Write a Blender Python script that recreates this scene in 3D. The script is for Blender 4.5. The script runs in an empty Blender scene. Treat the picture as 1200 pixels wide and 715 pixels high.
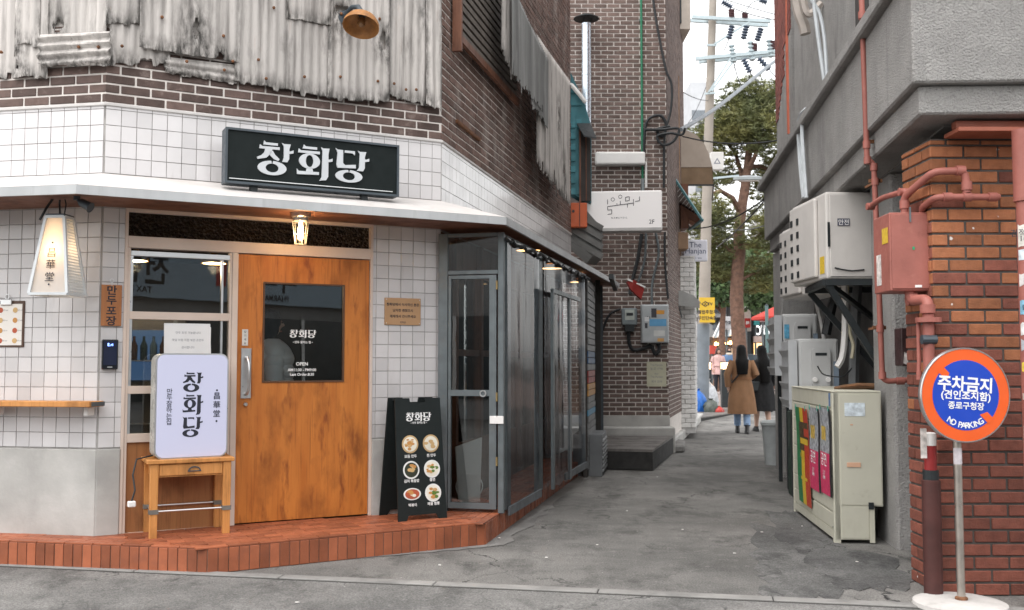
import bpy, bmesh, math, random
from mathutils import Vector, Matrix
R = math.radians
sc = bpy.context.scene
C = sc.collection
random.seed(7)
# ---------------------------------------------------------------- camera
F, HH, TILT = 1167.0, 1.35, math.atan(68.5/1167.0)      # focal length in photo pixels, eye height, upward tilt
cam = bpy.data.objects.new('camera', bpy.data.cameras.new('camera')); C.objects.link(cam)
cam.location = (0, 0, HH); cam.rotation_euler = (R(90)+TILT, 0, 0)
cam.data.sensor_width = 36; cam.data.lens = 36*F/1200; cam.data.clip_end = 2000; cam.data.clip_start = .05
cam.data.dof.use_dof = True; cam.data.dof.focus_distance = 7.8; cam.data.dof.aperture_fstop = 4.0
sc.camera = cam
# ---------------------------------------------------------------- sky, sun, exposure (bright overcast)
w = bpy.data.worlds.new('World'); sc.world = w; w.use_nodes = True
nt = w.node_tree; bg = nt.nodes['Background']
sky = nt.nodes.new('ShaderNodeTexSky'); sky.sky_type = 'NISHITA'; sky.sun_disc = False
SUN_EL, SUN_AZ = R(64), R(216)
sky.sun_elevation = SUN_EL; sky.sun_rotation = SUN_AZ; sky.air_density = 1.6; sky.dust_density = 1.5; sky.ozone_density = 1.0
hsv = nt.nodes.new('ShaderNodeHueSaturation'); hsv.inputs['Saturation'].default_value = .06
nt.links.new(sky.outputs[0], hsv.inputs['Color']); nt.links.new(hsv.outputs[0], bg.inputs['Color'])
bg.inputs['Strength'].default_value = .15
sl = bpy.data.lights.new('sun', 'SUN'); sl.energy = .5; sl.angle = R(70); sl.color = (1, .94, .87)
so = bpy.data.objects.new('sun', sl); C.objects.link(so)
sd = Vector((math.sin(SUN_AZ)*math.cos(SUN_EL), math.cos(SUN_AZ)*math.cos(SUN_EL), math.sin(SUN_EL)))
so.rotation_euler = sd.to_track_quat('Z', 'Y').to_euler(); so.location = (0, 0, 20)
sc.view_settings.view_transform = 'Standard'; sc.view_settings.look = 'None'
sc.view_settings.exposure = 1.5; sc.view_settings.gamma = 1.0; sc.view_settings.use_curve_mapping = False

# ---------------------------------------------------------------- photo pixel -> ray helpers
def ray(px, py):
    u = (px-600)/F; v = (357.5-py)/F
    return Vector((u, math.cos(TILT)-v*math.sin(TILT), math.sin(TILT)+v*math.cos(TILT)))
CAM = Vector((0, 0, HH))
def gp(px, py, z=0.0):                      # point on the level z
    d = ray(px, py); t = (z-HH)/d.z; return CAM+d*t
def dp(px, py, y):                          # point at depth y
    d = ray(px, py); return CAM+d*(y/d.y)
class Wall:
    """vertical plane; local x along the wall (left to right as seen), local y into it, z up"""
    def __init__(s, a, b):
        s.a = Vector((a[0], a[1], 0)); s.b = Vector((b[0], b[1], 0)); s.L = (s.b-s.a).length
        s.d = (s.b-s.a).normalized(); s.n = Vector((-s.d.y, s.d.x, 0)); s.rz = math.atan2(s.d.y, s.d.x)
    def sz(s, px, py, out=0.0):
        r = ray(px, py); o = s.a-s.n*out
        t = (o-CAM).dot(s.n)/r.dot(s.n); p = CAM+r*t
        return (p-s.a).dot(s.d), p.z
    def pt(s, x, out=0.0, z=0.0):
        p = s.a+s.d*x-s.n*out; return (p.x, p.y, z)
    def rect(s, x0, y0, x1, y1, out=0.0):
        ym, xm = (y0+y1)/2, (x0+x1)/2
        return s.sz(x0, ym, out)[0], s.sz(x1, ym, out)[0], s.sz(xm, y1, out)[1], s.sz(xm, y0, out)[1]

# ---------------------------------------------------------------- mesh builder
class MB:
    def __init__(s): s.v = []; s.f = []
    def add(s, vs, fs):
        n = len(s.v); s.v += [tuple(p) for p in vs]; s.f += [tuple(i+n for i in f) for f in fs]; return s
    def box(s, x0, x1, y0, y1, z0, z1):
        return s.add([(x0,y0,z0),(x1,y0,z0),(x1,y1,z0),(x0,y1,z0),(x0,y0,z1),(x1,y0,z1),(x1,y1,z1),(x0,y1,z1)],
            [(3,2,1,0),(4,5,6,7),(0,1,5,4),(1,2,6,5),(2,3,7,6),(3,0,4,7)])
    def bar(s, p, q, wd, h=None, up=(0,0,1)):          # square bar between two points
        p, q = Vector(p), Vector(q); h = h or wd; d = (q-p).normalized(); u = Vector(up)
        if abs(d.dot(u)) > .95: u = Vector((0,1,0)) if abs(d.y) < .9 else Vector((1,0,0))
        a = d.cross(u).normalized()*wd/2; b = a.cross(d).normalized()*h/2
        vs = [p-a-b, p+a-b, p+a+b, p-a+b, q-a-b, q+a-b, q+a+b, q-a+b]
        return s.add(vs, [(3,2,1,0),(4,5,6,7),(0,1,5,4),(1,2,6,5),(2,3,7,6),(3,0,4,7)])
    def tube(s, pts, r, n=8, cap=True):
        pts = [Vector(p) for p in pts]; rr = r if isinstance(r, (list, tuple)) else [r]*len(pts)
        rings = []; pa = None
        for i, p in enumerate(pts):
            d = (pts[min(i+1, len(pts)-1)]-pts[max(i-1, 0)]).normalized()
            if pa is None:
                u = Vector((0,0,1)) if abs(d.z) < .9 else Vector((1,0,0)); a = d.cross(u).normalized()
            else:
                a = (pa-d*pa.dot(d)).normalized()
            pa = a; b = d.cross(a)
            rings.append([p+(a*math.cos(2*math.pi*k/n)+b*math.sin(2*math.pi*k/n))*rr[i] for k in range(n)])
        return s.loft(rings, cap)
    def loft(s, rings, cap=True):
        n = len(rings[0]); vs = [p for rg in rings for p in rg]; fs = []
        for i in range(len(rings)-1):
            for k in range(n):
                k2 = (k+1) % n; fs.append((i*n+k, i*n+k2, (i+1)*n+k2, (i+1)*n+k))
        if cap:
            fs.append(tuple(range(n-1, -1, -1))); m = (len(rings)-1)*n; fs.append(tuple(m+k for k in range(n)))
        return s.add(vs, fs)
    def ell(s, rings, n=14, cap=True):                  # rings: (cx,cy,cz,rx,ry)
        return s.loft([[(c[0]+c[3]*math.cos(2*math.pi*k/n), c[1]+c[4]*math.sin(2*math.pi*k/n), c[2]) for k in range(n)] for c in rings], cap)
    def lathe(s, prof, c=(0,0,0), n=20, axis='z', cap=True):
        rings = []
        for r, h in prof:
            rg = []
            for k in range(n):
                a = 2*math.pi*k/n; x, y = r*math.cos(a), r*math.sin(a)
                rg.append({'z': (c[0]+x, c[1]+y, c[2]+h), 'y': (c[0]+x, c[1]+h, c[2]-y), 'x': (c[0]+h, c[1]+x, c[2]+y)}[axis])
            rings.append(rg)
        return s.loft(rings, cap)
    def prism(s, poly, y0, y1):                         # polygon in x,z extruded along y
        n = len(poly); vs = [(p[0], y0, p[1]) for p in poly]+[(p[0], y1, p[1]) for p in poly]
        fs = [tuple(range(n)), tuple(range(2*n-1, n-1, -1))]+[(i, i+n, (i+1) % n+n, (i+1) % n) for i in range(n)]
        return s.add(vs, fs)
    def slab(s, poly, z0, z1):                          # polygon in x,y extruded along z
        n = len(poly); vs = [(p[0], p[1], z0) for p in poly]+[(p[0], p[1], z1) for p in poly]
        fs = [tuple(range(n-1, -1, -1)), tuple(range(n, 2*n))]+[(i, (i+1) % n, (i+1) % n+n, i+n) for i in range(n)]
        return s.add(vs, fs)
    def ring(s, cx, cz, rx, rz, ix, iz, y0, y1, a0=0, a1=360, n=28):   # flat elliptical ring in x,z
        full = abs(a1-a0) >= 359.9
        for k in range(n):
            t0, t1 = R(a0+(a1-a0)*k/n), R(a0+(a1-a0)*(k+1)/n)
            o0, o1 = (cx+rx*math.cos(t0), cz+rz*math.sin(t0)), (cx+rx*math.cos(t1), cz+rz*math.sin(t1))
            i0, i1 = (cx+ix*math.cos(t0), cz+iz*math.sin(t0)), (cx+ix*math.cos(t1), cz+iz*math.sin(t1))
            vs = [(p[0], y0, p[1]) for p in (o0, o1, i1, i0)]+[(p[0], y1, p[1]) for p in (o0, o1, i1, i0)]
            s.add(vs, [(0,1,2,3), (7,6,5,4), (0,4,5,1), (2,6,7,3)]+([] if full else ([(1,5,6,2)] if k == n-1 else [])+([(3,7,4,0)] if k == 0 else [])))
        return s
    def xf(s, m):
        s.v = [tuple(m @ Vector(p)) for p in s.v]; return s
    def mesh(s, name, bevel=0, smooth=False, seg=1):
        me = bpy.data.meshes.new(name); me.from_pydata(s.v, [], s.f)
        bm = bmesh.new(); bm.from_mesh(me)
        if bevel or smooth: bmesh.ops.remove_doubles(bm, verts=bm.verts, dist=1e-6)
        bmesh.ops.recalc_face_normals(bm, faces=bm.faces)
        if bevel:
            es = [e for e in bm.edges if len(e.link_faces) == 2 and e.calc_face_angle(0) > .5]
            bmesh.ops.bevel(bm, geom=es, offset=bevel, segments=seg, affect='EDGES', profile=.5)
        if smooth:
            for f in bm.faces: f.smooth = True
            for e in bm.edges:
                if len(e.link_faces) == 2 and e.calc_face_angle(0) > .7: e.smooth = False
        bm.to_mesh(me); bm.free(); me.update(); return me

def link(name, me, m, parent=None, loc=(0,0,0), rz=0.0, rot=None, scale=None):
    if m is not None and not me.materials: me.materials.append(m)
    o = bpy.data.objects.new(name, me); C.objects.link(o)
    o.location = loc; o.rotation_euler = rot or (0, 0, rz)
    if scale: o.scale = scale
    if parent: o.parent = parent
    return o
def part(name, mb, m, parent=None, bevel=0, smooth=False, loc=(0,0,0), rz=0.0, rot=None, seg=1, label=None, stuff=False):
    o = link(name, mb.mesh(name, bevel, smooth, seg), m, parent, loc, rz, rot)
    if label: o['label'] = label
    if stuff: o['kind'] = 'stuff'
    return o
def tag(o, label, cat, group=None):
    o['label'] = label; o['category'] = cat
    if group: o['group'] = group
    return o
def thing(name, label, cat, loc=(0,0,0), rz=0.0, group=None):
    o = bpy.data.objects.new(name, None); o.empty_display_size = .1; C.objects.link(o)
    o.location = loc; o.rotation_euler = (0, 0, rz); return tag(o, label, cat, group)
def struct(name, mb, m, **k):
    o = part(name, mb, m, **k); o['kind'] = 'structure'; return o

# ---------------------------------------------------------------- materials
def N(t, typ, **k):
    n = t.nodes.new(typ)
    for a, b in k.items(): setattr(n, a, b)
    return n
def mixc(t, fac, a, b, blend='MIX'):
    n = N(t, 'ShaderNodeMix', data_type='RGBA', blend_type=blend)
    for sock, val in ((n.inputs[0], fac), (n.inputs[6], a), (n.inputs[7], b)):
        if isinstance(val, bpy.types.NodeSocket): t.links.new(val, sock)
        elif isinstance(val, (int, float)): sock.default_value = val
        else: sock.default_value = (*val, 1)
    return n.outputs[2]
def ramp(t, src, lo, hi):
    n = N(t, 'ShaderNodeMapRange'); n.inputs[1].default_value = lo; n.inputs[2].default_value = hi; n.clamp = True
    t.links.new(src, n.inputs[0]); return n.outputs[0]
def noise(t, scale, detail=4, vec=None, stretch=None, rough=.55):
    n = N(t, 'ShaderNodeTexNoise'); n.inputs['Scale'].default_value = scale; n.inputs['Detail'].default_value = detail; n.inputs['Roughness'].default_value = rough
    src = vec
    if stretch:
        mp = N(t, 'ShaderNodeMapping'); mp.inputs['Scale'].default_value = stretch; t.links.new(vec, mp.inputs[0]); src = mp.outputs[0]
    t.links.new(src, n.inputs['Vector']); return n.outputs[0]
MATS = {}
def mat(name, col, rough=.7, var=.14, vs=5, bump=0.0, bs=60, metal=0.0, rnd=0.0, dirt=None, bdist=.02, spec=.4, stretch=None, coat=0.0, spots=None, rvar=.1, local=False):
    """Principled surface: base colour varied by world-space noise, per-piece random tone, worn patches (dirt) and chips (spots)."""
    if name in MATS: return MATS[name]
    m = bpy.data.materials.new(name); m.use_nodes = True; t = m.node_tree; b = t.nodes['Principled BSDF']
    g = N(t, 'ShaderNodeNewGeometry'); pos = g.outputs['Position']
    if local: pos = N(t, 'ShaderNodeTexCoord').outputs['Object']
    n1 = noise(t, vs, 5, pos, stretch)
    lo = tuple(c*(1-var) for c in col); hi = tuple(min(1, c*(1+var)) for c in col)
    c = mixc(t, ramp(t, n1, .3, .7), lo, hi)
    if rnd:
        oi = N(t, 'ShaderNodeObjectInfo'); ad = N(t, 'ShaderNodeMath', operation='ADD'); fr = N(t, 'ShaderNodeMath', operation='FRACT')
        t.links.new(oi.outputs['Random'], ad.inputs[0]); t.links.new(g.outputs['Random Per Island'], ad.inputs[1]); t.links.new(ad.outputs[0], fr.inputs[0])
        mr = N(t, 'ShaderNodeMapRange'); mr.inputs[3].default_value = 1-rnd; mr.inputs[4].default_value = 1+rnd; t.links.new(fr.outputs[0], mr.inputs[0])
        cb = N(t, 'ShaderNodeCombineColor')
        for i in range(3): t.links.new(mr.outputs[0], cb.inputs[i])
        c = mixc(t, 1.0, c, cb.outputs[0], 'MULTIPLY')
    for d in ([dirt] if dirt and not isinstance(dirt, list) else (dirt or [])):   # (colour, amount 0-1, scale, stretch)
        nd = noise(t, d[2], 6, pos, d[3] if len(d) > 3 else None, .65)
        e = .66-.32*d[1]; fac = ramp(t, nd, e, e+.16)
        sc_ = N(t, 'ShaderNodeMath', operation='MULTIPLY'); t.links.new(fac, sc_.inputs[0]); sc_.inputs[1].default_value = min(1, .35+d[1]*.65)
        c = mixc(t, sc_.outputs[0], c, d[0])
    if spots:                                            # (colour, threshold, scale)
        vn = N(t, 'ShaderNodeTexVoronoi'); vn.inputs['Scale'].default_value = spots[2]; t.links.new(pos, vn.inputs['Vector'])
        n2 = noise(t, spots[2]*2.3, 3, pos); a2 = N(t, 'ShaderNodeMath', operation='MULTIPLY_ADD'); t.links.new(n2, a2.inputs[0]); a2.inputs[1].default_value = .5; t.links.new(vn.outputs['Distance'], a2.inputs[2])
        c = mixc(t, ramp(t, a2.outputs[0], spots[1]+.03, spots[1]), c, spots[0])
    t.links.new(c, b.inputs['Base Color'])
    b.inputs['Metallic'].default_value = metal; b.inputs['Specular IOR Level'].default_value = spec
    if coat: b.inputs['Coat Weight'].default_value = coat; b.inputs['Coat Roughness'].default_value = .08
    rn = noise(t, vs*2.7, 3, pos); mr2 = N(t, 'ShaderNodeMapRange'); mr2.inputs[1].default_value = .3; mr2.inputs[2].default_value = .7
    mr2.inputs[3].default_value = max(.02, rough-rvar); mr2.inputs[4].default_value = min(1, rough+rvar); t.links.new(rn, mr2.inputs[0]); t.links.new(mr2.outputs[0], b.inputs['Roughness'])
    if bump:
        nb = noise(t, bs, 6, pos, stretch if stretch and bs < 30 else None, .6); bp = N(t, 'ShaderNodeBump'); bp.inputs['Strength'].default_value = min(1, bump); bp.inputs['Distance'].default_value = bdist
        t.links.new(nb, bp.inputs['Height']); t.links.new(bp.outputs[0], b.inputs['Normal'])
    MATS[name] = m; return m
def emit(name, col, strength, base=(.8,.8,.8)):
    if name in MATS: return MATS[name]
    m = bpy.data.materials.new(name); m.use_nodes = True; b = m.node_tree.nodes['Principled BSDF']
    b.inputs['Base Color'].default_value = (*base, 1); b.inputs['Emission Color'].default_value = (*col, 1); b.inputs['Emission Strength'].default_value = strength
    MATS[name] = m; return m
def glass(name, tint=(.8,.85,.85), clear=.92, rough=.01, bump=0.0, bs=6, stretch=None, milk=0.0, milkcol=(.6,.63,.66), ior=1.5, vor=0, fk=1.0):
    """thin pane: transparent tinted body, fresnel gloss on top, a little milk for plastic film"""
    if name in MATS: return MATS[name]
    m = bpy.data.materials.new(name); m.use_nodes = True; t = m.node_tree; t.nodes.remove(t.nodes['Principled BSDF']); out = t.nodes['Material Output']
    tr = N(t, 'ShaderNodeBsdfTransparent'); tr.inputs[0].default_value = (*[x*clear for x in tint], 1)
    gl = N(t, 'ShaderNodeBsdfGlossy'); gl.inputs['Roughness'].default_value = rough
    fr = N(t, 'ShaderNodeFresnel'); fr.inputs[0].default_value = ior
    pos = N(t, 'ShaderNodeTexCoord').outputs['Object']
    if bump:
        if vor:
            vn = N(t, 'ShaderNodeTexVoronoi'); vn.inputs['Scale'].default_value = bs; t.links.new(pos, vn.inputs['Vector']); h = vn.outputs['Distance']
        else: h = noise(t, bs, 3, pos, stretch)
        bp = N(t, 'ShaderNodeBump'); bp.inputs['Strength'].default_value = bump; bp.inputs['Distance'].default_value = .05; t.links.new(h, bp.inputs['Height'])
        t.links.new(bp.outputs[0], gl.inputs['Normal']); t.links.new(bp.outputs[0], fr.inputs['Normal'])
    base = tr.outputs[0]
    if milk:
        df = N(t, 'ShaderNodeBsdfDiffuse'); df.inputs[0].default_value = (*milkcol, 1); mx = N(t, 'ShaderNodeMixShader')
        nm = noise(t, 3.5, 5, pos, (1, 1, .35)); mr = N(t, 'ShaderNodeMapRange'); mr.inputs[1].default_value = .3; mr.inputs[2].default_value = .75; mr.inputs[3].default_value = milk*.35; mr.inputs[4].default_value = milk*1.6
        t.links.new(nm, mr.inputs[0]); t.links.new(mr.outputs[0], mx.inputs[0]); t.links.new(base, mx.inputs[1]); t.links.new(df.outputs[0], mx.inputs[2]); base = mx.outputs[0]
    fm = N(t, 'ShaderNodeMath', operation='MULTIPLY'); fm.inputs[1].default_value = fk; t.links.new(fr.outputs[0], fm.inputs[0])
    ms = N(t, 'ShaderNodeMixShader'); t.links.new(fm.outputs[0], ms.inputs[0]); t.links.new(base, ms.inputs[1]); t.links.new(gl.outputs[0], ms.inputs[2])
    t.links.new(ms.outputs[0], out.inputs[0]); MATS[name] = m; return m

# ---------------------------------------------------------------- lettering
def text_mb(s, size, bold=0.0, align='CENTER', w=1.0, spacing=1.0, line=1.0):
    """lettering as flat geometry in the local x,z plane facing -y, centred vertically on z=0"""
    c = bpy.data.curves.new('t', 'FONT'); c.body = s; c.size = 1.0; c.offset = bold; c.align_x = align; c.resolution_u = 3
    c.space_character = spacing; c.space_line = line
    o = bpy.data.objects.new('t', c)
    me = bpy.data.meshes.new_from_object(o)
    mb = MB()
    if me.vertices:
        ys = [v.co.y for v in me.vertices]; ym = (min(ys)+max(ys))/2
        mb.add([(v.co.x*size*w, 0, (v.co.y-ym)*size) for v in me.vertices], [tuple(p.vertices) for p in me.polygons])
    bpy.data.objects.remove(o); bpy.data.meshes.remove(me); bpy.data.curves.remove(c); return mb
def lettering(name, s, size, m, parent, loc, bold=.01, align='CENTER', w=1.0, rz=0, rot=None, spacing=1.0, line=1.0):
    return part(name, text_mb(s, size, bold, align, w, spacing, line), m, parent, loc=loc, rz=rz, rot=rot)
GL = {  # the shop's brush-cut display letters, on a 100 x 100 grid, y down
 'a': dict(p=[[(19,0),(24,5),(57,5),(57,12),(17,12)], [(8,12),(14,17),(62,16),(62,24),(6,24)], [(22,24),(42,24),(38,36),(26,50),(2,56),(0,50),(12,44),(20,34)],
    [(36,30),(43,28),(50,40),(62,51),(59,57),(46,52),(35,41)], [(68,2),(75,5),(93,4),(89,20),(89,48),(84,58),(70,58),(74,46),(74,12)], [(88,25),(93,25),(101,21),(101,30),(88,33)]], r=[(42,79,40,21,18,13,1)]),
 'b': dict(p=[[(20,0),(26,5),(58,5),(58,12),(17,12)], [(6,13),(12,18),(66,17),(66,25),(4,25)], [(29,68),(45,68),(47,80),(27,80)], [(1,74),(6,80),(64,79),(64,87),(2,90)],
    [(70,3),(76,6),(94,5),(91,22),(91,90),(85,101),(66,104),(72,93),(74,14)], [(91,38),(95,38),(103,34),(103,43),(91,46)]], r=[(37,48,30,23,11,18,0)]),
 'c': dict(p=[[(2,0),(8,5),(24,5),(24,44),(30,50),(62,46),(62,57),(8,60),(5,50),(8,14)], [(29,5),(59,5),(59,17),(52,12),(29,12)],
    [(68,2),(75,5),(93,4),(89,20),(89,54),(84,64),(66,64),(72,54),(74,12)], [(89,27),(94,27),(102,23),(102,32),(89,35)]], r=[(42,83,40,19,18,12,1)])}
def logo(name, h, m, parent, loc, vertical=False, w=1.0, gap=.12, depth=.004, rz=0, rot=None):
    mb = MB(); wd = h*w
    for i, k in enumerate('abc'):
        ox = 0 if vertical else (i-1)*(wd*(1+gap)); oz = (1-i)*(h*(1+gap)) if vertical else 0
        tr = lambda q: (ox+(q[0]-50)/100*wd, oz+(50-q[1])/100*h)
        for p in GL[k]['p']: mb.prism([tr(q) for q in p], -depth, 0)
        for cx, cy, rx, ry, ix, iy, cut in GL[k]['r']:
            x, z = tr((cx, cy)); mb.ring(x, z, rx/100*wd, ry/100*h, ix/100*wd, iy/100*h, -depth, 0, *((94, 446) if cut else (0, 360)))
    return part(name, mb, m, parent, loc=loc, rz=rz, rot=rot)

# ---------------------------------------------------------------- repeated pieces
_pc = {}
def piece_mesh(name, wd, d, h, m, bevel):
    k = (name, round(wd, 3), round(d, 3), round(h, 3), m.name)
    if k not in _pc:
        _pc[k] = MB().box(-wd/2, wd/2, 0, d, -h/2, h/2).mesh(name, bevel); _pc[k].materials.append(m)
    return _pc[k]
def pieces(name, rects, m, parent, y=-.006, d=.03, bevel=.002, limit=300, jit=.0015, split=True):
    """rects (x0,x1,z0,z1) on the parent's own wall plane: single objects up to the limit, the rest joined"""
    rects = list(rects); solo = rects[:limit] if split else []; rest = rects[len(solo):]
    for x0, x1, z0, z1 in solo:
        o = bpy.data.objects.new(name, piece_mesh(name, x1-x0, d, z1-z0, m, bevel)); C.objects.link(o)
        o.parent = parent; o.location = ((x0+x1)/2, y+random.uniform(-jit, jit), (z0+z1)/2)
        o.rotation_euler = (random.uniform(-1, 1)*jit*4, 0, random.uniform(-1, 1)*jit*4)
    if rest:
        mb = MB()
        for x0, x1, z0, z1 in rest:
            j = random.uniform(-jit, jit); mb.box(x0, x1, y+j, y+d, z0, z1)
        part(name+'_field', mb, m, parent, stuff=True)
def courses(x0, x1, z0, z1, bw, bh, jt, bond=.5, keep=None, xo=0.0):
    out = []; r = 0; z = z0
    while z < z1-.01:
        zt = min(z+bh-jt, z1); x = x0-((bw*bond) if r % 2 else 0)+xo-bw
        while x < x1:
            a, b = max(x, x0), min(x+bw-jt, x1)
            if b-a > .02 and (keep is None or keep((a+b)/2, (z+zt)/2)): out.append((a, b, z, zt))
            x += bw
        z += bh; r += 1
    return out
# ================================================================ shared materials
M_tile = mat('white_glazed_tile', (.565,.545,.545), .16, .06, 3, rnd=.08, spec=.5, rvar=.06, dirt=[((.43,.41,.395), .25, 2.2, (1,1,.25)), ((.34,.315,.29), .1, 5, (2,2,.3))])
M_grout = mat('tile_grout', (.33,.315,.30), .9, .3, 6)
M_conc = mat('smooth_concrete', (.40,.39,.37), .75, .2, 2.5, bump=.12, bs=35, dirt=[((.27,.26,.25), .35, 1.6, (1,1,.5)), ((.5,.48,.46), .3, 4)])
M_mortar = mat('pale_mortar', (.66,.61,.57), .95, .12, 9, bump=.3, bs=90, dirt=((.40,.36,.33), .25, 3))
M_brick = mat('dark_brown_brick', (.105,.070,.060), .8, .2, 14, bump=.3, bs=120, rnd=.34, dirt=((.33,.27,.24), .24, 7))
M_brickC = mat('lime_streaked_brick', (.15,.092,.075), .85, .2, 14, bump=.3, bs=120, rnd=.3, dirt=[((.40,.35,.32), .42, 2.2, (1,1,.6)), ((.06,.05,.045), .22, 1.6)])
M_sheet = mat('weathered_corrugated_sheet', (.46,.43,.405), .82, .2, 3, bump=.15, bs=60, stretch=(1,1,.12), rnd=.12,
    dirt=[((.16,.145,.135), .5, 4.0, (2.2,2.2,.16)), ((.48,.455,.43), .25, 5, (1,1,.2)), ((.045,.04,.036), .36, 4, (1.5,1.5,.4)), ((.09,.08,.072), .3, 11, (2,2,.1)), ((.24,.12,.06), .07, 6, (1,1,.3))])
M_sheetd = mat('blackened_corrugated_sheet', (.20,.20,.195), .85, .3, 4, bump=.2, bs=60, stretch=(1,1,.1), dirt=[((.07,.07,.07), .4, 3, (1.5,1.5,.15)), ((.42,.41,.40), .3, 4, (1.5,1.5,.12))])
M_rust = mat('rusted_iron', (.17,.075,.035), .85, .4, 20, bump=.4, bs=80, dirt=((.07,.035,.02), .4, 15))
M_cream = mat('cream_painted_metal', (.60,.49,.42), .45, .06, 4, dirt=((.42,.33,.28), .12, 6))
M_steel = mat('galvanised_steel', (.14,.16,.168), .45, .15, 9, metal=.5, dirt=((.17,.16,.145), .3, 8))
M_alu = mat('silver_aluminium', (.58,.58,.58), .3, .05, 8, metal=.9, rvar=.03)
M_black = mat('black_painted_metal', (.018,.022,.024), .5, .2, 9)
M_dkmetal = mat('dark_blue_grey_metal', (.045,.058,.07), .45, .15, 8, spec=.5)
M_white = mat('white_paint', (.74,.72,.70), .55, .06, 4, dirt=((.55,.52,.49), .15, 4, (1,1,.3)))
M_redtile = mat('terracotta_quarry_tile', (.29,.088,.040), .5, .16, 9, rnd=.28, bump=.1, bs=60, dirt=((.19,.07,.045), .25, 5), rvar=.15)
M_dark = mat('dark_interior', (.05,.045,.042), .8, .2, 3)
M_cable = mat('black_rubber_cable', (.02,.022,.024), .6, .2, 9)
M_pink = mat('salmon_gas_paint', (.315,.108,.085), .55, .14, 6, dirt=[((.25,.075,.055), .3, 5), ((.15,.05,.035), .16, 11), ((.42,.17,.13), .2, 14)], bump=.12, bs=40, spots=((.10,.045,.03), .05, 16))
M_paper = mat('white_paper', (.74,.73,.73), .8, .04, 6)
M_ink = mat('dark_print', (.022,.024,.035), .8, .05, 5)
M_wht = mat('white_print', (.78,.77,.76), .7, .03, 5)
GLZ = glass('window_glass', (.86,.90,.90), .95, .005, bump=.012, bs=1.2, ior=1.85)

t_ = M_sheet.node_tree; p_ = t_.nodes['Principled BSDF']; src_ = p_.inputs['Base Color'].links[0].from_socket      # soot and lichen gathered along torn edges and holes
at_ = N(t_, 'ShaderNodeAttribute', attribute_name='grime'); nz_ = noise(t_, 16, 6, N(t_, 'ShaderNodeNewGeometry').outputs['Position'], (1.5,1.5,.5), .7)
mu_ = N(t_, 'ShaderNodeMath', operation='MULTIPLY'); t_.links.new(at_.outputs['Fac'], mu_.inputs[0]); t_.links.new(ramp(t_, nz_, .36, .60), mu_.inputs[1]); t_.links.new(mixc(t_, mu_.outputs[0], src_, (.05,.046,.042)), p_.inputs['Base Color'])
def wood(name, a, b, grain=(26, 26, 1.5), rough=.5, spec=.4, bump=.12, knots=0.0):
    if name in MATS: return MATS[name]
    m = bpy.data.materials.new(name); m.use_nodes = True; t = m.node_tree; p = t.nodes['Principled BSDF']
    pos = N(t, 'ShaderNodeNewGeometry').outputs['Position']
    n1 = noise(t, 1.0, 6, pos, grain, .65); n2 = noise(t, 3.2, 5, pos, (1.6, 1.6, .7), .6); n3 = noise(t, 14, 4, pos, (1, 1, .25))
    c = mixc(t, ramp(t, n1, .3, .72), a, b)
    nf = noise(t, 1.0, 3, pos, tuple(g*5 if g > 5 else g*1.5 for g in grain), .6); c = mixc(t, ramp(t, nf, .56, .75), c, tuple(x*.62 for x in a))
    c = mixc(t, ramp(t, n2, .5, .72), c, tuple(x*.55 for x in a))
    if knots: c = mixc(t, ramp(t, n3, .57, .74), c, (a[0]*.40, a[1]*.28, a[2]*.3))
    t.links.new(c, p.inputs['Base Color']); p.inputs['Specular IOR Level'].default_value = spec
    t.links.new(ramp(t, n2, -.6, 1.4), p.inputs['Roughness']); p.inputs['Roughness'].default_value = rough
    bp = N(t, 'ShaderNodeBump'); bp.inputs['Strength'].default_value = bump; bp.inputs['Distance'].default_value = .01; t.links.new(n1, bp.inputs['Height']); t.links.new(bp.outputs[0], p.inputs['Normal'])
    MATS[name] = m; return m
M_door = wood('amber_stained_plywood', (.42,.125,.018), (.56,.195,.034), (14, 14, 1.4), knots=1)
M_orange = wood('orange_pine', (.50,.21,.055), (.60,.275,.085), (20, 20, 2.5))
M_brownw = wood('dark_brown_timber', (.12,.045,.024), (.20,.08,.042), (24, 24, 1.5))
M_panelw = wood('brown_timber_panel', (.25,.10,.035), (.34,.145,.05), (24, 24, 1.5))
M_soffit = wood('reddish_soffit_board', (.15,.062,.036), (.20,.085,.05), (3, 3, 20))
M_deckw = wood('grey_deck_board', (.115,.105,.098), (.18,.165,.155), (2, 24, 24), .8)

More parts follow.
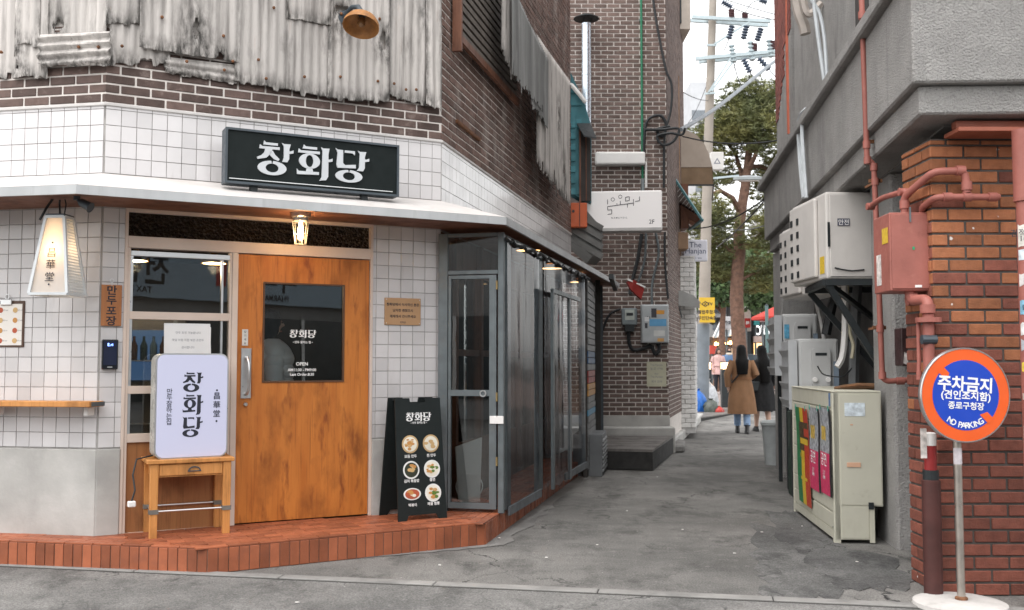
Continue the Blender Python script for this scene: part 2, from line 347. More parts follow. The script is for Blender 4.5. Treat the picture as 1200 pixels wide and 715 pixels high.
# ================================================================ ground
def gz(y): return 0.0 if y < 21 else min(.28, (y-21)/15*.28)
def asphalt(name, base, light, dark, crack=1.0, seed=0.0, big=.55):
    """worn asphalt: aggregate speckle, bleached and oily patches, hairline cracks"""
    m = bpy.data.materials.new(name); m.use_nodes = True; t = m.node_tree; b = t.nodes['Principled BSDF']
    mp = N(t, 'ShaderNodeMapping'); mp.inputs['Location'].default_value = (seed, seed*.7, 0); t.links.new(N(t, 'ShaderNodeNewGeometry').outputs['Position'], mp.inputs[0]); pos = mp.outputs[0]
    n1 = noise(t, big, 8, pos, None, .68); n2 = noise(t, 2.3, 8, pos, (1, .6, 1), .7); n3 = noise(t, 85, 3, pos, None, .7); n4 = noise(t, 9, 6, pos, None, .7)
    c = mixc(t, ramp(t, n1, .38, .62), dark, light); c = mixc(t, ramp(t, n2, .50, .66), c, tuple(x*.72 for x in dark)); c = mixc(t, ramp(t, n4, .56, .74), c, light)
    sp = N(t, 'ShaderNodeMapRange'); sp.inputs[1].default_value = .25; sp.inputs[2].default_value = .75; sp.inputs[3].default_value = .45; sp.inputs[4].default_value = 1.6; t.links.new(n3, sp.inputs[0])
    cb = N(t, 'ShaderNodeCombineColor')
    for i in range(3): t.links.new(sp.outputs[0], cb.inputs[i])
    c = mixc(t, 1.0, c, cb.outputs[0], 'MULTIPLY')
    wp = noise(t, 1.7, 4, pos); vm = N(t, 'ShaderNodeVectorMath', operation='MULTIPLY_ADD'); t.links.new(pos, vm.inputs[0]); vm.inputs[1].default_value = (1,1,1)
    cx = N(t, 'ShaderNodeCombineXYZ'); t.links.new(wp, cx.inputs[0]); t.links.new(n2, cx.inputs[1]); t.links.new(cx.outputs[0], vm.inputs[2])
    vo = N(t, 'ShaderNodeTexVoronoi', feature='DISTANCE_TO_EDGE'); vo.inputs['Scale'].default_value = .75; t.links.new(vm.outputs[0], vo.inputs['Vector'])
    ck = ramp(t, vo.outputs['Distance'], .009, .002); ml = N(t, 'ShaderNodeMath', operation='MULTIPLY'); t.links.new(ck, ml.inputs[0]); t.links.new(ramp(t, n1, .45, .58), ml.inputs[1]); ms = N(t, 'ShaderNodeMath', operation='MULTIPLY'); t.links.new(ml.outputs[0], ms.inputs[0]); ms.inputs[1].default_value = crack
    c = mixc(t, ms.outputs[0], c, (.02,.02,.02))
    vs = N(t, 'ShaderNodeTexVoronoi'); vs.inputs['Scale'].default_value = 7; t.links.new(pos, vs.inputs['Vector']); c = mixc(t, ramp(t, vs.outputs['Distance'], .05, .03), c, (.40,.38,.36))
    t.links.new(c, b.inputs['Base Color']); b.inputs['Roughness'].default_value = .87; b.inputs['Specular IOR Level'].default_value = .3
    bp = N(t, 'ShaderNodeBump'); bp.inputs['Strength'].default_value = .8; bp.inputs['Distance'].default_value = .015; t.links.new(n3, bp.inputs['Height']); t.links.new(bp.outputs[0], b.inputs['Normal']); return m
M_asph = asphalt('worn_alley_asphalt', None, (.225,.216,.203), (.118,.114,.108))
M_street = asphalt('street_asphalt', None, (.225,.218,.208), (.13,.127,.122), .8, 5.3, .9)
M_gutter = mat('gutter_concrete', (.24,.232,.22), .9, .2, 4, bump=.4, bs=110, dirt=[((.13,.125,.12), .45, 2.5), ((.07,.067,.063), .2, 6), ((.30,.29,.275), .2, 9)])
g = MB(); xs = [-900, -60, -12, 0, 6, 14, 60, 900]; ys = [-900, -60, -8, 0, 6, 12, 21, 25, 30, 36, 80, 300, 1500]
g.add([(x, y, gz(y)) for y in ys for x in xs], [(j*8+i, j*8+i+1, (j+1)*8+i+1, (j+1)*8+i) for j in range(len(ys)-1) for i in range(7)])
struct('ground', g, M_asph)
ga, gb = Vector((-3.42, 6.70, 0)), Vector((2.75, 5.46, 0)); gd = (gb-ga).normalized(); gn = Vector((-gd.y, gd.x, 0))
e0, e1 = ga-gd*14, gb+gd*16
struct('street', MB().slab([tuple(p)[:2] for p in (e0-gn*12, e1-gn*12, e1, e0)], -.03, .004), M_street)
gut = MB(); x = -6.0                                     # poured gutter lengths with open joints
gt = struct('gutter', MB().slab([tuple(p)[:2] for p in (e0-gn*.005, e1-gn*.005, e1+gn*.115, e0+gn*.115)], -.03, .006), mat('gutter_joint', (.05,.047,.044), .95))
while x < 12:
    a, b = ga+gd*x, ga+gd*(x+.992)
    q = [a+gn*.012, b+gn*.012, b+gn*.105, a+gn*.105]
    part('kerbstone', MB().slab([(p.x, p.y) for p in q], -.02, .014), M_gutter, gt, bevel=.004); x += 1.0
def blob(name, pts, m, z, k=7):                          # flat irregular patch laid on the ground
    q = []
    n = len(pts)
    for i in range(n):
        a, b = Vector(pts[i]), Vector(pts[(i+1) % n])
        for j in range(k):
            p = a.lerp(b, j/k); q.append((p.x+random.uniform(-.05, .05), p.y+random.uniform(-.09, .09)))
    return struct(name, MB().slab(q, -.02, z), m)
gx = lambda px, py: tuple(gp(px, py))[:2]
M_skim = mat('cement_skim', (.20,.193,.184), .92, .2, 3, bump=.5, bs=120, dirt=[((.12,.117,.113), .5, 1.8), ((.27,.26,.25), .2, 5), ((.08,.078,.075), .2, 7)])
sk = MB(); skl = [Vector((-1.2,6.93)), Vector((-.203,7.52)), Vector((.3,9.8)), Vector((1.0,13.0))]; sv = []
for i in range(3):
    for j in range(12):
        t = j/12; p = skl[i].lerp(skl[i+1], t); d_ = (skl[i+1]-skl[i]).normalized(); nn = Vector((d_.y, -d_.x)); wd_ = (.10+.10*random.random())*(1.0 if i else t)
        sv += [(p.x-nn.x*.06, p.y-nn.y*.06, .006), (p.x+nn.x*wd_, p.y+nn.y*wd_, .0045)]
sk.add(sv, [(2*k, 2*k+1, 2*k+3, 2*k+2) for k in range(len(sv)//2-1)]); struct('cement_skirt', sk, M_skim)
blob('damp_asphalt_patch', [gx(930,600), gx(980,640), gx(1050,655), gx(1075,690), gx(990,694), gx(950,660), gx(915,635), gx(905,600)], asphalt('damp_asphalt', None, (.15,.147,.143), (.075,.074,.073), 1, 2.2, 1.2), .005)
blob('asphalt_repair_patch', [gx(880,612), gx(935,622), gx(948,650), gx(985,700), gx(900,705), gx(885,660)], asphalt('dark_repair_asphalt', None, (.17,.166,.16), (.085,.084,.082), .5, 8.1, 1.0), .0035)
M_trash = mat('paper_scrap', (.72,.69,.66), .8)
for i, (px, py) in enumerate([(640,655),(585,632),(860,650),(735,600),(800,622),(348,708),(940,618),(893,625),(700,640),(515,664),(610,690),(1004,660),(770,560)]):
    p = gp(px, py); a = random.random()*3; q = [(random.uniform(.004,.011)*math.cos(a+k*1.57)*(1.6 if k % 2 else 1), random.uniform(.004,.011)*math.sin(a+k*1.57)) for k in range(4)]
    tag(part('litter_scrap', MB().slab(q, .009, .013), M_trash, loc=(p.x, p.y, 0)), 'tiny scrap of pale litter lying on the asphalt', 'litter', 'litter scraps on the alley asphalt')

# ================================================================ the shop: plan
PZ = .17
WA = Wall((-5.3, 7.38), (-2.86, 6.91)); WB = Wall((-2.86, 6.91), (-.58, 8.10)); WC = Wall((-.58, 8.10), (-.58+.2334*6.05, 8.10+.9724*6.05))
Z_DADO, Z_CAN, Z_TT = WA.sz(60, 526)[1], 2.66, 3.16
shop = thing('shop_building', 'corner dumpling shop of white tile, dark brick and rusty corrugated sheets', 'building', (0,0,0))
# raised terracotta step
PA0, PAB, PBC, PC1 = Vector((-5.3,7.095)), Vector((-1.955,6.475)), Vector((-.203,7.50)), Vector((1.02,13.1))
step = thing('tiled_step', 'raised terracotta tiled step running round the shop corner', 'step', (0,0,0))
poly = [PA0, PAB, PBC, PC1, (.7,13.6), (-.58,8.2), (-2.86,7.0), (-5.3,7.5)]
part('step_base', MB().slab([tuple(p)[:2] for p in poly], -.02, PZ-.008), mat('red_step_grout', (.20,.11,.08), .9, .3, 10), step)
rows = []
for a, b in ((PA0, PAB), (PAB, PBC), (PBC, PC1)):
    W = Wall(a, b); r = part('riser', MB().box(0, W.L, .003, .02, 0, PZ-.01), mat('pale_riser_grout', (.46,.38,.33), .9, .3, 12), step, loc=(a.x, a.y, 0), rz=W.rz)
    n = round(W.L/.068); p = W.L/n
    pieces('riser_tile', [(i*p+.003, (i+1)*p-.003, .004, PZ-.012) for i in range(n)], M_redtile, r, y=-.006, d=.012, bevel=.002, limit=90)
def inpoly(x, y, pl):
    c = False; n = len(pl)
    for i in range(n):
        (x0, y0), (x1, y1) = tuple(pl[i])[:2], tuple(pl[(i+1) % n])[:2]
        if (y0 > y) != (y1 > y) and x < (x1-x0)*(y-y0)/(y1-y0)+x0: c = not c
    return c
bis1 = (PAB, Vector((-2.86,6.91)))
regs = [(Wall(PA0, PAB), [PA0, PAB, Vector((-2.86,6.95)), Vector((-5.3,7.45))]), (Wall(PAB, PBC), [PAB, PBC, Vector((-.58,8.12)), Vector((-2.86,6.95))]), (Wall(PBC, PC1), [PBC, PC1, Vector((.7,13.6)), Vector((-.58,8.12))])]
for k, (W, pl) in enumerate(regs):
    tr = part('tread', MB().box(0, W.L, .006, .012, 0, .02), M_redtile, step, loc=(W.a.x, W.a.y, PZ), rot=(-R(90), 0, W.rz))
    pr = [tuple(((Vector((p[0], p[1], 0))-W.a).dot(W.d), (Vector((p[0], p[1], 0))-W.a).dot(W.n))) for p in pl]
    pieces('tread_tile', courses(-1.3, W.L+1.3, -.004, 1.1, .205, .068, .005, keep=lambda x, z: inpoly(x, z, pr)), M_redtile, tr, y=-.002, d=.012, bevel=.0015, limit=110, jit=.0008)

# ---------------------------------------------------------------- walls
so_, s_o1 = WB.sz(143, 430)[0], WB.sz(436, 430)[0]; Z_OT = WB.sz(300, 254)[1]       # door-and-window opening
WALLM = []
def wall_part(W, mb, m, name='wall'):
    return part(name, mb, m, shop, loc=tuple(W.a), rz=W.rz)
wa = wall_part(WA, MB().box(0, WA.L, .004, .25, PZ-.1, Z_TT), M_grout)
wb = wall_part(WB, MB().box(0, so_, .004, .22, PZ-.1, Z_OT).box(s_o1, WB.L, .004, .22, PZ-.1, Z_OT).box(0, WB.L, .004, .22, Z_OT, Z_TT), M_grout)
wc = wall_part(WC, MB().box(0, WC.L, .004, .25, 2.5, Z_TT), M_grout)
tp, th, jt = .1035, .1045, .004
def tile_field(x0, x1, z0, z1, h, xo=0): return courses(x0, x1, z0, z1, tp, h, jt, bond=0, xo=xo)
low = Z_DADO+.012
pieces('tile', tile_field(0, WA.L-.008, low, Z_CAN, th, xo=WA.L % tp), M_tile, wa, y=-.003, d=.01, bevel=.0012, limit=10, jit=.0006) if 0 else None
ta = [r for r in tile_field(0, WA.L-.006, low, Z_CAN+.02, th, xo=(WA.L-.006) % tp)+tile_field(0, WA.L-.006, Z_CAN+.025, Z_TT, .114, xo=(WA.L-.006) % tp) if r[1] > WA.sz(-12, 300)[0]]
pieces('tile', sorted(ta, key=lambda r: -r[1]), M_tile, wa, y=-.003, d=.01, bevel=.0012, limit=190, jit=.0012)
tb = tile_field(.006, so_, low, Z_CAN+.02, th)+tile_field(s_o1, WB.L-.006, low, Z_CAN+.02, th, xo=.03)+tile_field(.006, WB.L-.006, Z_CAN+.025, Z_TT, .114)
pieces('tile', tb, M_tile, wb, y=-.003, d=.01, bevel=.0012, limit=260, jit=.0012)
pieces('tile', tile_field(.006, WC.L, Z_CAN-.1, Z_TT, .114), M_tile, wc, y=-.003, d=.01, bevel=.0012, limit=120, jit=.0006)
M_trim = mat('pale_tile_trim', (.52,.50,.485), .6, .1, 5, dirt=((.33,.31,.29), .3, 4))
part('coping', MB().box(-.02, WA.L+.012, -.016, .2, Z_TT, Z_TT+.022), M_trim, wa, bevel=.004)
part('coping', MB().box(-.012, WB.L+.01, -.016, .2, Z_TT+.0005, Z_TT+.0225), M_trim, wb, bevel=.004)
part('coping', MB().box(-.01, WC.L, -.016, .2, Z_TT, Z_TT+.022), M_trim, wc, bevel=.004)
part('dado', MB().box(0, WA.L+.006, -.02, .004, PZ-.02, Z_DADO), M_conc, wa, bevel=.004)
part('dado', MB().box(-.004, so_, -.02, .004, PZ-.02, Z_DADO+.001), M_conc, wb, bevel=.004); part('dado', MB().box(s_o1, WB.L, -.02, .004, PZ-.02, Z_DADO+.001), M_conc, wb, bevel=.004)
# brick above the tiles
ZB0 = Z_TT+.024; BW, BH, BJ = .205, .0685, .0135
for W, wl, lim, top in ((WA, wa, 90, 3.75), (WB, wb, 170, 3.72)):
    up = part('upper_wall', MB().box(-.0 if W is WA else -.003, W.L, .002, .25, ZB0, 7.0), M_mortar, shop, loc=tuple(W.a), rz=W.rz)
    pieces('brick', [r for r in courses(0, W.L, ZB0+.006, top, BW, BH, BJ) if W is WB or r[1] > W.sz(-15, 100)[0]], M_brick, up, y=-.004, d=.05, bevel=.003, limit=lim, jit=.002)
upc = part('upper_wall', MB().box(0, WC.L, .002, .25, ZB0, 7.6), M_mortar, shop, loc=tuple(WC.a), rz=WC.rz)
cb = courses(0, WC.L, ZB0+.006, 7.55, BW, BH, BJ)
cb.sort(key=lambda r: (r[0]**2+((r[2]-3.2)*1.3)**2))
pieces('brick', cb, M_brickC, upc, y=-.004, d=.05, bevel=.003, limit=280, jit=.003)
# protruding iron strip in the side brickwork
s0, z0 = WC.sz(533, 140); s1, z1 = WC.sz(560, 162)
part('iron_strip', MB().box(s0, s1, -.03, .0, z0-.03, z0+.0), M_rust, upc, bevel=.003)
# corrugated sheets
def sheet(W, parent, px0, px1, yb0, yb1, ztop, out=.03, m=None, horiz=False, jag=.02, holes=(), pitch=.066, amp=.0065, ytop=None, tops=None, lean=0.0):
    s0 = W.sz(px0, yb0, out)[0]; s1 = W.sz(px1, yb1, out)[0]; zb0 = W.sz(px0, yb0, out)[1]; zb1 = W.sz(px1, yb1, out)[1]
    zt0 = zt1 = ztop
    if tops: zt0 = W.sz(px0, tops[0], out)[1]; zt1 = W.sz(px1, tops[1], out)[1]
    wd = s1-s0; nx = max(8, int(wd/pitch*8)); nz = 26; ph = random.random()*6; vs = []; jg = []; cur = 0
    for i in range(nx+1):
        if i % 5 == 0: cur = random.uniform(-1, 1)*jag*(2.2 if random.random() < .16 else .5)
        jg.append(cur+random.uniform(-.3, .3)*jag*.5)
    for j in range(nz+1):
        v = (j/nz)**1.5
        for i in range(nx+1):
            u = i/nx; zb = zb0+(zb1-zb0)*u+jg[i]; zt = zt0+(zt1-zt0)*u; z = zb+(zt-zb)*v; x = s0+wd*u
            if horiz: y = -out-amp*math.sin((z-zb0)/pitch*2*math.pi); x += jag*.6*math.sin(z*60+ph)*(abs(u-.5) > .48)
            else: y = -out-amp*math.sin(x/pitch*2*math.pi+ph)
            vs.append((x, y-lean*(1-v)+.004*math.sin(z*3+x*2+ph), z))
    fs = []
    for j in range(nz):
        for i in range(nx):
            c = vs[j*(nx+1)+i]; skip = False
            for hx, hy, rx, rz_ in holes:
                hs, hz = W.sz(hx, hy, out)
                if ((c[0]-hs)/rx)**2+((c[2]-hz)/rz_)**2 < 1+.5*math.sin(c[0]*90+c[2]*70): skip = True
            if not skip: fs.append((j*(nx+1)+i, j*(nx+1)+i+1, (j+1)*(nx+1)+i+1, (j+1)*(nx+1)+i))
    mb = MB(); mb.add(vs, fs); me = mb.mesh('corrugated_sheet', smooth=True)
    ga_ = me.attributes.new('grime', 'FLOAT', 'POINT'); hs_ = [W.sz(h[0], h[1], out)+(max(h[2], h[3]),) for h in holes]
    for i_, v_ in enumerate(me.vertices):
        x_, z_ = v_.co.x, v_.co.z; u_ = (x_-s0)/wd; e_ = min(x_-s0, s1-x_); b_ = z_-(zb0+(zb1-zb0)*u_)
        g_ = max(0, 1-e_/.05)*.8+max(0, 1-b_/.12)
        for hx_, hz_, hr_ in hs_: g_ += max(0, 1.2-math.hypot(x_-hx_, (z_-hz_)*.5)/(hr_*2.2))
        ga_.data[i_].value = min(1, g_)
    o = link('corrugated_sheet', me, m or M_sheet, parent, tuple(W.a), W.rz)
    sm = o.modifiers.new('thickness', 'SOLIDIFY'); sm.thickness = .005
    return o
ZS = 4.5
sheet(WA, shop, -40, 20, 92, 92, ZS, .020); sheet(WA, shop, 16, 56, 90, 91, ZS, .036, holes=((17,75,.02,.06),))
sheet(WA, shop, 20, 46, 54, 50, ZS, .055, jag=.03); sheet(WA, shop, 52, 125, 68, 60, ZS, .018, holes=((68,34,.05,.03),))
sheet(WA, shop, 44, 129, 78, 76, 0, .075, horiz=True, pitch=.062, amp=.012, tops=(40, 37), jag=.012)
sheet(WB, shop, 128, 199, 74, 77, ZS, .022, jag=.03); sheet(WB, shop, 124, 165, 26, 28, ZS, .05, jag=.035)
sheet(WB, shop, 193, 278, 84, 98, 0, .03, horiz=True, pitch=.06, amp=.009, tops=(66, 76), jag=.01, m=M_sheetd if 0 else None)
sheet(WB, shop, 163, 281, 56, 74, ZS, .058, jag=.012, holes=((229,38,.018,.075),(258,66,.02,.03)))
sheet(WB, shop, 275, 388, 95, 115, ZS, .044, jag=.012); sheet(WB, shop, 336, 388, 22, 30, ZS, .068, jag=.03)
sheet(WB, shop, 384, 457, 116, 119, ZS, .064, jag=.022, holes=((400,18,.07,.035),(448,50,.03,.05))); sheet(WB, shop, 454, 504, 112, 124, ZS, .035, jag=.035, holes=((502,10,.03,.06),))
sheet(WB, shop, 499, 517, 120, 132, ZS, .06, jag=.03, lean=.02)
# bolts holding the sheets
for W, lst in ((WA, [(1,61),(92,55),(115,55)]), (WB, [(143,54),(219,72),(273,72),(399,90),(443,95),(462,98),(476,105),(488,105),(321,9),(312,92),(357,90),(262,42),(190,20),(400,16),(445,22),(263,82),(303,70)])):
    for px, py in lst:
        s_, z_ = W.sz(px, py, .08); part('bolt', MB().lathe([(.002,-.012),(.008,-.01),(.012,-.003),(.0125,.0),(.004,.02)], n=8, axis='y'), M_rust, shop, smooth=True, loc=W.pt(s_, .078, z_), rz=W.rz)
# side sheets, louvre
sheet(WC, shop, 588, 604, 58, 92, 0, .22, M_sheetd if 0 else None, jag=.05, tops=(-60, -40)); sheet(WC, shop, 600, 636, 84, 128, 0, .26, M_sheetd, jag=.08, tops=(-20, 60))
sheet(WC, shop, 622, 642, 122, 150, 0, .24, M_sheetd, jag=.07, tops=(30, 70)); sheet(WC, shop, 629, 668, 190, 240, 0, .20, jag=.08, tops=(40, 96), holes=((655,140,.05,.08),(661,205,.05,.1)))
s0, zA = WC.sz(530, 5); s1, zB = WC.sz(590, 60)
lv = part('louvre_frame', MB().box(s0-.02, s1+.3, -.10, -.06, 4.08, 4.14).box(s0-.06, s0-.02, -.1, -.02, 4.0, 5.2), M_brownw, shop, loc=tuple(WC.a), rz=WC.rz)
part('louvre_backing', MB().box(s0, s1+.3, -.03, -.01, 4.14, 5.2), M_dark, lv)
pieces('louvre_slat', [(s0, s1+.28, 4.16+i*.075, 4.21+i*.075) for i in range(13)], mat('greyed_timber_slat', (.14,.12,.105), .85, .3, 8), lv, y=-.075, d=.03, bevel=.002)

# ---------------------------------------------------------------- canopy
def offset_line(dist):
    nA, nB, nC = -WA.n, -WB.n, -WC.n
    def mitre(p, n1, n2):
        b = (n1+n2).normalized(); return p+b*(dist/b.dot(n1))
    return [WA.a+nA*dist, mitre(WA.b, nA, nB), mitre(WB.b, nB, nC), WC.b+nC*dist+WC.d*.0]
o0, o1_ = offset_line(0.0), offset_line(.62); o1_[3] = Vector((1.52, 14.05, 0)); oi = offset_line(.60); oi[3] = Vector((1.50, 14.05, 0))
zf0, zf1, zw = 2.425, 2.485, Z_CAN+.02
top = MB(); fas = MB(); sof = MB()
for i in range(3):
    a, b, c, d = o0[i], o0[i+1], o1_[i+1], o1_[i]
    top.add([(a.x,a.y,zw),(b.x,b.y,zw),(c.x,c.y,zf1),(d.x,d.y,zf1)], [(0,1,2,3)])
    top.add([(a.x,a.y,zw-.03),(b.x,b.y,zw-.03),(c.x,c.y,zf1-.03),(d.x,d.y,zf1-.03)], [(3,2,1,0)])
    e, f = oi[i], oi[i+1]
    fas.add([(d.x,d.y,zf0),(c.x,c.y,zf0),(c.x,c.y,zf1-.001),(d.x,d.y,zf1-.001),(e.x,e.y,zf0),(f.x,f.y,zf0),(f.x,f.y,zf1-.02),(e.x,e.y,zf1-.02)], [(0,1,2,3),(5,4,7,6),(1,0,4,5)])
    sof.add([(a.x,a.y,zf0+.02),(b.x,b.y,zf0+.02),(f.x,f.y,zf0+.02),(e.x,e.y,zf0+.02)], [(3,2,1,0)])
part('canopy_top', top, mat('white_sheet_canopy', (.56,.53,.51), .5, .08, 3, dirt=[((.42,.38,.35), .3, 2.5), ((.26,.225,.20), .1, 7)]), shop)
part('canopy_fascia', fas, mat('pale_grey_fascia', (.42,.43,.435), .5, .12, 5, stretch=(1,1,.2), dirt=((.27,.265,.26), .25, 6, (3,3,.3))), shop)
part('canopy_soffit', sof, M_soffit, shop)

# ---------------------------------------------------------------- door and window unit
U = part('opening_frame', MB().box(so_, so_+.022, -.012, .1, PZ, Z_OT).box(s_o1-.022, s_o1, -.012, .1, PZ, Z_OT).box(so_+.022, s_o1-.022, -.012, .1, Z_OT-.025, Z_OT), M_cream, shop, loc=tuple(WB.a), rz=WB.rz, bevel=.003)
zt0, zt1 = WB.sz(290, 297)[1], WB.sz(290, 284)[1]
sm0, sm1 = WB.sz(270, 450)[0], WB.sz(277, 450)[0]; sR = s_o1-.022; sL = so_+.022
part('transom_bar', MB().box(sL, sR, -.010, .09, zt0, zt1), M_cream, U, bevel=.003)
part('mullion', MB().box(sm0, sm1, -.011, .09, PZ, zt0), M_cream, U, bevel=.003)
part('transom_pane', MB().box(sL, sR, .04, .046, zt1, Z_OT-.025), glass('amber_hammered_glass', (.42,.33,.22), .62, .06, bump=.9, bs=45, vor=1), U)
win = part('window', MB().box(sL, sL+.02, -.004, .07, PZ+.0, zt0-.001).box(sm0-.018, sm0-.001, -.004, .07, PZ, zt0-.001), M_cream, shop, loc=tuple(WB.a), rz=WB.rz, bevel=.002)
zr = lambda y: WB.sz(205, y)[1]
for ya, yb, nm in ((375, 366, 'rail'), (461, 452, 'rail'), (517, 507, 'rail'), (632, 622, 'bottom_rail'), (302, 296, 'top_rail')):
    part(nm, MB().box(sL+.02, sm0-.018, -.002, .06, max(PZ+.002, zr(ya)), zr(yb)), M_alu if nm == 'top_rail' else M_cream, win, bevel=.002)
for ya, yb in ((366, 302), (452, 375), (507, 461)):
    part('pane', MB().box(sL+.02, sm0-.018, .03, .036, zr(ya), zr(yb)), GLZ, win)
part('sash_stile', MB().box(sL+.021, sL+.038, .004, .03, zr(507), zr(302)).box(sm0-.075, sm0-.06, .012, .05, zr(507), zr(302)), M_alu, win)
part('lower_panel', MB().box(sL+.02, sm0-.018, .02, .05, zr(622), zr(517)), M_panelw, win)
# door leaf with an opening for the glass
D0, D1, DZ0, DZ1 = sm1+.004, sR-.004, PZ+.012, zt0-.006
g0, g1, gz0, gz1 = WB.rect(308, 332, 404, 448); g0 = WB.sz(308, 400)[0]
dr = part('door', MB().box(D0, g0, .012, .055, DZ0, DZ1).box(g1, D1, .012, .055, DZ0, DZ1).box(g0, g1, .012, .055, DZ0, gz0).box(g0, g1, .012, .055, gz1, DZ1), M_door, shop, loc=tuple(WB.a), rz=WB.rz)
bd = .012
part('glazing_bead', MB().box(g0, g0+bd, .004, .03, gz0, gz1).box(g1-bd, g1, .004, .03, gz0, gz1).box(g0+bd, g1-bd, .004, .03, gz0, gz0+bd).box(g0+bd, g1-bd, .004, .03, gz1-bd, gz1), mat('dark_bead', (.10,.045,.02), .5), dr)
part('pane', MB().box(g0+bd, g1-bd, .026, .031, gz0+bd, gz1-bd), GLZ, dr)
cx = (g0+g1)/2; gw = g1-g0
lx, lz = WB.sz(356, 391); logo('lettering', .062, M_wht, dr, (lx, .024, lz), w=1.05, gap=.08, depth=.001)
lettering('lettering', '• 만두 잘하는 집 •', .021, M_wht, dr, (lx, .0245, WB.sz(356, 401)[1]), bold=.02)
for s_, y_, h_ in (('OPEN', 426.5, .036), ('AM11:30 - PM9:00', 433.5, .029), ('Last Order.8:30', 438.8, .029)):
    lettering('lettering', s_, h_, M_wht, dr, (WB.sz(355, y_)[0], .0245, WB.sz(355, y_)[1]), bold=.022)
h0, h1, hz0, hz1 = WB.rect(282.5, 408, 294.5, 467)
hd = part('handle_plate', MB().box(h0, h1, .004, .012, hz0, hz1), M_alu, dr, bevel=.002)
hm = (h0+h1)/2
part('handle', MB().tube([(hm, .004, hz1-.07), (hm, -.03, hz1-.075), (hm+.008, -.05, hz1-.11), (hm+.01, -.055, (hz0+hz1)/2), (hm+.008, -.05, hz0+.07), (hm, -.03, hz0+.035), (hm, .004, hz0+.03)], [.012,.011,.009,.011,.009,.011,.012], 10), M_alu, hd, smooth=True)
kz = WB.sz(288, 474)[1]; part('lock', MB().lathe([(.016,-.002),(.016,-.012),(.011,-.018),(.004,-.018)], (hm, .012, kz), 14, 'y'), M_alu, dr, smooth=True)
p0, p1, pz0, pz1 = WB.rect(284, 386, 291, 405)
pl = part('push_label', MB().box(p0, p1, .008, .012, pz0, pz1), mat('grey_label', (.55,.53,.50), .6), dr)
for i, ch in enumerate('당기세요'): lettering('lettering', ch, .02, M_ink, pl, ((p0+p1)/2, .0075, pz1-.018-.028*i), bold=.01)
# lower side of the shop behind the film: timber shopfront
Wd = Wall(WC.pt(0.02, -.12)[:2], WC.pt(WC.L, -.12)[:2])
sf = part('timber_shopfront', MB().box(0, Wd.L, .05, .10, PZ-.1, .62).box(0, Wd.L, .05, .10, 2.2, 2.5), M_brownw, shop, loc=tuple(Wd.a), rz=Wd.rz)
for i in range(8):
    x = i*Wd.L/7.0; part('post', MB().box(x-.035, x+.035, .0, .12, PZ, 2.5), M_brownw, sf)
    if i < 7:
        part('rail', MB().box(x+.035, x+Wd.L/7-.035, .02, .1, 1.42, 1.48), M_brownw, sf); part('pane', MB().box(x+.035, x+Wd.L/7-.035, .07, .075, .62, 2.2), GLZ, sf)
# rooms behind the glass
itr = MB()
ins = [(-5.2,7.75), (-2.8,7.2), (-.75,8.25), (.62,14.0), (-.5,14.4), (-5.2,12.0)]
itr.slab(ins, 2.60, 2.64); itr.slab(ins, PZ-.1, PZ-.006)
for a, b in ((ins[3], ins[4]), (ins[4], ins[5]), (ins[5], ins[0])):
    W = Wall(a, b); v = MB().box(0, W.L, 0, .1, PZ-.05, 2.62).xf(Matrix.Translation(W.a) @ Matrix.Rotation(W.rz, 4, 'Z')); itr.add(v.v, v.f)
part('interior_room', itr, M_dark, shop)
# ================================================================ things on and round the shop front
def wthing(W, name, label, cat, px, py, out=0.0, group=None):
    s_, z_ = W.sz(px, py, out); return thing(name, label, cat, W.pt(s_, out, z_), W.rz, group)
def wdim(W, x0, y0, x1, y1, out=0.0):
    a, b, c, d = W.rect(x0, y0, x1, y1, out); return b-a, d-c
# black box sign standing on the canopy
tl, tr_ = WB.sz(264, 150, .34), WB.sz(467, 170, .34); bl = WB.sz(262, 214, .34)
sw = tr_[0]-tl[0]; z1 = (tl[1]+tr_[1])/2; z0 = (bl[1]+WB.sz(463, 231, .34)[1])/2; sh = z1-z0
sg = thing('box_sign', 'long black box sign with pale shop name standing on the canopy', 'sign', WB.pt(tl[0]+sw/2, .34, z0), WB.rz)
part('sign_case', MB().box(-sw/2, sw/2, .0, .11, 0, sh), M_dkmetal, sg, bevel=.004)
fr_ = MB(); b_ = .016
for q in ((-sw/2, -sw/2+b_, 0, sh), (sw/2-b_, sw/2, 0, sh), (-sw/2+b_, sw/2-b_, 0, b_), (-sw/2+b_, sw/2-b_, sh-b_, sh)): fr_.box(q[0], q[1], -.02, -.0005, q[2], q[3])
part('sign_rim', fr_, M_dkmetal, sg)
part('sign_face', MB().box(-sw/2+b_, sw/2-b_, -.006, -.001, b_, sh-b_), mat('sign_face_black', (.006,.010,.010), .6, .1, 5, spec=.2), sg)
part('light_line', MB().box(-sw/2+.03, sw/2-.05, -.012, -.0065, .033, .039), M_alu, sg)
logo('lettering', sh*.62, mat('pale_sign_letter', (.52,.54,.56), .5, .05), sg, (-.012, -.0065, sh*.515), w=1.06, gap=.10, depth=.012)
for x in (-sw*.335, sw*.30):
    ft = part('foot', MB().box(x-.026, x+.026, .02, .07, -.12, 0).box(x-.07, x+.07, -.0, .10, -.128, -.119), M_black, sg, bevel=.003)
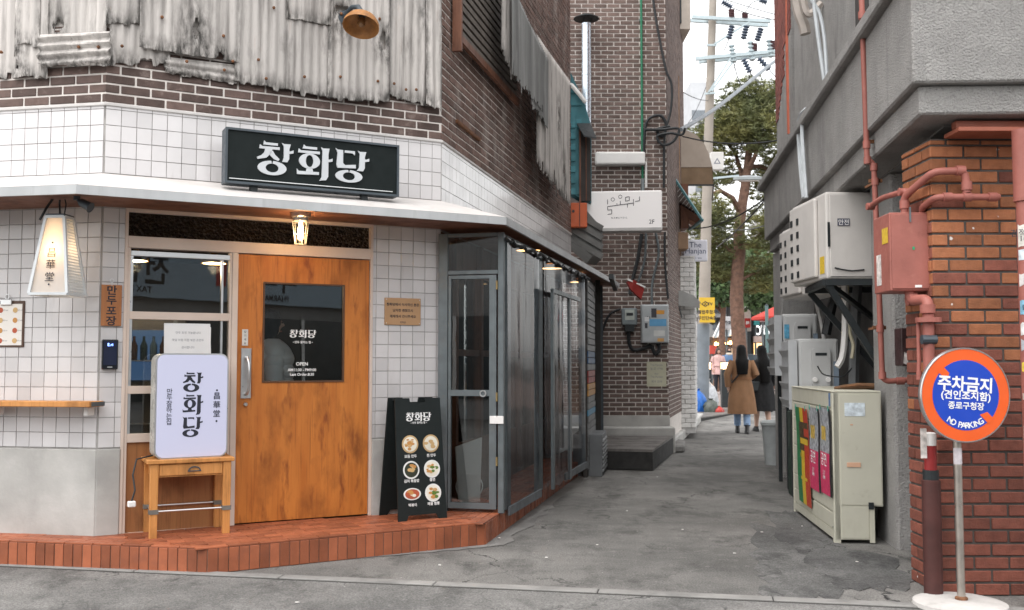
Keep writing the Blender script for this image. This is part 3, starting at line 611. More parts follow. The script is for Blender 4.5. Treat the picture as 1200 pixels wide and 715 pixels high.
# goose-neck wall lamp
lp = wthing(WB, 'barn_wall_lamp', 'rusty brown enamel barn lamp on the corrugated wall', 'lamp', 424, 25, .32)
tm = Matrix.Rotation(R(-18), 4, 'X') @ Matrix.Rotation(R(14), 4, 'Y')
part('lamp_shade', MB().lathe([(.03,.075),(.035,.06),(.05,.05),(.11,.02),(.135,-.02),(.14,-.055),(.133,-.053),(.128,-.02),(.10,.012),(.045,.04)], n=28, cap=False).xf(tm), mat('rusty_enamel_shade', (.34,.15,.045), .55, .25, 16, bump=.1, dirt=((.14,.06,.025), .35, 14)), lp, smooth=True)
part('bulb', MB().lathe([(.0,-.045),(.02,-.04),(.03,-.02),(.02,.03)], n=12).xf(tm), mat('dull_bulb', (.2,.1,.04), .3), lp, smooth=True)
part('arm', MB().tube([tm @ Vector((0,0,.05)), (-.01,.06,.13), (-.03,.14,.15), (-.05,.24,.12), (-.05,.27,.09)], [.03,.02,.018,.02,.028], 10), M_dkmetal, lp, smooth=True)
part('wall_plate', MB().lathe([(.055,.25),(.055,.265),(.02,.28)], (-.05,0,.1), 14, 'y'), M_dkmetal, lp)
def lantern_panel():
    m = bpy.data.materials.new('opal_lantern_panel'); m.use_nodes = True; t = m.node_tree; t.nodes.remove(t.nodes['Principled BSDF'])
    d, tl_, mx = N(t, 'ShaderNodeBsdfDiffuse'), N(t, 'ShaderNodeBsdfTranslucent'), N(t, 'ShaderNodeMixShader'); d.inputs[0].default_value = (.70,.66,.62,1); tl_.inputs[0].default_value = (.80,.72,.62,1); mx.inputs[0].default_value = .45
    t.links.new(d.outputs[0], mx.inputs[1]); t.links.new(tl_.outputs[0], mx.inputs[2]); t.links.new(mx.outputs[0], t.nodes['Material Output'].inputs[0]); return m
# tapered lantern hanging under the canopy
LZ = WA.sz(68, 346, .3)[1]; LT = WA.sz(72, 256, .3)[1]; ls, _ = WA.sz(70, 345, .3)
ln = thing('hanging_lantern', 'tapered white perforated metal lantern with glowing front, hung under the canopy', 'lamp', WA.pt(ls, .32, LZ), WA.rz+R(8))
h_ = LT-LZ; wb_, wt_ = .128, .062
def fr4(w_, z): return [Vector((-w_,-w_,z)), Vector((w_,-w_,z)), Vector((w_,w_,z)), Vector((-w_,w_,z))]
B4, T4 = fr4(wb_, 0), fr4(wt_, h_)
M_lan = mat('lantern_white_frame', (.55,.57,.58), .5, .08, 6)
for i in range(4):
    part('corner_post', MB().bar(B4[i], T4[i], .018), M_lan, ln); part('bottom_rail', MB().bar(B4[i], B4[(i+1) % 4], .018), M_lan, ln); part('top_rail', MB().bar(T4[i], T4[(i+1) % 4], .018), M_lan, ln)
    ctr = (B4[i]+B4[(i+1) % 4]+T4[i]+T4[(i+1) % 4])/4; out = Vector((ctr.x, ctr.y, 0)).normalized()*-.006
    pq = [B4[i]+out, B4[(i+1) % 4]+out, T4[(i+1) % 4]+out, T4[i]+out]
    if i == 0:
        part('glowing_panel', MB().add(pq, [(0,1,2,3)]), lantern_panel(), ln)
    else:
        pn = MB(); K = 26; J = 13                      # perforated sheet as a lattice of slim bars
        for k in range(K+1):
            v = k/K; pn.bar(pq[0].lerp(pq[3], v), pq[1].lerp(pq[2], v), .006, .003)
        for k in range(J+1):
            u = k/J; pn.bar(pq[0].lerp(pq[1], u), pq[3].lerp(pq[2], u), .006, .002)
        part('perforated_panel', pn, M_lan, ln)
part('top_cap', MB().box(-wt_-.004, wt_+.004, -wt_-.004, wt_+.004, h_+.004, h_+.02), M_dkmetal, ln, bevel=.003)
part('bulb', MB().lathe([(.0,h_*.55),(.03,h_*.58),(.038,h_*.66),(.02,h_*.76),(.016,h_*.95)], n=12), emit('warm_bulb', (1,.62,.28), 2.2), ln, smooth=True)
pl_ = bpy.data.lights.new('lantern_light', 'POINT'); pl_.energy = .55; pl_.color = (1,.66,.36); pl_.shadow_soft_size = .05
po = bpy.data.objects.new('lantern_light', pl_); C.objects.link(po); po.parent = ln; po.location = (0, -.045, h_*.56)
tilt = math.atan((wb_-wt_)/h_)
for i, ch in enumerate('•昌華堂•'):
    zz = h_*(.66, .53, .38, .22, .12)[i]; yy = -(wb_+(wt_-wb_)*zz/h_)-.001
    lettering('lettering', ch, .05 if ch == '•' else .068, M_ink, ln, (.0, yy, zz), bold=.004, rot=(-tilt, 0, 0))
part('hanger', MB().tube([(0,0,h_+.02),(-.015,.02,h_+.10),(.0,.0,h_+.17)], .006, 6).tube([(-.03,.0,h_+.16),(-.08,-.03,h_+.06),(-.11,-.05,h_-.02)], .009, 6).tube([(.03,0,h_+.02),(.04,.0,h_+.09),(.02,0,h_+.17)], .004, 6), M_cable, ln)
# spot lamp
sp = wthing(WA, 'canopy_spotlight', 'small grey spotlight hanging from the canopy edge by the lantern', 'lamp', 93, 238, .42)
part('stem', MB().tube([(-.02,0,.14),(-.02,0,.03),(0,0,.0)], .008, 8), M_dkmetal, sp, smooth=True)
part('junction', MB().lathe([(.022,.02),(.022,.075)], (-.02,0,0), 12), M_dkmetal, sp)
part('lamp_head', MB().lathe([(.018,-.03),(.026,-.02),(.03,.04),(.036,.06)], n=14).xf(Matrix.Translation((.03,0,-.005)) @ Matrix.Rotation(R(118), 4, 'Y')), M_dkmetal, sp, smooth=True)
# menu clipboard
cw, chh = wdim(WA, -26, 353, 27, 407)
cl = wthing(WA, 'menu_clipboard', 'wooden clipboard with a printed food menu hanging on white tiles', 'menu', 0.5, 407, .012)
part('board', MB().box(-cw/2, cw/2, 0, .010, 0, chh), mat('brown_clipboard', (.09,.05,.035), .6), cl, bevel=.003)
ms_ = part('menu_sheet', MB().box(-cw/2+.012, cw/2-.014, -.003, -.0005, .014, chh-.022), mat('cream_menu', (.74,.70,.65), .7, .03), cl)
part('clip', MB().box(-.045+cw*.12, .045+cw*.12, -.016, -.003, chh-.03, chh+.012), M_alu, cl, bevel=.004)
part('hook', MB().ring(cw*.12, chh+.03, .018, .018, .014, .014, -.004, -.001, n=16), M_alu, cl)
M_food = [mat('food_amber', (.50,.24,.07), .6), mat('food_red', (.42,.09,.04), .6), mat('food_tan', (.55,.36,.16), .6), mat('food_green', (.10,.18,.03), .6), mat('food_white', (.72,.68,.58), .6), mat('food_black', (.03,.035,.02), .6)]
for j in range(4):
    for k in range(3):
        x, z = -cw*.33+k*cw*.32, chh*(.80-.22*j); part('dish_picture', MB().lathe([(.019,-.0045),(.019,-.003)], (x, 0, z), 14, 'y'), M_food[(j+k) % 3], ms_)
        lettering('lettering', '만두 6.0', .011, M_ink, ms_, (x+.038, -.0035, z), bold=.0)
# timber wall shelf
s0, s1, z0, z1 = WA.rect(-60, 470, 108, 476.5, .16)
shf = thing('wall_shelf', 'thick pale orange timber shelf cantilevered from the tiled wall', 'shelf', WA.pt(s0, .0, z0), WA.rz)
part('shelf_board', MB().box(0, s1-s0, -.19, -.022, 0, z1-z0), M_orange, shf, bevel=.004)
for x in (.3, 1.0): part('bracket', MB().box(x, x+.03, -.10, -.022, -.06, -.001), M_white, shf)
part('end_cap', MB().box(s1-s0-.001, s1-s0+.006, -.17, -.024, .004, z1-z0-.004), M_steel, shf)
# wooden plaque and card reader
pw, ph_ = wdim(WB, 118, 334, 142, 382)
wp_ = wthing(WB, 'wooden_plaque', 'narrow hanging wooden plaque with black vertical lettering beside the window', 'sign', 130, 382, .018)
part('board', MB().box(-pw/2, pw/2, -.004, .012, 0, ph_), wood('plaque_wood', (.32,.12,.04), (.42,.17,.06)), wp_, bevel=.002)
for i, ch in enumerate('만두포장'): lettering('lettering', ch, ph_*.24, M_ink, wp_, (0, -.0048, ph_*(.87-.248*i)), bold=.025, w=1.1)
part('hook', MB().ring(.0, ph_+.03, .014, .014, .010, .010, -.004, -.001, n=14).box(-.003, .003, -.004, -.001, ph_-.005, ph_+.018), M_alu, wp_)
kw, kh = wdim(WB, 119, 398, 138, 433)
kp = wthing(WB, 'entry_keypad', 'black electronic keypad with small blue display on the tiles', 'keypad', 128.5, 433, .03)
part('body', MB().box(-kw/2, kw/2, -.005, .026, 0, kh), mat('glossy_black_plastic', (.012,.014,.018), .18), kp, bevel=.007, seg=3)
part('face', MB().box(-kw/2+.01, kw/2-.01, -.0075, -.0055, .03, kh-.012), mat('keypad_glass', (.02,.025,.05), .08), kp)
lettering('display', 'E.ri', .028, emit('blue_display', (.1,.25,1), 2.0), kp, (0, -.009, kh-.036), bold=.01)
part('bottom_badge', MB().box(-.016, .016, -.008, -.0055, .012, .020), M_alu, kp)
# wooden notice on right tiles
nw, nh = wdim(WB, 451, 349.5, 493, 381)
nb = wthing(WB, 'notice_plaque', 'tan wooden notice with printed lines on white tiles right of the door', 'sign', 472, 381, .014)
part('board', MB().box(-nw/2, nw/2, -.002, .010, 0, nh), mat('tan_board', (.42,.25,.13), .6, .08, 5), nb, bevel=.002)
for i, t_ in enumerate(('창화당에서 식사하신 분은', '남자한 괜찮으시', '레제께서 건너주세요')): lettering('lettering', t_, .026, M_ink, nb, (0, -.003, nh*(.76-.22*i)), bold=.02)
lettering('lettering', '창화당', .018, M_ink, nb, (0, -.003, nh*.10), bold=.01)
for x in (-1, 1):
    for z in (.06, .94): part('screw', MB().lathe([(.005,-.004),(.003,-.006)], (x*(nw/2-.012), 0, nh*z), 8, 'y'), M_alu, nb)
# jar lamp by the door
jl = wthing(WB, 'jar_ceiling_lamp', 'small lit glass jar lamp under the canopy in front of the door', 'lamp', 352, 287, .34)
jz = WB.sz(352, 254, .34)[1]-WB.sz(352, 287, .34)[1]
part('glass_jar', MB().lathe([(.038,.0),(.046,.006),(.058,jz*.8),(.05,jz*.84)], n=18, cap=False), glass('jar_glass', (.95,.88,.75), .95, .05), jl, smooth=True)
part('jar_base', MB().lathe([(.0,.0),(.038,.0),(.038,.004)], n=18), M_alu, jl)
part('lamp_cap', MB().lathe([(.052,jz*.84),(.055,jz*.95),(.07,jz),(.07,jz+.05)], n=18), M_alu, jl, smooth=True)
for k in range(6):
    a = k*math.pi/3; part('cage_wire', MB().tube([(.041*math.cos(a), .041*math.sin(a), .0), (.061*math.cos(a), .061*math.sin(a), jz*.82)], .0025, 6), M_alu, jl)
part('bulb', MB().lathe([(.0,jz*.16),(.018,jz*.2),(.022,jz*.5),(.013,jz*.8)], n=12), emit('warm_bulb_door', (1,.66,.32), 12), jl, smooth=True)
pl_ = bpy.data.lights.new('jar_light', 'POINT'); pl_.energy = 5; pl_.color = (1,.66,.36); pl_.shadow_soft_size = .03
po = bpy.data.objects.new('jar_light', pl_); C.objects.link(po); po.parent = jl; po.location = (0, 0, jz*.45)
# paper on the window
qw, qh = wdim(WB, 193, 377, 247, 416)
npz = wthing(WB, 'window_notice', 'white printed paper taped inside the shop window above the lit sign', 'notice', 220, 418, -.024)
part('sheet', MB().add([(-qw/2-.004,0,0),(qw/2+.004,0,0),(qw/2-.006,.0,qh),(-qw/2-.008,.0,qh)], [(0,1,2,3)]).box(-qw/2, qw/2, .001, .002, 0, qh*.9), M_paper, npz)
for i, t_ in enumerate(('만두 포장 가능합니다', '매일 아침 직접 빚은 손만두', '감사합니다')): lettering('lettering', t_, .020, mat('grey_print', (.22,.22,.25), .8), npz, (0, -.0008, qh*(.72-.22*i)), bold=.0)
# lit box sign on a small table
fx = gp(213, 620, PZ); Wt = Wall((fx.x, fx.y), (fx.x+WB.d.x*.0+.995, fx.y+.10))
tb = thing('wooden_side_table', 'orange pine side table with drawer under the lit sign', 'table', (0,0,0))
A = gp(176, 632, PZ); B = gp(268, 625, PZ); A2 = gp(163, 624, PZ); ax = (B-A).normalized(); tw = (B-A).length; ang = math.atan2(ax.y, ax.x)
tb.location = (A.x, A.y, PZ); tb.rotation_euler = (0, 0, ang)
th_ = HH+(dp(220, 539, A.y+.02).z-HH)-PZ; td = .34
tb_top = part('table_top', MB().box(-.03, tw+.03, -.02, td+.02, th_-.028, th_), M_orange, tb, bevel=.004)
apr = part('apron', MB().box(.015, tw-.015, .006, td-.006, th_-.12, th_-.0285), M_orange, tb)
part('drawer_front', MB().box(.05, tw-.05, -.004, .006, th_-.11, th_-.036), M_orange, apr, bevel=.003)
part('drawer_pull', MB().ring(tw/2+.02, th_-.082, .042, .03, .034, .022, -.010, -.004, 0, 180, 14).box(tw/2-.025, tw/2+.065, -.010, -.004, th_-.087, th_-.081), M_dkmetal, apr)
for x in (.018, tw-.018):
    for y in (.018, td-.018):
        lg = part('leg', MB().loft([[(x-.027,y-.027,th_-.0285),(x+.027,y-.027,th_-.0285),(x+.027,y+.027,th_-.0285),(x-.027,y+.027,th_-.0285)], [(x-.024,y-.024,0),(x+.024,y-.024,0),(x+.024,y+.024,0),(x-.024,y+.024,0)]]), M_orange, tb, bevel=.003)
        part('socket', MB().box(x-.030, x+.030, y-.030, y+.030, th_*.31, th_*.31+.03), mat('dull_bracket', (.20,.19,.17), .5, metal=.5), lg)
for y in (.018, td-.018): part('stretcher', MB().tube([(.02,y,th_*.31+.015),(tw-.02,y,th_*.31+.015)], .007, 8), M_alu, tb)
part('stretcher', MB().tube([(.018,.02,th_*.31+.015),(.018,td-.02,th_*.31+.015)], .007, 8), M_alu, tb)
# the sign itself
P0 = dp(176, 536, A.y+.10); P1 = dp(265, 536, A.y+.10+tw*.10); zs0 = PZ+th_+.002
ls_ = thing('lit_box_sign', 'rounded white backlit box sign with vertical shop name, standing on the table', 'sign', (A.x+ax.x*tw/2-ax.y*.10, A.y+ax.y*tw/2+ax.x*.10, zs0), ang+R(5))
lw, lh = .62, .0
lh = dp(220, 414, A.y+.08).z-dp(220, 537, A.y+.08).z; lw = (dp(265, 470, A.y+.1)-dp(183, 470, A.y+.1)).x*1.02
def rrect(wd, h, r, n=6, z0=0):
    q = []
    for cx_, cz_, a0 in ((wd/2-r, z0+r, -90), (wd/2-r, z0+h-r, 0), (-wd/2+r, z0+h-r, 90), (-wd/2+r, z0+r, 180)):
        for k in range(n+1): a = R(a0+90*k/n); q.append((cx_+r*math.cos(a), cz_+r*math.sin(a)))
    return q
part('case', MB().prism(rrect(lw, lh, .055), -.05, .10), mat('translucent_case_side', (.42,.41,.38), .3, .1, 6), ls_)
part('rim', MB().prism(rrect(lw+.006, lh+.006, .058, z0=-.003), -.058, -.049), M_alu, ls_)
part('glowing_face', MB().prism(rrect(lw-.014, lh-.014, .05, z0=.007), -.064, -.057), emit('sign_face_glow', (.62,.66,1.0), .07, (.45,.455,.56)), ls_)
logo('lettering', lh*.195, M_ink, ls_, (.0, -.0645, lh*.515), vertical=True, w=.98, gap=.10, depth=.001)
for i, ch in enumerate('만두잘하는집'): lettering('lettering', ch, lh*.062, M_ink, ls_, (-lw*.32, -.0655, lh*(.64-.058*i)), bold=.01)
for i, ch in enumerate('•昌華堂•'): lettering('lettering', ch, lh*.074, M_ink, ls_, (lw*.34, -.0655, lh*(.645, .59, .505, .42, .345)[i]), bold=.012)
part('power_cable', MB().tube([(-lw/2+.02,.06,.02),(-lw/2-.10,.02,.0),(-lw/2-.13,-.02,-.1),(-lw/2-.12,-.05,-.2),(-lw/2-.14,-.05,-.27)], .006, 6), M_cable, ls_)
part('plug', MB().box(-lw/2-.165, -lw/2-.115, -.07, -.03, -.31, -.27), M_white, ls_, bevel=.006)
# A-frame menu board
a0 = gp(467, 612, PZ); a1 = gp(524, 607, PZ); a2 = gp(453, 606, PZ)
af = thing('a_frame_menu_board', 'black folding menu board with six dish photographs on the step', 'menu board', (a0.x, a0.y, PZ), math.atan2((a1-a0).y, (a1-a0).x)); aw = (a1-a0).length
at = (dp(490, 467, a0.y+.1)).z-PZ
M_bb = mat('matt_black_board', (.010,.014,.014), .6, .12, 4, spec=.25)
lean_ = .11; dep = .36
def aboard(y0, y1):
    pz = [(0,0),(aw*.16,0),(aw*.22,.04),(aw*.78,.04),(aw*.84,0),(aw,0),(aw*.97,at),(aw*.67,at),(aw*.66,at-.035),(aw*.34,at-.035),(aw*.33,at),(aw*.03,at)]
    mb = MB(); mb.prism(pz, 0, .012); mb.v = [(x, y+y0+(y1-y0)*z/at, z) for x, y, z in mb.v]; return mb
fb = part('front_board', aboard(0, lean_), M_bb, af); part('back_board', aboard(dep, dep-lean_-.012), M_bb, af)
part('hinge', MB().box(aw*.12, aw*.2, lean_+.0, dep-lean_, at-.02, at-.005).box(aw*.8, aw*.88, lean_+.0, dep-lean_, at-.02, at-.005), M_black, af)
tl_ = math.atan(lean_/at)
def ab(x, z, dy=-.001): return (x*aw, lean_*(z*at)/at+dy, z*at)
logo('lettering', .068, M_wht, fb, ab(.5, .845), w=1.0, gap=.06, depth=.001, rot=(-tl_, 0, 0))
lettering('lettering', '~ 만두 잘하는 집 ~', .018, M_wht, fb, ab(.5, .795), bold=.02, rot=(-tl_, 0, 0))
dish = [('모듬 만두', 2, 0), ('찐 만두', 4, 2), ('김치 볶음밥', 5, 1), ('쫄면', 4, 3), ('떡볶이', 1, 4), ('해물 짬뽕', 0, 3)]
for i, (nm, c1, c2) in enumerate(dish):
    x, z = (.30, .73)[i % 2], (.62, .41, .215)[i//2]; rx, rz_ = (.068, .068) if i != 4 else (.072, .045)
    pt = part('dish_plate', MB().ring(0, 0, rx, rz_, .002, .002, -.001, 0, n=24), mat('plate_rim_wood', (.50,.34,.17), .5) if i < 2 else mat('plate_white', (.70,.70,.68), .4), fb, loc=ab(x, z, -.0015), rot=(-tl_, 0, 0))
    part('food_picture', MB().ring(0, 0, rx*.82, rz_*.82, .001, .001, -.0012, -.0002, n=20), M_food[4] if i in (0, 1, 3, 5) else M_food[c1], pt, loc=(0, -.001, 0))
    for k in range(13):
        a = random.random()*6.28; q = random.uniform(.1, .62); fx_, fz_ = rx*q*math.cos(a), rz_*q*math.sin(a); r_ = random.uniform(.012, .022)
        part('food_bit', MB().ring(fx_, fz_, r_, r_*random.uniform(.4, .8), .001, .001, -.0006, 0, n=8), M_food[random.choice([c1, c1, c2, 0, 2])], pt, loc=(0, -.0024-k*.0002, 0))
    lettering('lettering', nm, .026, M_wht, fb, ab(x, z-(.098 if i < 2 else .088), -.0015), bold=.02, rot=(-tl_, 0, 0))
# ================================================================ plastic-film enclosure beside the door
VINYL = glass('clear_plastic_film', (.80,.83,.86), .92, .07, bump=.09, bs=2.0, stretch=(1.6,1.6,.3), milk=.035, milkcol=(.42,.46,.52), ior=1.4, fk=.5)
EC = Vector((-.10, 7.95, 0)); EA = Vector((-.565, 8.055, 0)); EE = Vector((.86, 11.75, 0))
EF = Wall(EA, EC); ES = Wall(EC, EE); ZT = 2.40
en = thing('film_enclosure', 'galvanised steel enclosure with clear plastic film sheets beside the shop door', 'enclosure', (0,0,0))
fz = lambda y: EF.sz(550, y)[1]
fs = lambda x: EF.sz(x, 450)[0]
def epost(W, s0, s1, z0, z1, y0=-.02, y1=.02, nm='post'): return part(nm, MB().box(s0, s1, y0, y1, z0, z1), M_steel, en, loc=tuple(W.a), rz=W.rz, bevel=.003)
epost(EF, fs(514), fs(525), PZ, ZT); epost(EF, fs(584), fs(591), PZ, ZT)
epost(EF, fs(525), fs(584), fz(322), fz(317), nm='header'); epost(EF, fs(525), fs(584), ZT-.03, ZT, nm='header')
part('fanlight_pane', MB().box(fs(525), fs(584), -.003, .003, fz(317), ZT-.03), GLZ, en, loc=tuple(EF.a), rz=EF.rz)
ed = part('door', MB().box(fs(526), fs(529), -.022, .018, PZ+.03, fz(323)).box(fs(574), fs(582), -.022, .018, PZ+.03, fz(323)).box(fs(529), fs(574), -.021, .017, fz(327), fz(323)).box(fs(529), fs(574), -.021, .017, fz(464), fz(457)).box(fs(529), fs(574), -.021, .017, PZ+.03, fz(589)), M_steel, en, loc=tuple(EF.a), rz=EF.rz)
part('pane', MB().box(fs(529), fs(574), -.003, .001, fz(457), fz(327)), GLZ, ed); part('pane', MB().box(fs(529), fs(574), -.003, .001, fz(589), fz(464)), GLZ, ed)
part('latch_ring', MB().ring(fs(567), fz(461), .028, .028, .018, .018, -.034, -.022, n=16), M_alu, ed)
part('latch_plate', MB().box(fs(575), fs(591), -.034, -.021, fz(496), fz(487)), M_white, en, loc=tuple(EF.a), rz=EF.rz, bevel=.002)
for y in (340, 470, 545): part('hinge', MB().tube([(fs(583), -.026, fz(y)), (fs(583), -.026, fz(y)+.07)], .008, 8), mat('brass_hinge', (.35,.26,.12), .4, metal=.7), en, loc=tuple(EF.a), rz=EF.rz)
q = lambda x, y=450: ES.sz(x, y)[0]
for x0, x1 in ((591.5, 596), (628, 634), (680, 684)): epost(ES, q(x0), q(x1), PZ, ZT)
part('top_rail', MB().box(0, ES.L, -.015, .015, ZT-.04, ZT-.001), M_steel, en, loc=tuple(ES.a), rz=ES.rz)
def film(s0, s1, z0, z1, out, name='film_sheet', amp=.0028, fl=.015):
    nx, nz = 34, 22; vs = []
    for j in range(nz+1):
        for i in range(nx+1):
            u, v = i/nx, j/nz; x = s0+(s1-s0)*u; z = z0+(z1-z0)*v
            y = -out-amp*(math.sin(u*9+1.2*math.sin(v*4))+.6*math.sin(u*23+v*3)+.4*math.sin(v*11+u*5))*(.4+.6*(1-v))-fl*(1-v)**2*math.sin(u*3.14)
            vs.append((x, y, z+(.02*math.sin(u*17) if j == 0 else 0)))
    o = part(name, MB().add(vs, [(j*(nx+1)+i, j*(nx+1)+i+1, (j+1)*(nx+1)+i+1, (j+1)*(nx+1)+i) for j in range(nz) for i in range(nx)]), VINYL, en, smooth=True, loc=tuple(ES.a), rz=ES.rz); return o
f1 = film(q(591), q(629), .145, ZT-.02, .025); f2 = film(q(634), q(683), .165, ZT-.02, .03); f3 = film(q(636), q(657), .18, 2.02, .10, 'film_door', .006, .02)
part('film_weight', MB().box(q(591), q(629), -.05, -.03, .13, .20), mat('grey_hem_tape', (.11,.12,.13), .55, .2), f1); part('film_weight', MB().box(q(657), q(683), -.055, -.035, .15, .22), MATS['grey_hem_tape'], f2)
part('film_door_frame', MB().box(q(634.5), q(636.5), -.115, -.09, .17, 2.05).box(q(655), q(657), -.115, -.09, .17, 2.05).box(q(634.5), q(668), -.12, -.09, 2.02, 2.06), M_steel, en, loc=tuple(ES.a), rz=ES.rz)
part('curtain_cord', MB().tube([(x*ES.L/30, -.05-.015*math.sin(x*1.9), ZT-.035-.018*(1+math.sin(x*2.3))) for x in range(31)], .014, 6), M_cable, en, loc=tuple(ES.a), rz=ES.rz)
# things inside it
pnl = thing('white_panel_heater', 'white flat panel heater standing on the floor inside the film enclosure', 'heater', (-.40, 8.62, PZ), R(12))
part('panel', MB().add([(-.06,0,0),(.13,0,.02),(.155,.05,.54),(-.08,.05,.46),(-.06,.03,0),(.13,.03,.02),(.155,.08,.54),(-.08,.08,.46)], [(0,1,2,3),(7,6,5,4),(0,4,5,1),(1,5,6,2),(2,6,7,3),(3,7,4,0)]), M_white, pnl, bevel=.004)
part('wire_loop', MB().ring(.03, .13, .12, .11, .11, .10, -.03, -.022, n=26), M_white, pnl); part('foot', MB().box(-.05, .12, -.06, .10, 0, .02), M_white, pnl)
for i, (px, py, y) in enumerate(((619, 294, 9.6), (646, 315, 10.9), (679, 331, 12.0))):
    p = dp(px, py, y); lt = thing('ceiling_disc_lamp', 'round lit ceiling lamp under the canopy inside the film enclosure', 'lamp', (p.x, p.y, p.z), 0, 'disc lamps inside the enclosure')
    part('lamp_shade', MB().lathe([(.05,.05),(.12,.01),(.125,.0)], n=18, cap=False), M_alu, lt, smooth=True); part('diffuser', MB().lathe([(.0,.004),(.115,.004)], n=18, cap=False), emit('warm_disc', (1,.55,.22), 1.6), lt)
    part('rod', MB().tube([(0,0,.05),(0,0,2.44-p.z)], .008, 6), M_black, lt)
# louvred box and striped shutter after the enclosure
ss = thing('striped_roller_shutter', 'grey slatted shutter with red, orange and blue stripes past the film enclosure', 'shutter', (0,0,0))
WS = Wall((.90, 11.85), (1.08, 13.0)); rr = []
sb = part('shutter_back', MB().box(0, WS.L, .01, .06, 0, 2.4), M_dark, ss, loc=tuple(WS.a), rz=WS.rz)
sy = lambda y: WS.sz(687, y)[1]
stripe = [(sy(444), sy(437), (.28,.05,.04)), (sy(466), sy(458), (.50,.25,.06)), (sy(490), sy(484), (.05,.22,.36)), (sy(425), sy(419), (.04,.10,.2))]
z = .1
while z < 2.36:
    col = next((c for a, b, c in stripe if a-.04 < z+.03 < b+.04), None)
    pieces('shutter_slat', [(0, WS.L, z, z+.07)], mat('slat_%.2f' % col[0], col, .5) if col else mat('grey_slat', (.16,.165,.165), .55, .2, 6), sb, y=-.005, d=.014, bevel=.003); z += .078
vb = thing('louvred_vent_box', 'low grey louvred vent box on the ground past the film enclosure', 'vent', (.98, 12.0, 0), WS.rz)
part('box', MB().box(0, .8, -.10, .25, .0, .50), mat('vent_grey', (.13,.135,.14), .6), vb, bevel=.006)
pieces('louvre', [(.03, .77, .06+i*.05, .085+i*.05) for i in range(8)], mat('vent_blade', (.24,.245,.25), .5), vb, y=-.115, d=.02, bevel=.002)
pieces('louvre', [(-.0, .0+.001, .06, .07)], MATS['vent_blade'], vb) if 0 else None

# ================================================================ brick building across the end of the shop
MY = 15.5
WM = Wall((.30, MY), (2.43, MY)); WMS = Wall((2.43, MY), (3.35, 19.2))
mb_ = thing('brick_building', 'tall dark brown brick building with pale mortar beside the alley', 'building', (0,0,0))
zpl = WM.sz(740, 487)[1]
mw = part('wall', MB().box(0, WM.L, .004, .4, 0, 9.5), M_mortar, mb_, loc=tuple(WM.a), rz=0)
M_brick2 = mat('taupe_brick', (.14,.098,.084), .85, .2, 10, rnd=.25, dirt=((.30,.24,.21), .2, 5))
bl_ = courses(0, WM.L, zpl+.005, 9.4, .203, .0685, .0165)
bl_.sort(key=lambda r: abs(r[2]-1.6)); pieces('brick', bl_, M_brick2, mw, y=-.004, d=.03, bevel=.002, limit=300, jit=.002)
ms2 = part('wall', MB().box(0.003, WMS.L, .004, .4, 0, 9.4), M_mortar, mb_, loc=tuple(WMS.a), rz=WMS.rz)
pieces('brick', courses(.01, WMS.L, .5, 9.3, .203, .0685, .013), M_brick2, ms2, y=-.004, d=.03, split=False)
part('plinth', MB().box(.1, WM.L+.01, -.05, .003, .05, zpl), M_conc, mw, bevel=.008)
part('doorstep', MB().box(.2, WM.L+.03, -.42, -.051, 0, zpl-.16), M_conc, mw, bevel=.012)
# deck of boards
dk = thing('timber_deck', 'low weathered dark timber deck at the foot of the brick building', 'deck', (0,0,0))
dpl = [(1.02,12.80), (1.77,12.62), (2.42,15.05), (1.3,15.07)]
part('deck_base', MB().slab(dpl, 0.012, .235), mat('blackened_fascia', (.022,.021,.02), .8, .3, 6), dk)
for i in range(16):
    t0, t1 = i/16, (i+.88)/16; L = lambda a, b, t: (a[0]+(b[0]-a[0])*t, a[1]+(b[1]-a[1])*t)
    a, b, c, d = L(dpl[0], dpl[3], t0), L(dpl[1], dpl[2], t0), L(dpl[1], dpl[2], t1), L(dpl[0], dpl[3], t1)
    part('deck_board', MB().slab([a, b, c, d], .237, .268+random.uniform(-.002, .002)), M_deckw, dk)
# drain grate in front
gp0 = gp(718, 548); gr = thing('drain_grate', 'small iron drain grate in the ground before the timber deck', 'drain', (gp0.x-.25, gp0.y-.2, .004), R(-12))
part('grate_frame', MB().box(-.02, .75, -.02, .16, .001, .008), M_black, gr)
for i in range(9): part('grate_bar', MB().box(.01+i*.08, .05+i*.08, 0, .14, .006, .016), M_steel, gr)
def mthing(name, label, cat, px, py, out=0.0, group=None): return wthing(WM, name, label, cat, px, py, out, group)
# flue
fl_ = mthing('flue_pipe', 'silver flue pipe with dark conical cap against the brick building', 'pipe', 688, 235, .25); fh = WM.sz(688, 28, .25)[1]-WM.sz(688, 235, .25)[1]
M_flue = mat('bright_flue', (.55,.60,.66), .28, .15, 5, metal=.85)
n = 7
for i in range(n): part('pipe_section', MB().lathe([(.073,fh*i/n),(.073,fh*(i+1)/n-.03),(.078,fh*(i+1)/n-.028),(.078,fh*(i+1)/n)], n=16, cap=False), M_flue, fl_, smooth=True)
part('rain_cap', MB().lathe([(.0,fh+.16),(.06,fh+.15),(.20,fh+.085),(.20,fh+.075),(.05,fh+.08)], n=20), M_black, fl_, smooth=True)
for a in range(3): part('cap_strut', MB().bar((.06*math.cos(a*2.1), .06*math.sin(a*2.1), fh-.03), (.08*math.cos(a*2.1), .08*math.sin(a*2.1), fh+.09), .012), M_black, fl_)
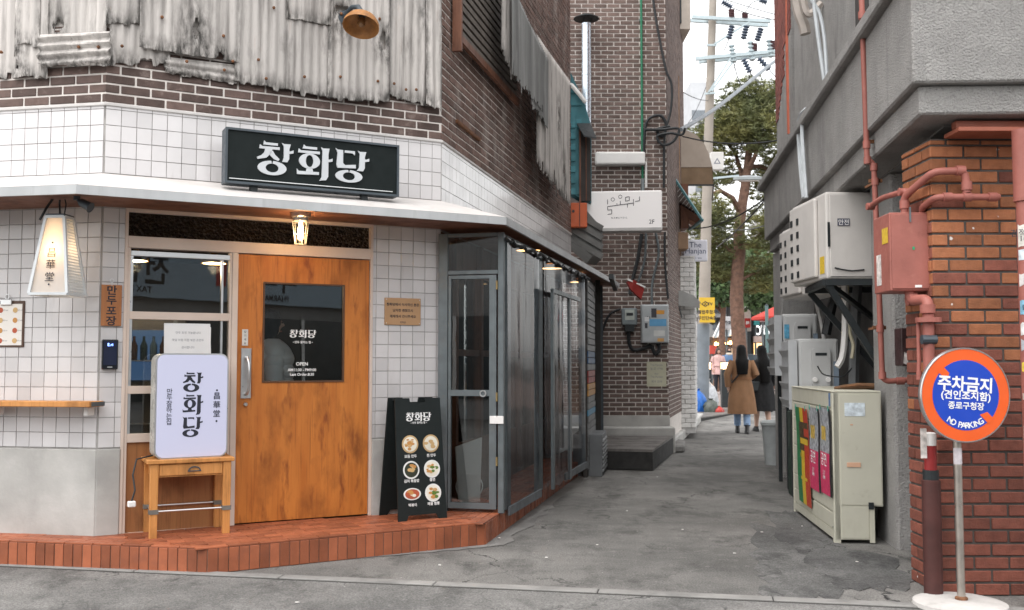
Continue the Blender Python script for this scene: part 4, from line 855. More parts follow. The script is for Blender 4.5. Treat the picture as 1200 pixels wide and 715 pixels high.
# green pipe and cables on the brick
gpz0, gpz1 = WM.sz(755, 215, .04)[1], 9.4
o = mthing('green_conduit', 'thin green conduit running straight up the brick building', 'pipe', 753, 215, .04); part('pipe', MB().tube([(0,0,0),(0,0,gpz1-gpz0)], .018, 8), mat('green_pvc', (.02,.17,.09), .5), o, smooth=True)
part('pipe_clip', MB().box(-.03, .03, .0, .03, 1.0, 1.03), M_steel, o); part('pipe_clip', MB().box(-.03, .03, .0, .03, 2.6, 2.63), M_steel, o)
def wm(px, py, out=.05): s_, z_ = WM.sz(px, py, out); return Vector(WM.pt(s_, out, z_))
def cable(label, pts, r=.014, m=None, name='wall_cable', cat='cable', group=None, n=6, sm=True):
    o = bpy.data.objects.new
    P = [Vector(p) for p in pts]
    if sm and len(P) > 2:                                   # Catmull-Rom smoothing
        Q = []
        for i in range(len(P)-1):
            p0, p1, p2, p3 = P[max(i-1, 0)], P[i], P[i+1], P[min(i+2, len(P)-1)]
            for k in range(5):
                t = k/5; Q.append(.5*((2*p1)+(p2-p0)*t+(2*p0-5*p1+4*p2-p3)*t*t+(3*p1-p0-3*p2+p3)*t**3))
        P = Q+[P[-1]]
    b = P[0].copy(); return tag(part(name, MB().tube([p-b for p in P], r, n), m or M_cable, loc=tuple(b), smooth=True), label, cat, group)
cable('black cable climbing the right edge of the brick building in a slack curve', [wm(764,-10), wm(770,30), wm(780,80), wm(787,100), wm(786,130), wm(779,160), wm(778,220)], .02)
cable('black cable loop bulging from the green conduit', [wm(754,185), wm(756,150), wm(762,138), wm(775,136), wm(781,148), wm(776,160), wm(770,152), wm(785,148)], .024)
cable('tangled black cable coil at the wire bracket on the brick corner', [wm(756,152,.1), wm(775,152,.1), wm(795,151,.14), wm(790,165,.14), wm(777,170,.12), wm(770,160,.1), wm(785,156,.15), wm(799,158,.15), wm(803,150,.2)], .022)
cable('dark slanted cable over the brickwork below the projecting sign', [wm(752,274), wm(748,300), wm(742,325), wm(738,345)], .03)
cable('grey bent conduit rising past the electricity panel', [wm(757,268), wm(756,300), wm(752,318), wm(748,330)], .02, M_steel)
cable('grey curved conduit beside the electricity panel', [wm(768,270), wm(772,295), wm(768,315), wm(764,335), wm(764,357)], .02, M_steel)
cable('black cable dropping down the brick corner by the sign', [wm(779,272), wm(779,300), wm(781,330), wm(783,350)], .018)
cable('black looped cable under the electricity panel', [wm(737,385), wm(737,400), wm(742,410), wm(755,408), wm(763,406), wm(768,415), wm(773,408), wm(770,402)], .03)
cable('black curved cable left of the small meter', [wm(727,362), wm(715,368), wm(708,382), wm(705,400), wm(706,480)], .02)
# white cover
cw_ = mthing('white_duct_cover', 'long white boxed duct cover fixed across the brick wall', 'duct', 726, 195, .0); a_, b_2 = wdim(WM, 697, 180, 755, 195)
part('cover', MB().box(-a_/2, a_/2, -.16, -.01, 0, b_2), M_white, cw_, bevel=.03, seg=3)
part('joint_pipe', MB().tube([(a_/2-.02,-.05,b_2*.4),(a_/2+.02,-.05,b_2*.2),(a_/2+.02,-.05,-.35)], .02, 8), M_white, cw_)
# projecting lightbox sign
SY = 14.3; c0, c1 = dp(688, 250, SY), dp(776, 245, SY-.12); WX = Wall(c0.xy, c1.xy)
z0, z1 = (dp(688, 271, SY).z+dp(776, 268, SY-.12).z)/2, (dp(688, 227, SY).z+dp(776, 220, SY-.12).z)/2
sx = thing('projecting_lightbox_sign', 'white projecting lightbox sign with thin line lettering and 2F', 'sign', (c0.x, c0.y, z0), WX.rz); wd, hh = WX.L, z1-z0
M_lb = emit('white_lightbox', (1,.97,.95), .05, (.74,.71,.70))
part('case', MB().box(0, wd, 0, .30, 0, hh), M_lb, sx, bevel=.02, seg=2); part('bottom_trim', MB().box(.01, wd-.01, -.004, .30, -.012, .03), mat('grey_trim', (.42,.41,.40), .5), sx)
lg = MB(); lw_ = .009
def seg(x0, z0, x1, z1): lg.bar((x0*wd, -.003, z0*hh), (x1*wd, -.003, z1*hh), lw_, .004, up=(0,1,0))
for s_ in ((.275,.78,.275,.66),(.275,.60,.62,.68),(.275,.60,.275,.52),(.275,.51,.33,.52),(.33,.52,.33,.42),(.33,.415,.275,.40),(.40,.63,.40,.68),(.445,.64,.445,.74),(.54,.66,.54,.57),(.62,.78,.62,.61),(.645,.72,.70,.735),(.70,.735,.70,.84)): seg(*s_)
lg.ring(.345*wd, .78*hh, .028, .028, .021, .021, -.004, -.001, n=18).ring(.445*wd, .845*hh, .028, .028, .021, .021, -.004, -.001, n=18)
for s_ in ((.515,.83,.515,.73),(.515,.73,.565,.745),(.565,.745,.565,.845),(.515,.83,.565,.845)): seg(*s_)
part('line_logo', lg, M_ink, sx)
lettering('lettering', 'NAMUYOIL', .032, M_ink, sx, (.43*wd, -.0015, .31*hh), bold=.01, spacing=1.6); lettering('lettering', '2F', .085, M_ink, sx, (.86*wd, -.0015, .2*hh), bold=.004)
part('bracket', MB().bar((wd*.75,.15,hh-.001),(wd*.75,.15,hh+.2),.04).bar((wd*.75,.15,hh+.18),(wd*.75,1.25,hh+.18),.04), M_steel, sx)
# electricity panel, meter, notice
a_, b_2 = wdim(WM, 752, 357, 784, 402, .15)
pe = mthing('electricity_panel', 'grey metal electricity panel with blue and orange stickers on dark brick', 'electric box', 768, 402, .15)
M_pan = mat('pale_panel_metal', (.42,.44,.45), .4, .1, 6, metal=.35)
part('cabinet', MB().box(-a_/2, a_/2, 0, .14, 0, b_2), M_pan, pe, bevel=.008); part('cover', MB().box(-a_/2+.015, a_/2-.015, -.012, -.001, .015, b_2-.015), M_pan, pe, bevel=.004)
for x, z, w_, h2, c in ((.08,.80,.12,.06,(.6,.28,.05)),(-.02,.78,.08,.14,(.05,.05,.06)),(.04,.53,.26,.11,(.12,.33,.55)),(-.13,.62,.07,.07,(.7,.7,.7)),(-.14,.45,.04,.08,(.05,.05,.06)),(.06,.25,.17,.09,(.6,.6,.58)),(.08,.08,.1,.05,(.55,.3,.1))):
    part('sticker', MB().box(x*a_/.42-w_/2*a_/.42, x*a_/.42+w_/2*a_/.42, -.0145, -.0125, z*b_2-h2/2, z*b_2+h2/2), mat('sticker_%.2f_%.2f' % (c[0], c[2]), c, .5), pe)
lettering('lettering', '176', .06, M_ink, pe, (-.12, -.014, b_2*.66), bold=.01)
a_, b_2 = wdim(WM, 729, 361, 747, 381, .12)
me_ = mthing('electric_meter', 'small glazed electric meter beside the larger metal panel', 'meter', 738, 381, .12)
part('case', MB().box(-a_/2, a_/2, 0, .11, 0, b_2), mat('meter_grey', (.20,.23,.24), .4), me_, bevel=.02, seg=2); part('window', MB().box(-a_*.3, a_*.3, -.006, .0, b_2*.3, b_2*.9), mat('meter_face', (.48,.52,.48), .25), me_)
part('dial', MB().box(-a_*.22, a_*.22, -.009, -.0065, b_2*.55, b_2*.72), M_black, me_); part('spigot', MB().box(-a_*.3, a_*.3, .01, .09, -.10, -.001), M_black, me_)
a_, b_2 = wdim(WM, 758, 424, 781, 453, .015)
no = mthing('brick_wall_notice', 'pale yellow printed notice pasted on the dark brick wall', 'notice', 769.5, 453, .014); part('sheet', MB().box(-a_/2, a_/2, 0, .003, 0, b_2), mat('yellowed_paper', (.50,.48,.36), .8, .1), no)
for t_, z in (('The Hanjan', .86), ('월-금 17:00', .72), ('bar', .52), ('The Hanjan', .38), ('예약 문의', .2)): lettering('lettering', t_, .042, mat('grey_print', (.2,.2,.2), .8), no, (0, -.001, b_2*z), bold=.0)
# teal shack on the shop's rear end
tk = thing('teal_upper_shack', 'weathered teal painted upper shack wedged between shop and brick building', 'shack', (0,0,0))
TY = 14.15; P = lambda px, py, y=TY: dp(px, py, y)
M_teal = mat('peeling_teal_paint', (.045,.17,.20), .65, .2, 5, rnd=.15, dirt=[((.10,.25,.28), .35, 3, (1,1,.4)), ((.20,.19,.17), .18, 4)])
pg = [(656,70),(664,74),(672,92),(684,118),(693,148),(693,238),(676,230),(656,215)]
sp_ = MB(); f0 = [P(*p) for p in pg]; n = len(f0); sp_.add([tuple(p) for p in f0]+[(p.x, p.y+1.1, p.z) for p in f0], [tuple(range(n)), tuple(range(2*n-1, n-1, -1))]+[(i, i+n, (i+1) % n+n, (i+1) % n) for i in range(n)])
tw_ = part('wall', sp_, M_teal, tk)
for r_ in range(7):
    for k in range(3):
        a, b = P(661+k*7.2, 140+r_*13+(3 if k % 2 else 0)), P(667+k*7.2, 150+r_*13)
        if 676 < 664+k*7.2 < 700 and r_ in (1, 2, 3, 4, 5): continue
        part('board', MB().box(a.x, b.x, TY-.02, TY-.004, b.z, a.z), M_teal, tw_)
for y in (85, 100, 115): part('board', MB().box(P(660,y).x, P(668+(y-85)*.45,y).x, TY-.02, TY-.004, P(660,y+9).z, P(660,y).z), M_teal, tw_)
part('window', MB().box(P(680,200).x, P(692,200).x, TY-.04, TY-.022, P(685,236).z, P(685,155).z), M_dark, tk)
part('window_frame', MB().box(P(678.5,200).x, P(680.5,200).x, TY-.06, TY-.02, P(685,238).z, P(685,152).z).box(P(686,200).x, P(687.2,200).x, TY-.055, TY-.02, P(685,236).z, P(685,155).z), M_brownw, tk)
hv = [P(676,146,TY-.05), P(692,146,TY-.05), P(699,163,TY-.45), P(684,160,TY-.45)]
part('window_hood', MB().add([tuple(p) for p in hv]+[(p.x,p.y,p.z+.02) for p in hv], [(3,2,1,0),(4,5,6,7),(0,1,5,4),(1,2,6,5),(2,3,7,6),(3,0,4,7)]), M_black, tk)
part('white_pipe', MB().tube([P(664,98,TY-.06), P(670,100,TY-.08), P(680,112,TY-.1), P(686,120,TY-.1)], .03, 8), M_white, tk, smooth=True)
sgp = [(662,236),(704,296),(704,318),(684,302),(662,272)]
sd_ = MB(); f0 = [P(*p) for p in [(660,226),(678,236),(706,268),(706,302),(694,300),(662,272)]]; n = len(f0); sd_.add([tuple(p) for p in f0]+[(p.x, p.y+1.1, p.z) for p in f0], [tuple(range(n)), tuple(range(2*n-1, n-1, -1))]+[(i, i+n, (i+1) % n+n, (i+1) % n) for i in range(n)])
part('lower_wall', sd_, mat('grey_weathered_board', (.13,.13,.125), .85, .2, 5), tk)
for y in (262, 273, 284, 295): part('siding_board', MB().bar(P(672,y-14,TY-.02), P(706,y+6,TY-.02), .03, .08), mat('grey_weathered_board', (.13,.13,.125)), tk)
ob = thing('orange_junction_box', 'bright orange metal box mounted by the projecting sign', 'box', tuple(P(676,266,TY-.15)), 0)
w_, h2 = (P(688,250)-P(664,250)).x, (P(676,238)-P(676,266)).z
part('body', MB().box(-w_/2, w_/2, 0, .14, 0, h2), mat('orange_enamel', (.50,.095,.025), .5, .12, 6, dirt=((.3,.06,.02), .2, 8)), ob, bevel=.006); part('seam', MB().box(w_*.12, w_*.15, -.008, -.001, .0, h2), M_black, ob); part('latch', MB().lathe([(.02,-.01),(.02,0)], (-.05,0,h2*.65), 10, 'y'), M_black, ob)
# red tarp end and black trim at the canopy's end
e = dp(735, 330, 14.0); rt = thing('red_tarp_end', 'folded red tarpaulin corner hanging at the end of the canopy', 'tarp', tuple(e), 0)
part('tarp', MB().add([(0,0,0),(.10,-.05,.02),(.24,0,-.10),(.20,.02,-.25),(.05,-.03,-.12),(0,.15,0),(.10,.1,.02),(.24,.15,-.10),(.20,.15,-.25),(.05,.1,-.12)], [(0,1,2,3,4),(9,8,7,6,5),(0,5,6,1),(1,6,7,2),(2,7,8,3),(3,8,9,4),(4,9,5,0)]), mat('red_tarp', (.30,.03,.025), .6, .2), rt); part('white_edge', MB().bar((.0,-.03,.03),(.25,-.02,-.08),.02), M_white, rt)
part('support_beam', MB().bar(dp(668,292,13.8), dp(735,336,14.0), .08), M_black, rt) if 0 else None
sbm = part('canopy_beam', MB().bar((1.20, 12.0, 2.40), (1.46, 14.0, 2.40), .06), M_black, shop)
# dark doorway wall between shutter and brick wall
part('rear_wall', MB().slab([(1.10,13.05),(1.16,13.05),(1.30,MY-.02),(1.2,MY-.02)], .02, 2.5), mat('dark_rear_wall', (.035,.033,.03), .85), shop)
part('rear_post', MB().box(1.20, 1.27, 13.9, 13.98, 0, 2.44), M_dkmetal, shop)

# ================================================================ next buildings along the left of the alley
ledge = [(2.5,15.55),(2.70,16.3),(4.55,23.8),(4.2,23.9),(2.9,18)]
struct('raised_kerb', MB().slab(ledge, 0, .17), M_conc, bevel=.02)
struct('kerb_rubble', MB().slab([(2.42,15.1),(2.62,15.2),(2.80,16.2),(2.6,16.6)], 0, .12), M_skim, bevel=.03)
wbn = thing('whitewashed_brick_house', 'whitewashed rough brick house front beyond the brown brick building', 'building', (0,0,0))
WW = Wall((2.80, 18.0), (3.30, 18.0)); WW2 = Wall((3.30, 18.0), (3.62, 19.6))
M_wash = mat('whitewashed_brick', (.66,.645,.625), .85, .08, 8, bump=.3, bs=60, rnd=.08, dirt=((.45,.43,.41), .2, 4))
zt = WW.sz(805, 300)[1]
for W in (WW, WW2):
    o = part('wall', MB().box(0 if W is WW else .003, W.L, .004, .3, .1, zt), mat('wash_joint', (.42,.41,.40), .9), wbn, loc=tuple(W.a), rz=W.rz)
    pieces('brick', courses(0, W.L, .2, zt, .21, .085, .008), M_wash, o, y=-.014, d=.04, bevel=.008, limit=130, jit=.006)
part('upper_storey', MB().slab([(2.85,18.1),(3.02,18.1),(3.30,19.6),(2.9,19.6)], zt, 7.6), mat('brown_plaster', (.20,.15,.12), .8, .1), wbn)
part('corner_board', MB().box(3.0, 3.06, 17.95, 18.05, zt, 6.6), mat('tan_timber', (.30,.19,.12), .7), wbn)
tz = lambda py, y=17.6: dp(800, py, y).z
for i, (py0, py1) in enumerate(((232, 292),)):
    part('timber_window_box', MB().box(dp(790,py0,17.7).x, dp(805,py0,17.7).x, 17.6, 18.0, tz(py1), tz(272)), mat('tan_timber', (.30,.19,.12)), wbn, bevel=.01)
    part('timber_post', MB().box(dp(789,py0,17.7).x, dp(793,py0,17.7).x, 17.65, 17.9, tz(300), tz(110)), MATS['tan_timber'], wbn)
    part('timber_window_box', MB().box(dp(797,220,17.9).x, dp(806,220,17.9).x, 17.85, 18.2, tz(268, 17.9), tz(216, 17.9)), M_brownw, wbn)
hw = thing('open_hopper_window', 'teal framed window pane propped open above the alley', 'window', (0,0,0))
a, b = dp(787, 204, 17.3), dp(823, 258, 17.0); off = Vector((0, 1.2, .0)); qd = [a, b, b+off, a+off]
for i in range(4): part('frame_bar', MB().bar(qd[i], qd[(i+1) % 4], .05, .035), mat('teal_window_frame', (.08,.20,.22), .5), hw)
part('pane', MB().add([tuple(p) for p in qd], [(0,1,2,3)]), GLZ, hw)
# barrel awning
aw_ = thing('beige_barrel_awning', 'beige fabric barrel awning above the alley on the upper floor', 'awning', (0,0,0))
prof = [(797,152),(806,153),(816,158),(825,168),(831,181),(835,196),(836,217)]
fp = [dp(x, y, 18.4) for x, y in prof]; bp_ = [p+Vector((.30, 1.6, 0)) for p in fp]; vs = [tuple(p) for p in fp+bp_]; n = len(fp)
M_awn = mat('beige_canvas', (.36,.30,.25), .8, .08, 4, dirt=((.27,.22,.18), .2, 5))
part('canvas_roof', MB().add(vs, [(i, i+1, i+1+n, i+n) for i in range(n-1)]), M_awn, aw_, smooth=True)
part('canvas_end', MB().add([tuple(p) for p in fp]+[tuple(dp(797,196,18.4)), tuple(dp(797,176,18.4))], [tuple(range(n-1))+(n, n+1)]), M_awn, aw_)
part('canvas_front', MB().add([tuple(p) for p in (dp(797,196,18.41), dp(835,196,18.41), dp(836,217,18.41), dp(797,217,18.41))], [(0,1,2,3)]), mat('brown_inner_canvas', (.19,.125,.075), .8), aw_)  # brown inner side of the awning, below the beige end
part('awning_bar', MB().bar(dp(797,217,18.42), dp(836,217,18.42), .03).bar(fp[-1], bp_[-1], .03), M_black, aw_)
# small metal awning over a door
sa = thing('small_metal_door_awning', 'small curved brown metal awning above a doorway on the whitewashed house', 'awning', (0,0,0))
prof = [(786,340),(800,341),(812,346),(820,353)]; fp = [dp(x, y, 17.5) for x, y in prof]; n = 4; off = Vector((.25,1.1,0))
part('hood', MB().add([tuple(p) for p in fp]+[tuple(p+off) for p in fp], [(i, i+1, i+1+n, i+n) for i in range(3)]), mat('brown_metal', (.22,.20,.18), .5), sa, smooth=True)
part('valance', MB().add([tuple(p) for p in fp]+[tuple(dp(820,361,17.5)), tuple(dp(786,357,17.5))], [(0,1,2,3,4,5)]), mat('grey_valance', (.30,.30,.29), .5), sa); part('stay', MB().tube([dp(795,357,17.5), dp(799,372,17.9)], .012, 6), M_steel, sa)
# hanging signs
def boxsign(label, px0, py0, px1, py1, y, d=.12, rz=0, name='hanging_box_sign', m=None):
    a, b = dp(px0, py1, y), dp(px1, py0, y); o = thing(name, label, 'sign', tuple(a), rz); w_, h_ = b.x-a.x, b.z-a.z
    part('case', MB().box(0, w_, 0, d, 0, h_), m or M_white, o, bevel=.012); return o, w_, h_
o, w_, h_ = boxsign('small white hanging sign reading The Hanjan over the alley', 801, 281, 829, 306, 18.2, m=mat('pale_lilac_sign', (.66,.66,.72), .5, .03))
lettering('lettering', 'The\nHanjan', h_*.36, mat('slate_print', (.12,.14,.2), .8), o, (w_*.5, -.002, h_*.58), bold=.006, line=.8); lettering('lettering', '2F / BAR', h_*.10, mat('slate_print', (.12,.14,.2)), o, (w_*.6, -.002, h_*.14), bold=0)
part('bracket', MB().bar((-.6,.06,h_*.5),(.0,.06,h_*.5),.03), M_steel, o)
o, w_, h_ = boxsign('small blank white rounded sign behind the beige awning', 833, 178, 848, 199, 20.5); lettering('lettering', '△', h_*.4, mat('slate_print', (.12,.14,.2)), o, (w_*.5, -.002, h_*.5)); part('bracket', MB().bar((-.5,.06,h_*.5),(0,.06,h_*.5),.03), M_steel, o)
# eaves box high up
ev = thing('eaves_fascia', 'boxed cream eaves fascia high on the building above the awning', 'eaves', (0,0,0)); 
part('fascia', MB().box(dp(794,20,18.6).x, dp(808,20,18.6).x, 18.5, 21, dp(800,36,18.6).z, dp(800,-30,18.6).z), mat('cream_fascia', (.50,.44,.38), .6), ev); part('trim', MB().box(dp(793,20,18.6).x, dp(797,20,18.6).x, 18.44, 21, dp(800,30,18.6).z, dp(800,-30,18.6).z), M_black, ev)
# ================================================================ right-hand building
M_stucco = mat('coarse_grey_stucco', (.41,.395,.38), .92, .12, 4, bump=1.0, bs=80, bdist=.04, dirt=[((.25,.242,.235), .42, 1.6, (1.5,1.5,.35)), ((.42,.41,.40), .25, 5), ((.15,.145,.14), .38, 75), ((.20,.193,.187), .2, 3, (3,3,.15))], spec=.25)
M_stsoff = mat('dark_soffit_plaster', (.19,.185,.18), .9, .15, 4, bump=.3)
rbd = thing('stucco_building', 'grey coarse stucco building with deep overhang above a brick corner', 'building', (0,0,0))
def rx(y): return 2.29+.137*(y-5.6)
N0, Fr0 = (2.29, 5.6), (rx(12.9), 12.9); E_ = 6.0
def plan(o): return [(N0[0]-o, N0[1]-o), (E_, 5.42-o), (E_, 12.9+o), (Fr0[0]-o, 12.9+o)]
RS = Wall(Fr0, N0)                                  # alley face, seen from the alley
part('overhang', MB().slab(plan(0), 2.95, 3.60), M_stucco, rbd, bevel=.012)
part('overhang_band', MB().slab(plan(-.055), 2.78, 2.952), M_stucco, rbd, bevel=.012)
part('ledge', MB().slab(plan(.07), 3.60, 3.70), M_stucco, rbd, bevel=.015)
up_ = [(N0[0]+.45, 6.4), (E_, 6.2), (E_, 12.6), (Fr0[0]+.34, 12.6)]
part('upper_wall', MB().slab(up_, 3.70, 9.0), M_stucco, rbd)
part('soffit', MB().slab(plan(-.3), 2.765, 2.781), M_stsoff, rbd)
part('window', MB().box(-.02, .5, -.02, .05, 0, 1.0), M_dark, rbd, loc=(rx(8.6)+.38, 8.7, 4.12), rz=RS.rz)
pier = part('pier', MB().slab([(2.79,7.3),(3.2,7.22),(3.28,7.95),(2.88,7.95)], -.02, 2.768), M_stucco, rbd, bevel=.02)
part('pier', MB().slab([(3.30,12.2),(3.8,12.2),(3.8,12.85),(3.38,12.85)], -.02, 2.768), M_stucco, rbd, bevel=.02)
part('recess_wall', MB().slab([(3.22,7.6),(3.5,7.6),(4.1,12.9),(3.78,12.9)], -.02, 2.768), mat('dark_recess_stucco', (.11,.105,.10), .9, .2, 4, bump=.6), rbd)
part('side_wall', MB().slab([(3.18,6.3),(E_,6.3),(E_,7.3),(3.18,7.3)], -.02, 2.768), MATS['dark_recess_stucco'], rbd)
# brick corner
M_bko = mat('orange_brick', (.30,.112,.050), .8, .18, 18, bump=.3, bs=90, rnd=.22, dirt=((.22,.07,.035), .2, 9), spots=((.62,.58,.55), .27, 9))
M_bkr = mat('dark_red_brick', (.185,.060,.040), .8, .2, 18, bump=.3, bs=90, rnd=.25, dirt=((.11,.035,.025), .28, 8), spots=((.58,.55,.53), .235, 8))
M_bm = mat('dark_grey_mortar', (.085,.075,.068), .95, .25, 10)
bx0, bx1, by0, by1, bz1 = 2.495, 4.6, 5.88, 6.30, 2.69
bc = thing('brick_corner_column', 'orange red brick corner column with dark joints behind the round sign', 'column', (0,0,0))
core = part('core', MB().box(bx0+.007, bx1, by0+.007, by1, -.02, bz1), M_bm, bc)
WBF = Wall((bx0, by0), (bx1, by0)); WBL = Wall((bx0, by1), (bx0, by0))
for W in (WBF, WBL):
    fc = part('brick_face', MB().box(.01, W.L-.01, .006, .008, 0, bz1), M_bm, core, loc=tuple(W.a), rz=W.rz)
    rest_ = []
    rs = courses(0.0, W.L, .006, bz1-.01, .205, .0757, .013, xo=0 if W is WBF else .1)
    for r_ in rs:
        hi_ = (r_[2]-.9)/1.6+random.uniform(-.55, .55)
        m_ = M_bko if hi_ > .5 else M_bkr
        if W is WBL: r_ = (r_[0], r_[1]-.004 if r_[1] > W.L-.002 else r_[1], r_[2], r_[3])
        if r_[0] > .82: rest_.append(r_); continue
        pieces('brick', [r_], m_, fc, y=-.004, d=.05, bevel=.004, jit=.003)
    if rest_: pieces('brick', rest_, M_bkr, fc, y=-.004, d=.05, jit=.003, split=False)
# painted beam and downpipe
bm_ = thing('red_steel_beam', 'rust red painted steel beam above the brick corner', 'beam', (0,0,0)); x0_ = dp(1118, 140, 5.72).x
M_oxide = mat('red_oxide_paint', (.27,.082,.048), .55, .12, 5, dirt=((.17,.05,.03), .25, 5))
part('web', MB().box(x0_+.02, 4.6, 5.74, 5.80, dp(1150,150,5.74).z, 2.764), M_oxide, bm_); part('flange', MB().box(x0_, 4.6, 5.66, 5.86, dp(1150,155.5,5.7).z, dp(1150,150.5,5.7).z), M_oxide, bm_, bevel=.003)
dpx = dp(1208, 400, 5.62).x; ppt = thing('red_downpipe', 'salmon red downpipe plastered with stickers on the brick corner', 'pipe', (dpx, 5.62, 0), 0); zc = dp(1199, 305, 5.5).z
part('upper_pipe', MB().lathe([(.068,dp(1199,232,5.5).z),(.068,2.68)], n=20), M_pink, ppt, smooth=True)
part('lower_pipe', MB().lathe([(.056,0),(.056,dp(1199,232,5.5).z)], n=20), M_pink, ppt, smooth=True)
for i, (y0, y1, c, t_) in enumerate(((262,288,(.68,.66,.6),'견적 이사\n1600'),(291,305,(.55,.62,.66),''),(320,334,(.6,.57,.55),''),(352,368,(.2,.42,.55),'1544'),(378,392,(.66,.66,.64),''),(398,411,(.4,.42,.45),''),(424,436,(.62,.47,.06),''),(462,470,(.5,.45,.4),''),(500,535,(.45,.36,.32),''))):
    za, zb = dp(1195,y1,5.55).z, dp(1195,y0,5.55).z; rr_ = .0575 if y0 > 232 else .07; vs = []
    for k in range(7):
        a = R(185+k*16); vs += [(rr_*math.cos(a), rr_*math.sin(a), za+random.uniform(-.006,.006)), (rr_*math.cos(a), rr_*math.sin(a), zb+random.uniform(-.006,.006))]
    st = part('sticker', MB().add(vs, [(2*k, 2*k+2, 2*k+3, 2*k+1) for k in range(6)]), mat('pipe_sticker_%d' % i, c, .7, .3, 25), ppt)
    if t_: lettering('lettering', t_, .045, M_ink, st, (-.03, -rr_-.002, (za+zb)/2), bold=.01, line=.7, rz=R(-25))
# gas box and pipes
GB = thing('salmon_gas_box', 'salmon pink painted metal gas meter box beside the brick corner', 'gas box', (2.27, 5.95, dp(1070, 341, 5.95).z), R(-2)); gh = dp(1070, 249, 5.95).z-dp(1070, 341, 5.95).z
part('case', MB().box(0, .245, 0, .30, 0, gh), M_pink, GB, bevel=.006); part('lid', MB().box(.008, .237, -.008, -.001, .012, gh-.012), M_pink, GB, bevel=.004)
part('keyhole', MB().box(.13, .142, -.012, -.0085, gh*.52, gh*.56), mat('green_tag', (.02,.3,.14), .5), GB); part('label', MB().box(.14, .18, -.011, -.0085, .02, .035), M_white, GB); part('hasp', MB().box(.115, .125, -.014, -.0085, gh-.06, gh+.03), M_steel, GB)
part('warning_sticker', MB().box(-.003, -.001, .03, .13, gh*.62, gh*.82), mat('yellow_sticker', (.60,.40,.04), .6, .2, 40), GB); part('torn_label', MB().box(-.003, -.001, .16, .24, gh*.1, gh*.5), mat('torn_white', (.6,.55,.52), .8, .4, 30), GB)
gpp = lambda px, py, y=5.80: dp(px, py, y)
def gaspipe(label, pts, r, parent=None, fit=()):
    o = cable(label, pts, r, M_pink, 'gas_pipe', 'pipe', n=12, sm=False); b0 = Vector(pts[0])
    for p, a in fit: part('pipe_fitting', MB().tube([Vector(p)-b0-Vector(a)*.025, Vector(p)-b0+Vector(a)*.025], r*1.35, 12), M_pink, o, smooth=True)
    return o
X_, Z_ = (1,0,0), (0,0,1)
def bend(pts, r=.05, k=4):
    P = [Vector(p) for p in pts]; Q = [P[0]]
    for i in range(1, len(P)-1):
        a = (P[i-1]-P[i]); b = (P[i+1]-P[i]); l = min(r, a.length*.45, b.length*.45); a = P[i]+a.normalized()*l; b = P[i]+b.normalized()*l
        for j in range(k+1): t = j/k; Q.append((1-t)**2*a+2*t*(1-t)*P[i]+t*t*b)
    return Q+[P[-1]]
g1_ = [gpp(1060,250,6.05), gpp(1059,231,6.05), gpp(1094,201), gpp(1131,200), gpp(1133,226)]
gaspipe('salmon gas pipe arching above the gas box and down to the brick', bend(g1_), .022, fit=((g1_[3]-Vector((.03,0,0)), X_), (gpp(1133,218), Z_), (gpp(1060,240,6.05), Z_)))
g2_ = [gpp(1081,250,6.0), gpp(1081,243,5.95), gpp(1096,231), gpp(1171,231)]
gaspipe('salmon gas pipe running level across the brick above the gas box', bend(g2_), .020, fit=((gpp(1110,231), X_), (gpp(1133,231), X_), (gpp(1163,231), X_)))
g3_ = [gpp(1018,243,6.6), gpp(1034,232,6.4), gpp(1060,224,6.05), gpp(1068,228,6.05)]
gaspipe('short salmon gas pipe joining the thin riser to the gas box', bend(g3_), .018, fit=((gpp(1020,242,6.58), X_), (gpp(1058,225,6.07), X_)))
g4_ = [gpp(1066,336,6.0), gpp(1067,352,6.0), gpp(1087,351,5.85), gpp(1088,372,5.82), gpp(1089,470,5.82)]
o = gaspipe('salmon gas pipe with flange dropping from the gas box', bend(g4_, .04), .032, fit=((gpp(1087,362,5.82), Z_), (gpp(1068,350,6.0), X_)))
part('flange', MB().lathe([(.072,-.014),(.072,.014)], gpp(1088,375,5.82)-g4_[0], 18), M_pink, o); part('valve', MB().tube([gpp(1080,398,5.8)-g4_[0], gpp(1097,398,5.8)-g4_[0]], .028, 10), M_dkmetal, o)
g5_ = [gpp(1076,375,5.86), gpp(1077,425,5.86), gpp(1076,445,5.86)]
gaspipe('thin salmon pipe parallel to the flanged gas pipe', g5_, .012, fit=((gpp(1077,440,5.86), Z_),))
r_ = [(1009,-20),(1016,186),(1024,193),(1027,260),(1034,443),(1040,447),(1083,444)]
rp = bend([dp(x, y, 6.80) for x, y in r_], .05)
gaspipe('thin salmon gas riser climbing the stucco overhang past the air conditioners', rp, .019, fit=tuple((dp(x, y, 6.80), a) for x, y, a in ((1010,18,Z_),(1015.5,170,Z_),(1016.5,188,Z_),(1024,196,Z_),(1025.5,213,Z_),(1031.5,385,Z_),(1034,440,Z_),(1055,446.5,X_),(1072,445.5,X_))))
for y in (16, 166, 212, 384): 
    p = dp(1018+(y/40), y, 6.82); tag(part('pipe_clamp', MB().box(-.03, .06, -.01, .012, -.012, .012).box(.03, .045, -.01, .25, -.008, .008), M_rust, loc=tuple(p)), 'rusty clamp holding the thin gas riser on the stucco', 'clamp', 'clamps on the gas riser')
